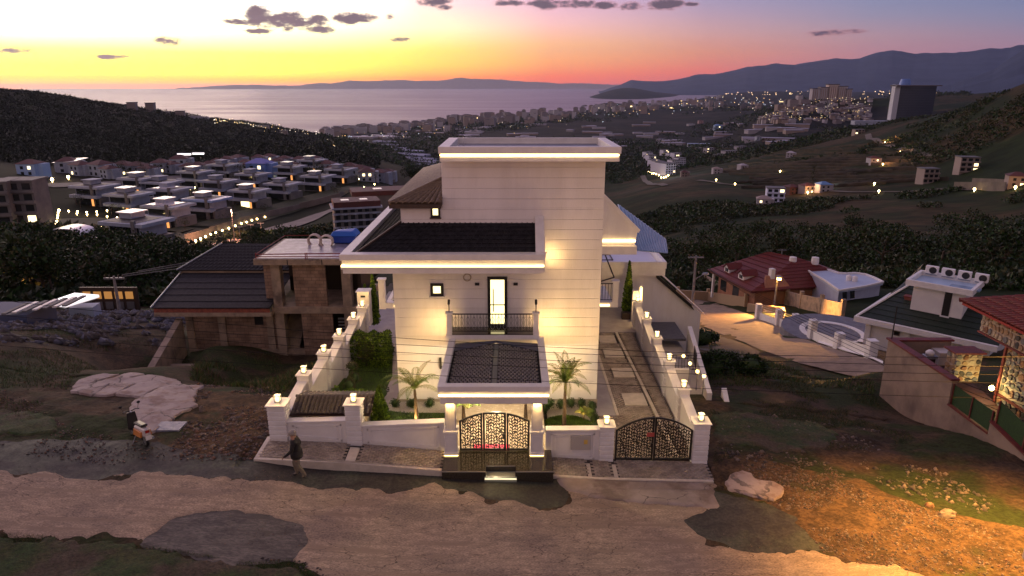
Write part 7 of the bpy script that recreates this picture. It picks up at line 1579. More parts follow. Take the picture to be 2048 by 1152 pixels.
for k in range(40):
    u = rg.uniform(1400, 1640); v = rg.uniform(203, 222); tower(u, v, rg.uniform(14, 36), 18, rg.uniform(10, 30), rg.choice(tm), 'hazy block of the town in front of the blue mountains', 'town blocks in front of the mountains', rg.random() < .1)
# low roofs in the plain
for k in range(90):
    u = rg.uniform(700, 1600); v = rg.uniform(max(246, np.interp(u, cv_u, cv_v) + 16), 300 if u > 1240 else 278); b = T(u, v, 900, 9000)
    t = thing('plain_shed', f'{"long" if k % 2 else "short"} pale low roof scattered in the dark plain, {zone_name(u)}', 'building', (b.x, b.y, b.z), f'low roofs in the plain, {zone_name(u)}', rg.uniform(-.5, .5)); w = rg.uniform(40, 85) if k % 2 else rg.uniform(12, 38); L('wall', rg.choice(tm[1:3]), t, -w/2, w/2, -9, 9, -4, 6); L('roof', mat('pale_film', (.34, .33, .42), rough=.5), t, -w/2 - 1, w/2 + 1, -10, 10, 6, 7)
# town lights: thousands nobody could count -> one object of tiny glowing diamonds per colour
def lights(name, label, N, gen, colors, strengths, size):
    for ci, (c, s) in enumerate(zip(colors, strengths)):
        V = []; Q = []
        for _ in range(N // len(colors)):
            u, v = gen(); b = T(u, v, 600, 14000); r = math.hypot(b.x, b.y); q = size * r / 1365 * rg.uniform(.6, 1.3); z = b.z + 5 + r * .001; n = len(V)
            V += [(b.x - q, b.y, z), (b.x + q, b.y, z), (b.x, b.y, z - q), (b.x, b.y, z + q), (b.x, b.y - q, z), (b.x, b.y + q, z)]
            Q += [(n, n + 4, n + 3), (n + 4, n + 1, n + 3), (n, n + 2, n + 4), (n + 4, n + 2, n + 1), (n + 5, n, n + 3), (n + 1, n + 5, n + 3), (n + 2, n, n + 5), (n + 2, n + 5, n + 1)]
        o = np_mesh(name, V, Q, emis(f'light_colour_{name}_{ci}', c, s)); tag(o, label, 'lights', kind='stuff')
def g_shore():
    u = rg.uniform(640, 1640); return u, np.interp(u, cv_u + [1640], cv_v + [200]) + 4 + abs(rg.gauss(0, 1)) * 14
lights('town_lights', 'scattered lights of the shore town and plain', 300, g_shore, [(1, .62, .22), (1, .85, .6), (.7, .85, 1)], [2.6, 2.0, 1.6], .55)
def g_hill():
    u = rg.uniform(1520, 1742); t0 = np.interp(u, [1520, 1580, 1650, 1742], [240, 214, 200, 200]); return u, rg.uniform(t0, 246)
lights('hill_town_lights', 'warm lights among the terraced houses on the hill', 220, g_hill, [(1, .66, .25), (1, .85, .55)], [2, 1.6], .5)
def g_left():
    u = rg.uniform(428, 640); return u, np.interp(u, [428, 640], [244, 266]) + abs(rg.gauss(0, 1)) * 5
lights('slope_lights', 'small lights on the slope behind the wooded hill', 90, g_left, [(1, .7, .3), (1, .9, .7)], [3, 3], .55)
def g_mtn():
    u = rg.uniform(1450, 1900); return u, rg.uniform(184, 192)
lights('valley_lights', 'far lights at the foot of the blue mountains', 70, g_mtn, [(1, .66, .35)], [3], .6)
# terraced houses on the hill
for k in range(170):
    u, v = g_hill(); v += 2; b = T(u, v, 1500, 5000); w = rg.uniform(9, 17); t = thing('terraced_house', ('wide ' if w > 13 else 'small ') + 'terraced house packed on the lit hill below the grey towers, ' + ('left slope' if u < 1600 else 'middle' if u < 1680 else 'right part') + (', upper' if v < 222 else ', lower'), 'house', (b.x, b.y, b.z), 'terraced houses on the lit hill', rg.uniform(-.4, .4)); L('wall', rg.choice(tm[:3]), t, -w/2, w/2, -6, 6, -6, rg.uniform(6, 11)); L('roof', rg.choice((mred, tm[3], tm[2])), t, -w/2 - .5, w/2 + .5, -6.5, 6.5, 11, 12)
# long tower group on the hill
for k, (u, w, h, lb_) in enumerate(((1628, 26, 36, 'left wing'), (1645, 30, 41, 'left of centre'), (1662, 36, 50, 'pale central tower'), (1680, 34, 44, 'right of centre'), (1693, 22, 35, 'right wing'))):
    b = T(1662, 199, 1800, 4000); d = px_dir(u, 196); y_ = b.y; p = Vector((d.x / d.y * y_, y_, b.z)); t = thing('hilltop_tower', f'tall slab of the hilltop tower group, {lb_}', 'tower block', p, 'hilltop tower group'); m = mat('pale_tower', (.62, .52, .50), rough=.7) if k == 2 else tm[2]
    L('wall', m, t, -w/2, w/2, -12, 12, -15, h); L('roof', tm[3], t, -w/2 - 1.5, w/2 + 1.5, -13, 13, h, h + 3)
    for j in range(int(w / 7)): L('pier', tm[1], t, -w/2 + 2 + j * 7, -w/2 + 5 + j * 7, -13.2, -12.05, -15, h - 2)
# the big round-topped hotel
b = T(1822, 240, 1500, 3000); t = thing('hotel_tower', 'massive curved dark hotel slab with a blue round cap', 'hotel', (b.x, b.y, b.z))
hm_ = MB(); N_ = 16; W = 104
fl = 20
for k in range(fl):
    ps = [(-W/2 + W * i / N_, -14 * math.sin(math.pi * i / N_)) for i in range(N_ + 1)]; z0 = k * 4.1; ps2 = ps + [(x, y + 20) for x, y in ps[::-1]]
    Lb(MB().prism(ps2, z0, z0 + 1.4), 'floor_band', mat('hotel_band', (.055, .065, .10), rough=.6), t); Lb(MB().prism([(x * .99, y + .8) for x, y in ps2], z0 + 1.4, z0 + 4.1), 'glazing_band', mat('hotel_glass', (.025, .032, .06), rough=.5), t)
Lb(MB().prism(ps2, -25, 0), 'podium', tm[3], t); L('stair_tower', mat('hotel_white', (.5, .52, .6), rough=.6), t, -W/2 - 4, -W/2 + 9, -6, 10, -20, fl * 4.1 + 4)
L('roof', tm[3], t, -W/2 - 4, W/2 + 4, -15, 20, fl * 4.1, fl * 4.1 + 3)
Lb(MB().lathe(-30, 0, [(13.5, fl * 4.1 + 3), (13, fl * 4.1 + 7), (10.5, fl * 4.1 + 17), (9, fl * 4.1 + 18)], 18), 'round_cap', mat('blue_cap', (.10, .20, .52), rough=.4), t)
L('low_terrace', mw, t, -W/2 - 95, -W/2 - 4, -10, 12, -12, -2)
# white apartment clusters in the valley
kk = 0
for (u, v, n_) in ((1294,322,5),(1300,328,5),(1306,335,5),(1314,342,5),(1324,350,5),(1334,352,5),(1328,312,4),(1340,318,4),(1350,324,5),(1358,332,5),(1346,336,5)):
    block('valley_apartments', f'white floodlit apartment block in the valley cluster right of the villa, {["left row, back","left row, second","left row, third","left row, fourth","left row, front","front middle","back row, left","back row, middle","back row, right","right row, front","right row, inner"][kk]}', u, v, 16, 12, n_, m=mat('floodlit_white', (.75, .75, .85), rough=.6), grp='white valley apartments', rot=.5, r0=500, litp=.1, wins=4); kk += 1
b = T(1325, 356, 500, 2000); plight('estate_floods', (b.x + 6, b.y - 24, b.z + 22), 16000, (.85, .88, 1), 2)
row([(1296,345),(1308,352),(1325,357),(1340,352),(1342,338)], 14, 'lights round the valley apartments', 'small warm light at the foot of the white valley apartments', s=3.2, r0=400)
lng = [(1400,298),(1418,303),(1440,310),(1455,307),(1470,302),(1480,298)]
for i, (u, v) in enumerate(lng): block('stepped_block', f'grey white stepped block on the ridge line, {["first","second","third","fourth","fifth","last"][i]} from the left', u, v + 4, 24, 12, 2 + i % 2, m=tm[2], grp='stepped blocks on the near ridge', rot=.5, r0=700, wins=4)
b = T(1395, 296, 900, 3000); t = thing('long_hall', 'long low white hall behind the valley apartments', 'building', (b.x, b.y, b.z), None, -.1); L('wall', mw, t, -28, 32, -8, 8, -6, 9); L('roof', mat('bluish_roof', (.25, .35, .55), rough=.4), t, -29, 33, -9, 9, 9, 10)
for i, (u, v, S, lb_) in enumerate(((1516,283,1.6,'white box house alone on the ridge'),(1400,247,2.2,'pinkish long house in the plain'),(1434,262,3,'low bluish roofed hall in the plain'))):
    gable_house('ridge_house', lb_, u, v, S, None, [mw, mat('pink_wall', (.4, .26, .28), rough=.7), mat('blue_hall', (.2, .3, .45), rough=.6)][i], [mgrey, mred, mat('blue_roof3', (.12, .25, .5), rough=.5)][i], 0, 500, 6000)
# houses on the near right hillside
hh = [(1548,404,.95,3,'bright white cubic house above the rocky scree',mat('blue_white', (.62, .66, .85), rough=.6)),(1852,366,.85,3,'pale three storey house with balconies on the terraced hillside',tm[1]),(1930,344,.95,3,'upper pale three storey house on the terraced hillside',tm[1]),(1716,266,1.1,2,'pair of pale houses on the ridge below the hotel',tm[1]),(1752,246,1.5,2,'small pale house under the hotel podium',tm[2])]
for u, v, S, n_, lb_, m_ in hh: block('hillside_house', lb_, u, v, 11 * S, 9 * S, n_, 'house', m_, None, rg.uniform(-.3, .3), 200, 3000, 2.9, True, .08, None, wins=3)
for (u, v, lb_, m_, r_) in ((1526,413,'low white annex in front of the bright cubic house',tm[2],tm[1]),(1582,388,'reddish roofed farmhouse left of the lit yard',mred,mred),(1612,386,'warmly lit small house on the hillside road',tm[1],mred),(1645,384,'small house with a bluish lamp on the hillside road',tm[2],mat('blue_roof3', (.12, .25, .5), rough=.5)),(1368,352,'small tan roofed house left of the terraces',tm[1],mred),(1432,347,'small pale house on the left terraces',tm[2],tm[1]),(1745,330,'white farmhouse with lit ground beside it',tm[2],mred),(1580,314,'tiny long shed on the middle terraces',tm[2],tm[2]),(1484,340,'tiny greenhouse on the lower terraces',tm[2],tm[2]),(2030,372,'small orange lit house at the right edge',tm[1],mred)):
    gable_house('hillside_house', lb_, u, v, .9, None, m_, r_, None, 200, 2500)
for (u, v, pw, c) in ((1615,388,2600,(1,.5,.2)),(1648,376,900,(.5,.9,1)),(1765,332,5000,(1,.42,.15)),(1770,285,8000,(1,.4,.15)),(2030,378,1500,(1,.45,.15)),(1800,305,3000,(1,.5,.25))):
    b = T(u, v, 200, 1500); o = path_light(u, v, 'hillside lamps', 'single lamp glowing on the dark hillside', s=2.4, name='hillside_lamp'); plight('lamp_light', (b.x, b.y - 3, b.z + 6), pw, c, .5)
for u, v in ((1432,363),(1748,372),(1757,386),(1470,368),(1948,383),(1560,345)): path_light(u, v, 'hillside lamps', 'single lamp glowing on the dark hillside', s=2.6, name='hillside_lamp')
track = mat('hill_track', (.12, .10, .08), (.08, .07, .055), scale=.05, rough=.9)
drape_far('hillside_road', [(1395,362),(1440,366),(1520,372),(1600,381),(1700,386),(1800,384),(1880,380),(1990,378)], 4.5, track, .5, 200, 1500); drape_far('hillside_road', [(1735,268),(1738,278),(1765,286),(1800,296),(1860,316)], 6, track, .8, 400, 2500)
drape_far('valley_track', [(1215,350),(1275,345),(1290,362),(1330,372)], 6, track, .8, 400, 2500); wallm2 = mat('terrace_wall', (.17, .14, .11), (.12, .1, .08), scale=.2, rough=.9)
for (pts, h_, lb_) in (([(1908,380),(1960,380),(2010,381)], 4, 'long pale retaining wall on the hillside road right'), ([(1945,368),(1990,370),(2020,372)], 3, 'upper pale retaining wall on the hillside')):
    P = [T(u, v, 200, 1500) for u, v in pts]; t = thing('hillside_wall', lb_, 'wall', P[0])
    for q, p in zip(P, P[1:]): MB().hexa([(q.x,q.y,q.z-4),(p.x,p.y,p.z-4),(p.x,p.y+1,p.z-4),(q.x,q.y+1,q.z-4),(q.x,q.y,q.z+h_),(p.x,p.y,p.z+h_),(p.x,p.y+1,p.z+h_),(q.x,q.y+1,q.z+h_)]).build('wall_bay', wallm2, t)
# farm terraces: low dry banks following the contour, one object
V = []; Q = []
for k in range(20):
    v0 = 296 + k * 4.2; ua, ub = 1400 + k * 6 + rg.uniform(-30, 30), 1900 - rg.uniform(0, 220); n = 46; prev = None
    A0 = T((ua + ub) / 2, v0, 200, 1600)
    for i in range(n):
        u = ua + (ub - ua) * i / (n - 1); b = T(u, v0 + (u - 1650) * -.03 + 3 * math.sin(u * .013 + k), 200, 1600); j = len(V); hh_ = 1.3 + .8 * rg.random()
        V += [(b.x, b.y, b.z - .5), (b.x, b.y, b.z + hh_), (b.x, b.y + 2.5, b.z + hh_ + .3)]
        if prev is not None and abs(V[prev][1] - b.y) < 40: Q += [(prev, j, j + 1, prev + 1), (prev + 1, j + 1, j + 2, prev + 2)]
        prev = j
o = np_mesh('terrace_banks', V, Q, mat('terrace_bank', (.05, .036, .021), (.018, .017, .009), scale=.08, rough=.95)); tag(o, 'dry stone terrace banks across the dark hillside', 'terraces', kind='stuff')
# silhouettes on the left ridge
for (u, v, w, n_, lb_) in ((266,219,20,7,'leftmost dark block on the wooded ridge'),(303,224,20,8,'second dark block on the wooded ridge, the widest'),(333,230,14,4,'low dark block between two on the ridge'),(362,233,20,7,'fourth dark block on the wooded ridge with a flat roof'),(512,250,22,7,'tall dark block lower on the ridge'),(527,256,30,5,'pale dark block beside the tall one on the ridge'),(568,266,20,2,'low block on the ridge end'),(606,268,26,4,'rounded dark block at the ridge end'),(634,270,18,3,'last dark block before the shore town')):
    b = T(u, v, 500, 3500); w *= .66 * math.hypot(b.x, b.y) / 1365; n_ = max(2, int(n_ * .7)); t = thing('ridge_block', lb_, 'apartment block', (b.x, b.y, b.z), None, .2); L('wall', tm[0], t, -w/2, w/2, -6, 6, -8, n_ * 2.6); L('roof', tm[3], t, -w/2 - .6, w/2 + .6, -6.8, 6.8, n_ * 2.6, n_ * 2.6 + 1)
    for k in range(n_): L('balcony', tm[1], t, -w/2 - .5, w/2 + .5, -7, -6.05, k * 2.6, k * 2.6 + .9)
for k in range(9): b = T(382 + k * 4.2, 236 + k * .6, 700, 3500); tag(BX('ridge_pavilion', tm[2], None, b.x - 2.4, b.x + 2.4, b.y - 3, b.y + 3, b.z - 2, b.z + 5), 'tiny pale pavilion in the row along the ridge', 'pavilion', 'pavilions along the ridge')
# near left: shining roof, louvre roof, lattice hall, lit palm
b = T(128, 628, 50, 200); t = thing('shining_roof_building', 'low building with a brilliant pinkish white pointed roof', 'building', (b.x, b.y, b.z), None, .1)
zz = G(100, 612, b.z + 2.6)
P = [G(u, v, b.z + 2.9) for u, v in ((86,612),(92,617),(104,619),(178,599),(134,593),(98,604))]
MB().extr([tuple(p) for p in P], (0, 0, .2)).build('roof', emis('lit_white_roof', (1, .92, .95), .75, base=(.8, .78, .8)), t); P2 = [G(u, v, b.z + 2.7) for u, v in ((92,618),(104,620.5),(178,600.5),(134,595))]  # roof glows by itself in place of its sky reflection
MB().extr([tuple(p) for p in P2], (0, 0, .15)).build('roof_edge', white_trim, t); q = G(125, 618, b.z + 2.4); BX('wall', mat('bluish_wall', (.42, .46, .58), rough=.7), t, q.x - .8, q.x + 1.0, q.y + .8, q.y + 2.0, b.z - .5, b.z + 2.1)
b = T(20, 640, 50, 200); t = thing('dark_house_left', 'dark bluish house with a slatted pale roof cut by the left edge', 'house', (b.x, b.y, b.z)); q = G(30, 600, b.z + 3); BX('wall', mat('bluish_dark', (.06, .08, .16), rough=.7), t, q.x - 6, q.x - .2, q.y + 1, q.y + 4, b.z - 2, b.z + 1.6)
BX('gable_wall', mat('bluish_wall', (.42, .46, .58), rough=.7), t, q.x - 1.4, q.x - .5, q.y + .8, q.y + .98, b.z - .6, b.z + 1.2)
for k in range(7): BX('roof_slat', white_trim if k % 2 else mgrey, t, q.x - 1.6 + k * .5, q.x - 1.3 + k * .5, q.y + .6 + k * .3, q.y + 3 + k * .3, b.z + 1.75, b.z + 1.85)
b = T(218, 622, 50, 200); t = thing('lattice_building', 'dark framed open building with warm lit square panels beside the utility pole', 'building', (b.x, b.y, b.z)); q = b
BX('frame', brown, t, q.x - 2.5, q.x + 2.9, q.y + .1, q.y + .3, q.z - .5, q.z + 2.3)
ol = emis('dim_orange_panel', (1, .45, .12), .28, base=(.3, .15, .05))
for k in range(5):
    for j in range(2): BX('panel', ol if j else mgrey, t, q.x - 2.2 + k * 1.0, q.x - 1.5 + k * 1.0, q.y + .02, q.y + .09, q.z + .2 + j * 1.0, q.z + .9 + j * 1.0)
for k in range(3): MB().tube([(q.x - 1 + k * .4, q.y + 2 + k * 2.2, q.z + 2.6 - .2 * k), (q.x + 8 - k, q.y + 7 + k * 2, q.z + 2.9 - .2 * k)], .05, 4).build('roof_beam', mgrey, t)
b = T(55, 590, 60, 200); pm_ = palm('tall palm with an orange lit trunk at the far left', b.x, b.y, b.z, 5.2, 15, 2.6, 13, -.3, [leafmat('palm_far', (.04, .06, .02))], tr=.24, lw=.05, ll=.6)
plight('palm_light', (b.x + .3, b.y - 1.4, b.z + 1.6), 120, (1, .5, .1), .1, pm_)
# ================================================================ TREES AND SCRUB
def crown_cards(C, rad, n, size, rg_, up=.3, flat=.75):
    k = rg_.integers(0, len(C), n); p = rg_.normal(size=(n, 3)); p /= np.linalg.norm(p, axis=1, keepdims=True); p *= (.55 + .45 * rg_.random((n, 1)))
    return C[k] + p * rad[k][:, None] * np.array([1, 1, flat]), p + np.array([0, 0, up])
trl = [leafmat('tree_dark', (.006, .018, .003)), leafmat('tree_mid', (.016, .042, .006)), leafmat('tree_brown', (.030, .032, .009))]
def tree(label, u, v, h, w, grp, seed, r0=30, r1=2000, n=1100, mats=trl, name='tree', p=None):
    b = T(u, v, r0, r1) if p is None else Vector(p); rg_ = np.random.default_rng(seed); t = thing(name, label, 'tree', (b.x, b.y, b.z), grp)
    m = 7; C = np.stack([b.x + rg_.normal(size=m) * w * .26, b.y + rg_.normal(size=m) * w * .26, b.z + h * (.5 + rg_.random(m) * .36)], 1); rad = w * (.2 + .14 * rg_.random(m))
    P, Nn = crown_cards(C, rad, n, 0, rg_); leafmesh('crown', P, Nn, w * .06, mats, t, OFF[t.name], .5, seed=seed)
    tk = MB(); tk.tube([(b.x, b.y, b.z - .5), (b.x + .05, b.y, b.z + h * .4), (C[0][0], C[0][1], C[0][2])], w * .035, 6, w * .01)
    for c in C[1:4]: tk.tube([(b.x, b.y, b.z + h * .35), tuple(c)], w * .018, 4, w * .006)
    tk.build('trunk', wood, t); return t
tree('big dark round tree beside the tiled hip roof of the villa', 827, 372, 15, 14, None, 1, 200, 900, 2200)
tn = {'l': 'dark leafy tree of the grove below the estate', 'r': 'dark tree in the ravine beyond the red roofed house'}
rgt = random.Random(9)
for k in range(46):
    u = rgt.uniform(0, 400) if k < 38 else rgt.uniform(400, 640); v = (rgt.uniform(512, 600) if u < 120 or u > 190 else rgt.uniform(530, 600)) if u < 330 else rgt.uniform(530, 595)
    if k >= 38: v = rgt.uniform(500, 520)
    tree(tn['l'], u, v, rgt.uniform(4, 6.5), rgt.uniform(4.5, 8), 'trees of the grove below the estate', 100 + k, 60, 400, 1100)
for k in range(40):
    u = rgt.uniform(1345, 2048); v = rgt.uniform(470, 545); tree(tn['r'], u, v, rgt.uniform(5, 9), rgt.uniform(6, 10), 'trees of the ravine beyond the red roofs', 300 + k, 60, 500, 600)
for (u, v, lb_) in ((1385,560,'tall loose tree behind the small pole left of the red roof'),(1425,560,'round tree left of the red roofed house'),(1470,540,'dark tree touching the red roof ridge')): tree(lb_, u, v, 8, 7, None, int(u), 60, 300, 900, [trl[1], trl[2]])
b = T(1624, 368, 200, 1500); t = thing('bare_tree', 'thin bare tall tree on the hillside road', 'tree', b); MB().tube([b, b + Vector((.2, 0, 14))], .35, 5, .1).build('trunk', wood, t); rg_ = np.random.default_rng(5); P = np.array(b) + np.stack([rg_.normal(size=300) * 1.0, rg_.normal(size=300), rg_.uniform(3, 15, 300)], 1); leafmesh('crown', P, None, .7, [trl[2]], t, OFF[t.name])
for k in range(46):
    u, v, _k = villas[k % len(villas)]; tree('small garden tree between the flat roofed estate villas', u + rgt.choice((-1, 1)) * rgt.uniform(26, 44), v + rgt.uniform(-6, 12), rgt.uniform(3, 6), rgt.uniform(3, 6), 'garden trees between the estate villas', 700 + k, 120, 700, 160)
for k in range(34):
    u = rgt.uniform(240, 790); v = 350 + (8 if u > 600 else 0) + rgt.uniform(-10, 12); tree('small dark tree between the white gabled houses', u, v, rgt.uniform(5, 9), rgt.uniform(4, 8), 'trees between the white gabled houses', 500 + k, 150, 700, 160)
# scrub over the hills: leafy tufts, tens of thousands, far masses read as one
def scrub_mass(name, label, us, vs, N, smin, smax, per, seed, r0, r1, mats=trl, cond=None, drop=.2, thr=-.12):
    rg_ = np.random.default_rng(seed); k = 0; U = rg_.uniform(us[0], us[1], N * 2); Vv = rg_.uniform(vs[0], vs[1], N * 2) ; X = []; Y = []
    az0, _ = dep(us[0], 400); az1, _ = dep(us[1], 400); a = rg_.uniform(az0, az1, N * 3); r = np.exp(rg_.uniform(math.log(r0), math.log(r1), N * 3) ** 1.0)
    X = r * np.sin(a); Y = r * np.cos(a); dens = fbm(X, Y, r0 * .8, 4, seed) + fbm(X, Y, r0 * .15, 2, seed + 3) * .5
    keep = dens > thr
    if cond is not None: keep &= cond(X, Y, r)
    X, Y, r = X[keep][:N], Y[keep][:N], r[keep][:N]; Z = hgt(X, Y); n = len(X); s = rg_.uniform(smin, smax, n) * (r / r0) ** .5
    C = np.repeat(np.stack([X, Y, Z + s * drop], 1), per, 0); S = np.repeat(s, per)[:, None]; d = rg_.normal(size=(n * per, 3)); d /= np.linalg.norm(d, axis=1, keepdims=True); d[:, 2] = np.abs(d[:, 2]) * .8
    P = C + d * S * rg_.random((n * per, 1)) ** .4 * np.array([1, 1, .8]); nn = d + rg_.normal(size=d.shape) * .5; nn /= np.linalg.norm(nn, axis=1, keepdims=True)
    sd = np.cross(nn, rg_.normal(size=nn.shape)); sd /= np.linalg.norm(sd, axis=1, keepdims=True); L_ = S * rg_.uniform(.25, .5, (n * per, 1))
    Vx = np.stack([P - sd * L_ * .5, P + sd * L_ * .5, P + nn * L_], 1).reshape(-1, 3); o = np_mesh(name, Vx, np.arange(len(Vx)).reshape(-1, 3), mats, matidx=np.repeat(rg_.integers(0, len(mats), n), per)); tag(o, label, 'scrub', kind='stuff')
offroad = lambda X, Y, r: ~((X > 10) & (Y > 38) & (Y < 96) & (np.abs(X - np.interp(Y, [38, 44, 50, 60, 75, 96], [24, 23.5, 23.5, 24, 24, 24])) < 7))
scrub_mass('hill_scrub', 'dark scrub and trees covering the wooded hill on the left', (-150, 760), (180, 320), 22000, 1.6, 3.2, 12, 1, 430, 2100, [leafmat('hill_leaf_dark', (.004, .009, .003)), leafmat('hill_leaf', (.008, .014, .004))], thr=-9)
scrub_mass('hillside_scrub', 'dark bushes over the right hillside', (1180, 2250), (250, 500), 16000, .7, 2.0, 12, 2, 150, 1300, cond=lambda X, Y, r: ~((r > 430) & (r < 1000) & (fbm(X, Y, 160, 3, 8) > -.1)))
scrub_mass('slope_scrub', 'undergrowth on the slopes below the plot on the left', (-250, 720), (500, 640), 5000, .8, 1.8, 16, 3, 75, 215)
scrub_mass('slope_scrub', 'undergrowth on the slopes beyond the lower road on the right', (1250, 2250), (500, 620), 3500, .8, 1.8, 16, 4, 112, 220)
scrub_mass('plain_scrub', 'dark groves of the valley plain', (650, 1900), (250, 330), 9000, 5, 10, 8, 5, 1100, 5200, cond=lambda X, Y, r: hgt(X, Y, False) > -186)
# weeds, tufts and stones on the near plots
wd = [leafmat('weed_green', (.04, .09, .014)), leafmat('weed_dry', (.12, .085, .04)), leafmat('weed_dark', (.022, .05, .010))]
def weeds(label, polys, N, h, seed, mats=wd, far=False, thr=-.05):
    rg_ = np.random.default_rng(seed); P = [tuple(T(u, v, 10, 90))[:2] for u, v in polys]; xs = [p[0] for p in P]; ys = [p[1] for p in P]
    X = rg_.uniform(min(xs), max(xs), N * 3); Y = rg_.uniform(min(ys), max(ys), N * 3); k = inside(X, Y, P) & (fbm(X, Y, 2.2, 3, seed) > thr) & ~((X > -9.2) & (X < 7.5) & (Y > 21.3)); X, Y = X[k][:N], Y[k][:N]
    Z = hgt(X, Y); ng = (X > X0) & (X < X1) & (Y > Y0) & (Y < Y1); ii = np.clip(((X - X0) / ST).astype(int), 0, nx); jj = np.clip(((Y - Y0) / ST).astype(int), 0, ny); Z = np.where(ng, gz[jj, ii], Z)
    blades('weeds', X, Y, Z - .02, h, mats, seed, label, 'weeds', .55, h * .07)
weeds('rough weeds and dry grass on the bank left of the concrete pad', [(0,830),(0,660),(330,660),(560,715),(600,760),(520,790),(400,745),(330,722),(220,720),(140,770),(120,850)], 22000, .15, 1)
weeds('weeds at the bottom left road edge', [(-60,1160),(-60,1062),(150,1076),(370,1104),(500,1126),(590,1122),(640,1160)], 14000, .09, 2)
weeds('weeds over the empty plot right of the car gate', [(1425,930),(1415,770),(1600,765),(1750,790),(1830,880),(1700,900),(1560,905)], 22000, .11, 3, [wd[1], wd[2], wd[2]])
weeds('dark weeds along the lower road bank', [(1400,770),(1420,690),(1560,730),(1750,765),(1750,795),(1600,790)], 9000, .25, 4)
weeds('weeds round the unfinished house', [(380,760),(400,725),(700,725),(640,740),(560,790)], 5000, .3, 5)
for (u, v, lb_) in ((1405,690,'large dark bush right of the lower court'),(1440,740,'broad dark bush on the bank below the court'),(1500,750,'reddish dark bush by the dirt track'),(1420,752,'small leafy bush beside the nearest court lamp'),(1845,700,'leafy bush before the white villa window'),(1350,668,'potted dark bush on the court floor')):
    p = T(u, v, 20, 100); bush('roadside_bush', lb_, 'shrub', (p.x, p.y, p.z + .6), (1.3, 1.0, .8) if u < 1460 else (.9, .8, .6), 1500, [trl[0], trl[1]], .16, None, .3, int(u))
rocks = [mat('rubble_pale', (.22, .175, .15), (.14, .11, .09), scale=5, rough=.9), mat('rubble_dark', (.09, .075, .07), (.06, .05, .045), scale=5, rough=.9), mat('rubble_red', (.2, .11, .075), (.13, .08, .055), scale=5, rough=.9)]
def rubble(name, label, poly, N, smin, smax, seed, mats=rocks):
    rg_ = np.random.default_rng(seed); P = [tuple(T(u, v, 10, 120))[:2] for u, v in poly]; xs = [p[0] for p in P]; ys = [p[1] for p in P]; X = rg_.uniform(min(xs), max(xs), N * 4); Y = rg_.uniform(min(ys), max(ys), N * 4)
    k = inside(X, Y, P) & (fbm(X, Y, 1.6, 3, seed) > -.12) & ~((X > -9.2) & (X < 7.5) & (Y > 21.3)); X, Y = X[k][:N], Y[k][:N]; n = len(X)
    Z = hgt(X, Y); ng = (X > X0) & (X < X1) & (Y > Y0) & (Y < Y1); ii = np.clip(((X - X0) / ST).astype(int), 0, nx); jj = np.clip(((Y - Y0) / ST).astype(int), 0, ny); Z = np.where(ng, gz[jj, ii], Z)
    base = np.array([[1,0,0],[-1,0,0],[0,1,0],[0,-1,0],[0,0,.8],[0,0,-.5]], float); fc = np.array([[0,2,4],[2,1,4],[1,3,4],[3,0,4],[2,0,5],[1,2,5],[3,1,5],[0,3,5]])
    s = (smin + (smax - smin) * rg_.random(n) ** 4)[:, None, None]; V = base[None] * s * rg_.uniform(.5, 1.3, (n, 6, 1)); a = rg_.random(n) * 6.28; ca, sa2 = np.cos(a)[:, None], np.sin(a)[:, None]
    V = np.stack([V[..., 0] * ca - V[..., 1] * sa2, V[..., 0] * sa2 + V[..., 1] * ca, V[..., 2]], -1) + np.stack([X, Y, Z], 1)[:, None]
    o = np_mesh(name, V.reshape(-1, 3), (fc[None] + (np.arange(n) * 6)[:, None, None]).reshape(-1, 3), mats, matidx=np.repeat(rg_.integers(0, len(mats), n), 8)); tag(o, label, 'rubble', kind='stuff')
rubble('rubble', 'loose stones on the dug bank beside the left street corner', [(395,770),(480,760),(560,790),(535,925),(330,925),(290,890),(330,860),(395,820)], 3600, .015, .12, 1)
rubble('rubble', 'grey rubble field before the unfinished house', [(-20,690),(-20,630),(200,625),(380,640),(330,700),(200,690)], 5000, .05, .5, 2, [rocks[1], mat('rubble_slate', (.12, .12, .16), (.07, .07, .09), scale=3, rough=.8)])
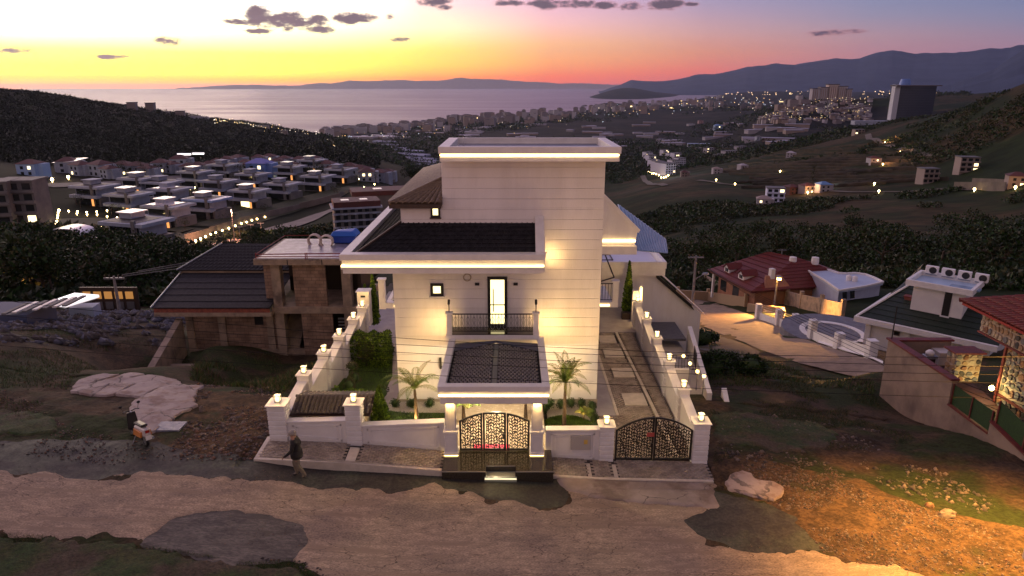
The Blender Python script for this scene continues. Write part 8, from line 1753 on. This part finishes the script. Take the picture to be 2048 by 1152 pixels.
rubble('gravel', 'orange lit gravel bank under the right street lamp', [(1430,960),(1520,900),(1650,930),(1800,1000),(2048,1085),(2048,1152),(1760,1140),(1650,1110),(1570,1020)], 7000, .012, .07, 3)
rubble('rubble', 'stones scattered on the empty right plot', [(1430,930),(1440,830),(1600,830),(1750,860),(2000,1010),(1950,1040),(1700,950)], 1400, .015, .13, 4, [rocks[0], rocks[1]])
rubble('gravel', 'small stones on the left dirt verge', [(-20,900),(-20,760),(130,850),(300,890),(500,925),(200,930)], 3500, .01, .06, 5)
rubble('gravel', 'loose grit along the road', [(-20,1060),(-20,930),(600,950),(1000,1010),(1400,1050),(1700,1120),(1000,1150),(600,1100)], 7000, .006, .022, 6)
rubble('rubble', 'litter and stones at the bottom left edge', [(250,1160),(350,1105),(600,1120),(680,1160)], 300, .02, .08, 7)
def boulder(label, u, v, sx, sy, sz, m_, seed, name='boulder'):
    p = G(u, v, .0); z = GZ(p.x, p.y); bm = bmesh.new(); bmesh.ops.create_icosphere(bm, subdivisions=3, radius=1); rg_ = random.Random(seed)
    for q in bm.verts:
        d = q.co.copy(); nn = float(vnoise(d.x * 3 + seed * 7, d.y * 3 + d.z * 2, 1.0, seed)) * .4 + float(vnoise(d.x * 9 + seed, d.z * 9 + d.y * 5, 1, seed)) * .15
        q.co = Vector((d.x * sx, d.y * sy, max(d.z, -.3) * sz)) * (1 + nn)
    me = bpy.data.meshes.new(name); bm.to_mesh(me); bm.free(); me.materials.append(m_); o = bpy.data.objects.new(name, me); sc.collection.objects.link(o); o.location = (p.x, p.y, z + .02); return tag(o, label, 'rock')
boulder('pale boulder on the orange lit bank', 1893, 1038, .28, .2, .2, rocks[0], 5); boulder('small reddish boulder left of the pale one', 1858, 1015, .15, .12, .12, rocks[2], 6); boulder('pale upright stone on the dug bank', 409, 853, .12, .08, .22, rocks[0], 7)
tag(BX('blue_grey_sheet', mat('plastic_sheet', (.16, .17, .24), (.3, .3, .36), scale=4, rough=.5, bump=.05, bscale=6), None, -13.6, -12.6, 23.2, 23.9, GZ(-13.1, 23.5) + .0, GZ(-13.1, 23.5) + .09), 'crumpled blue grey plastic sheet beside the scooter', 'plastic sheet')
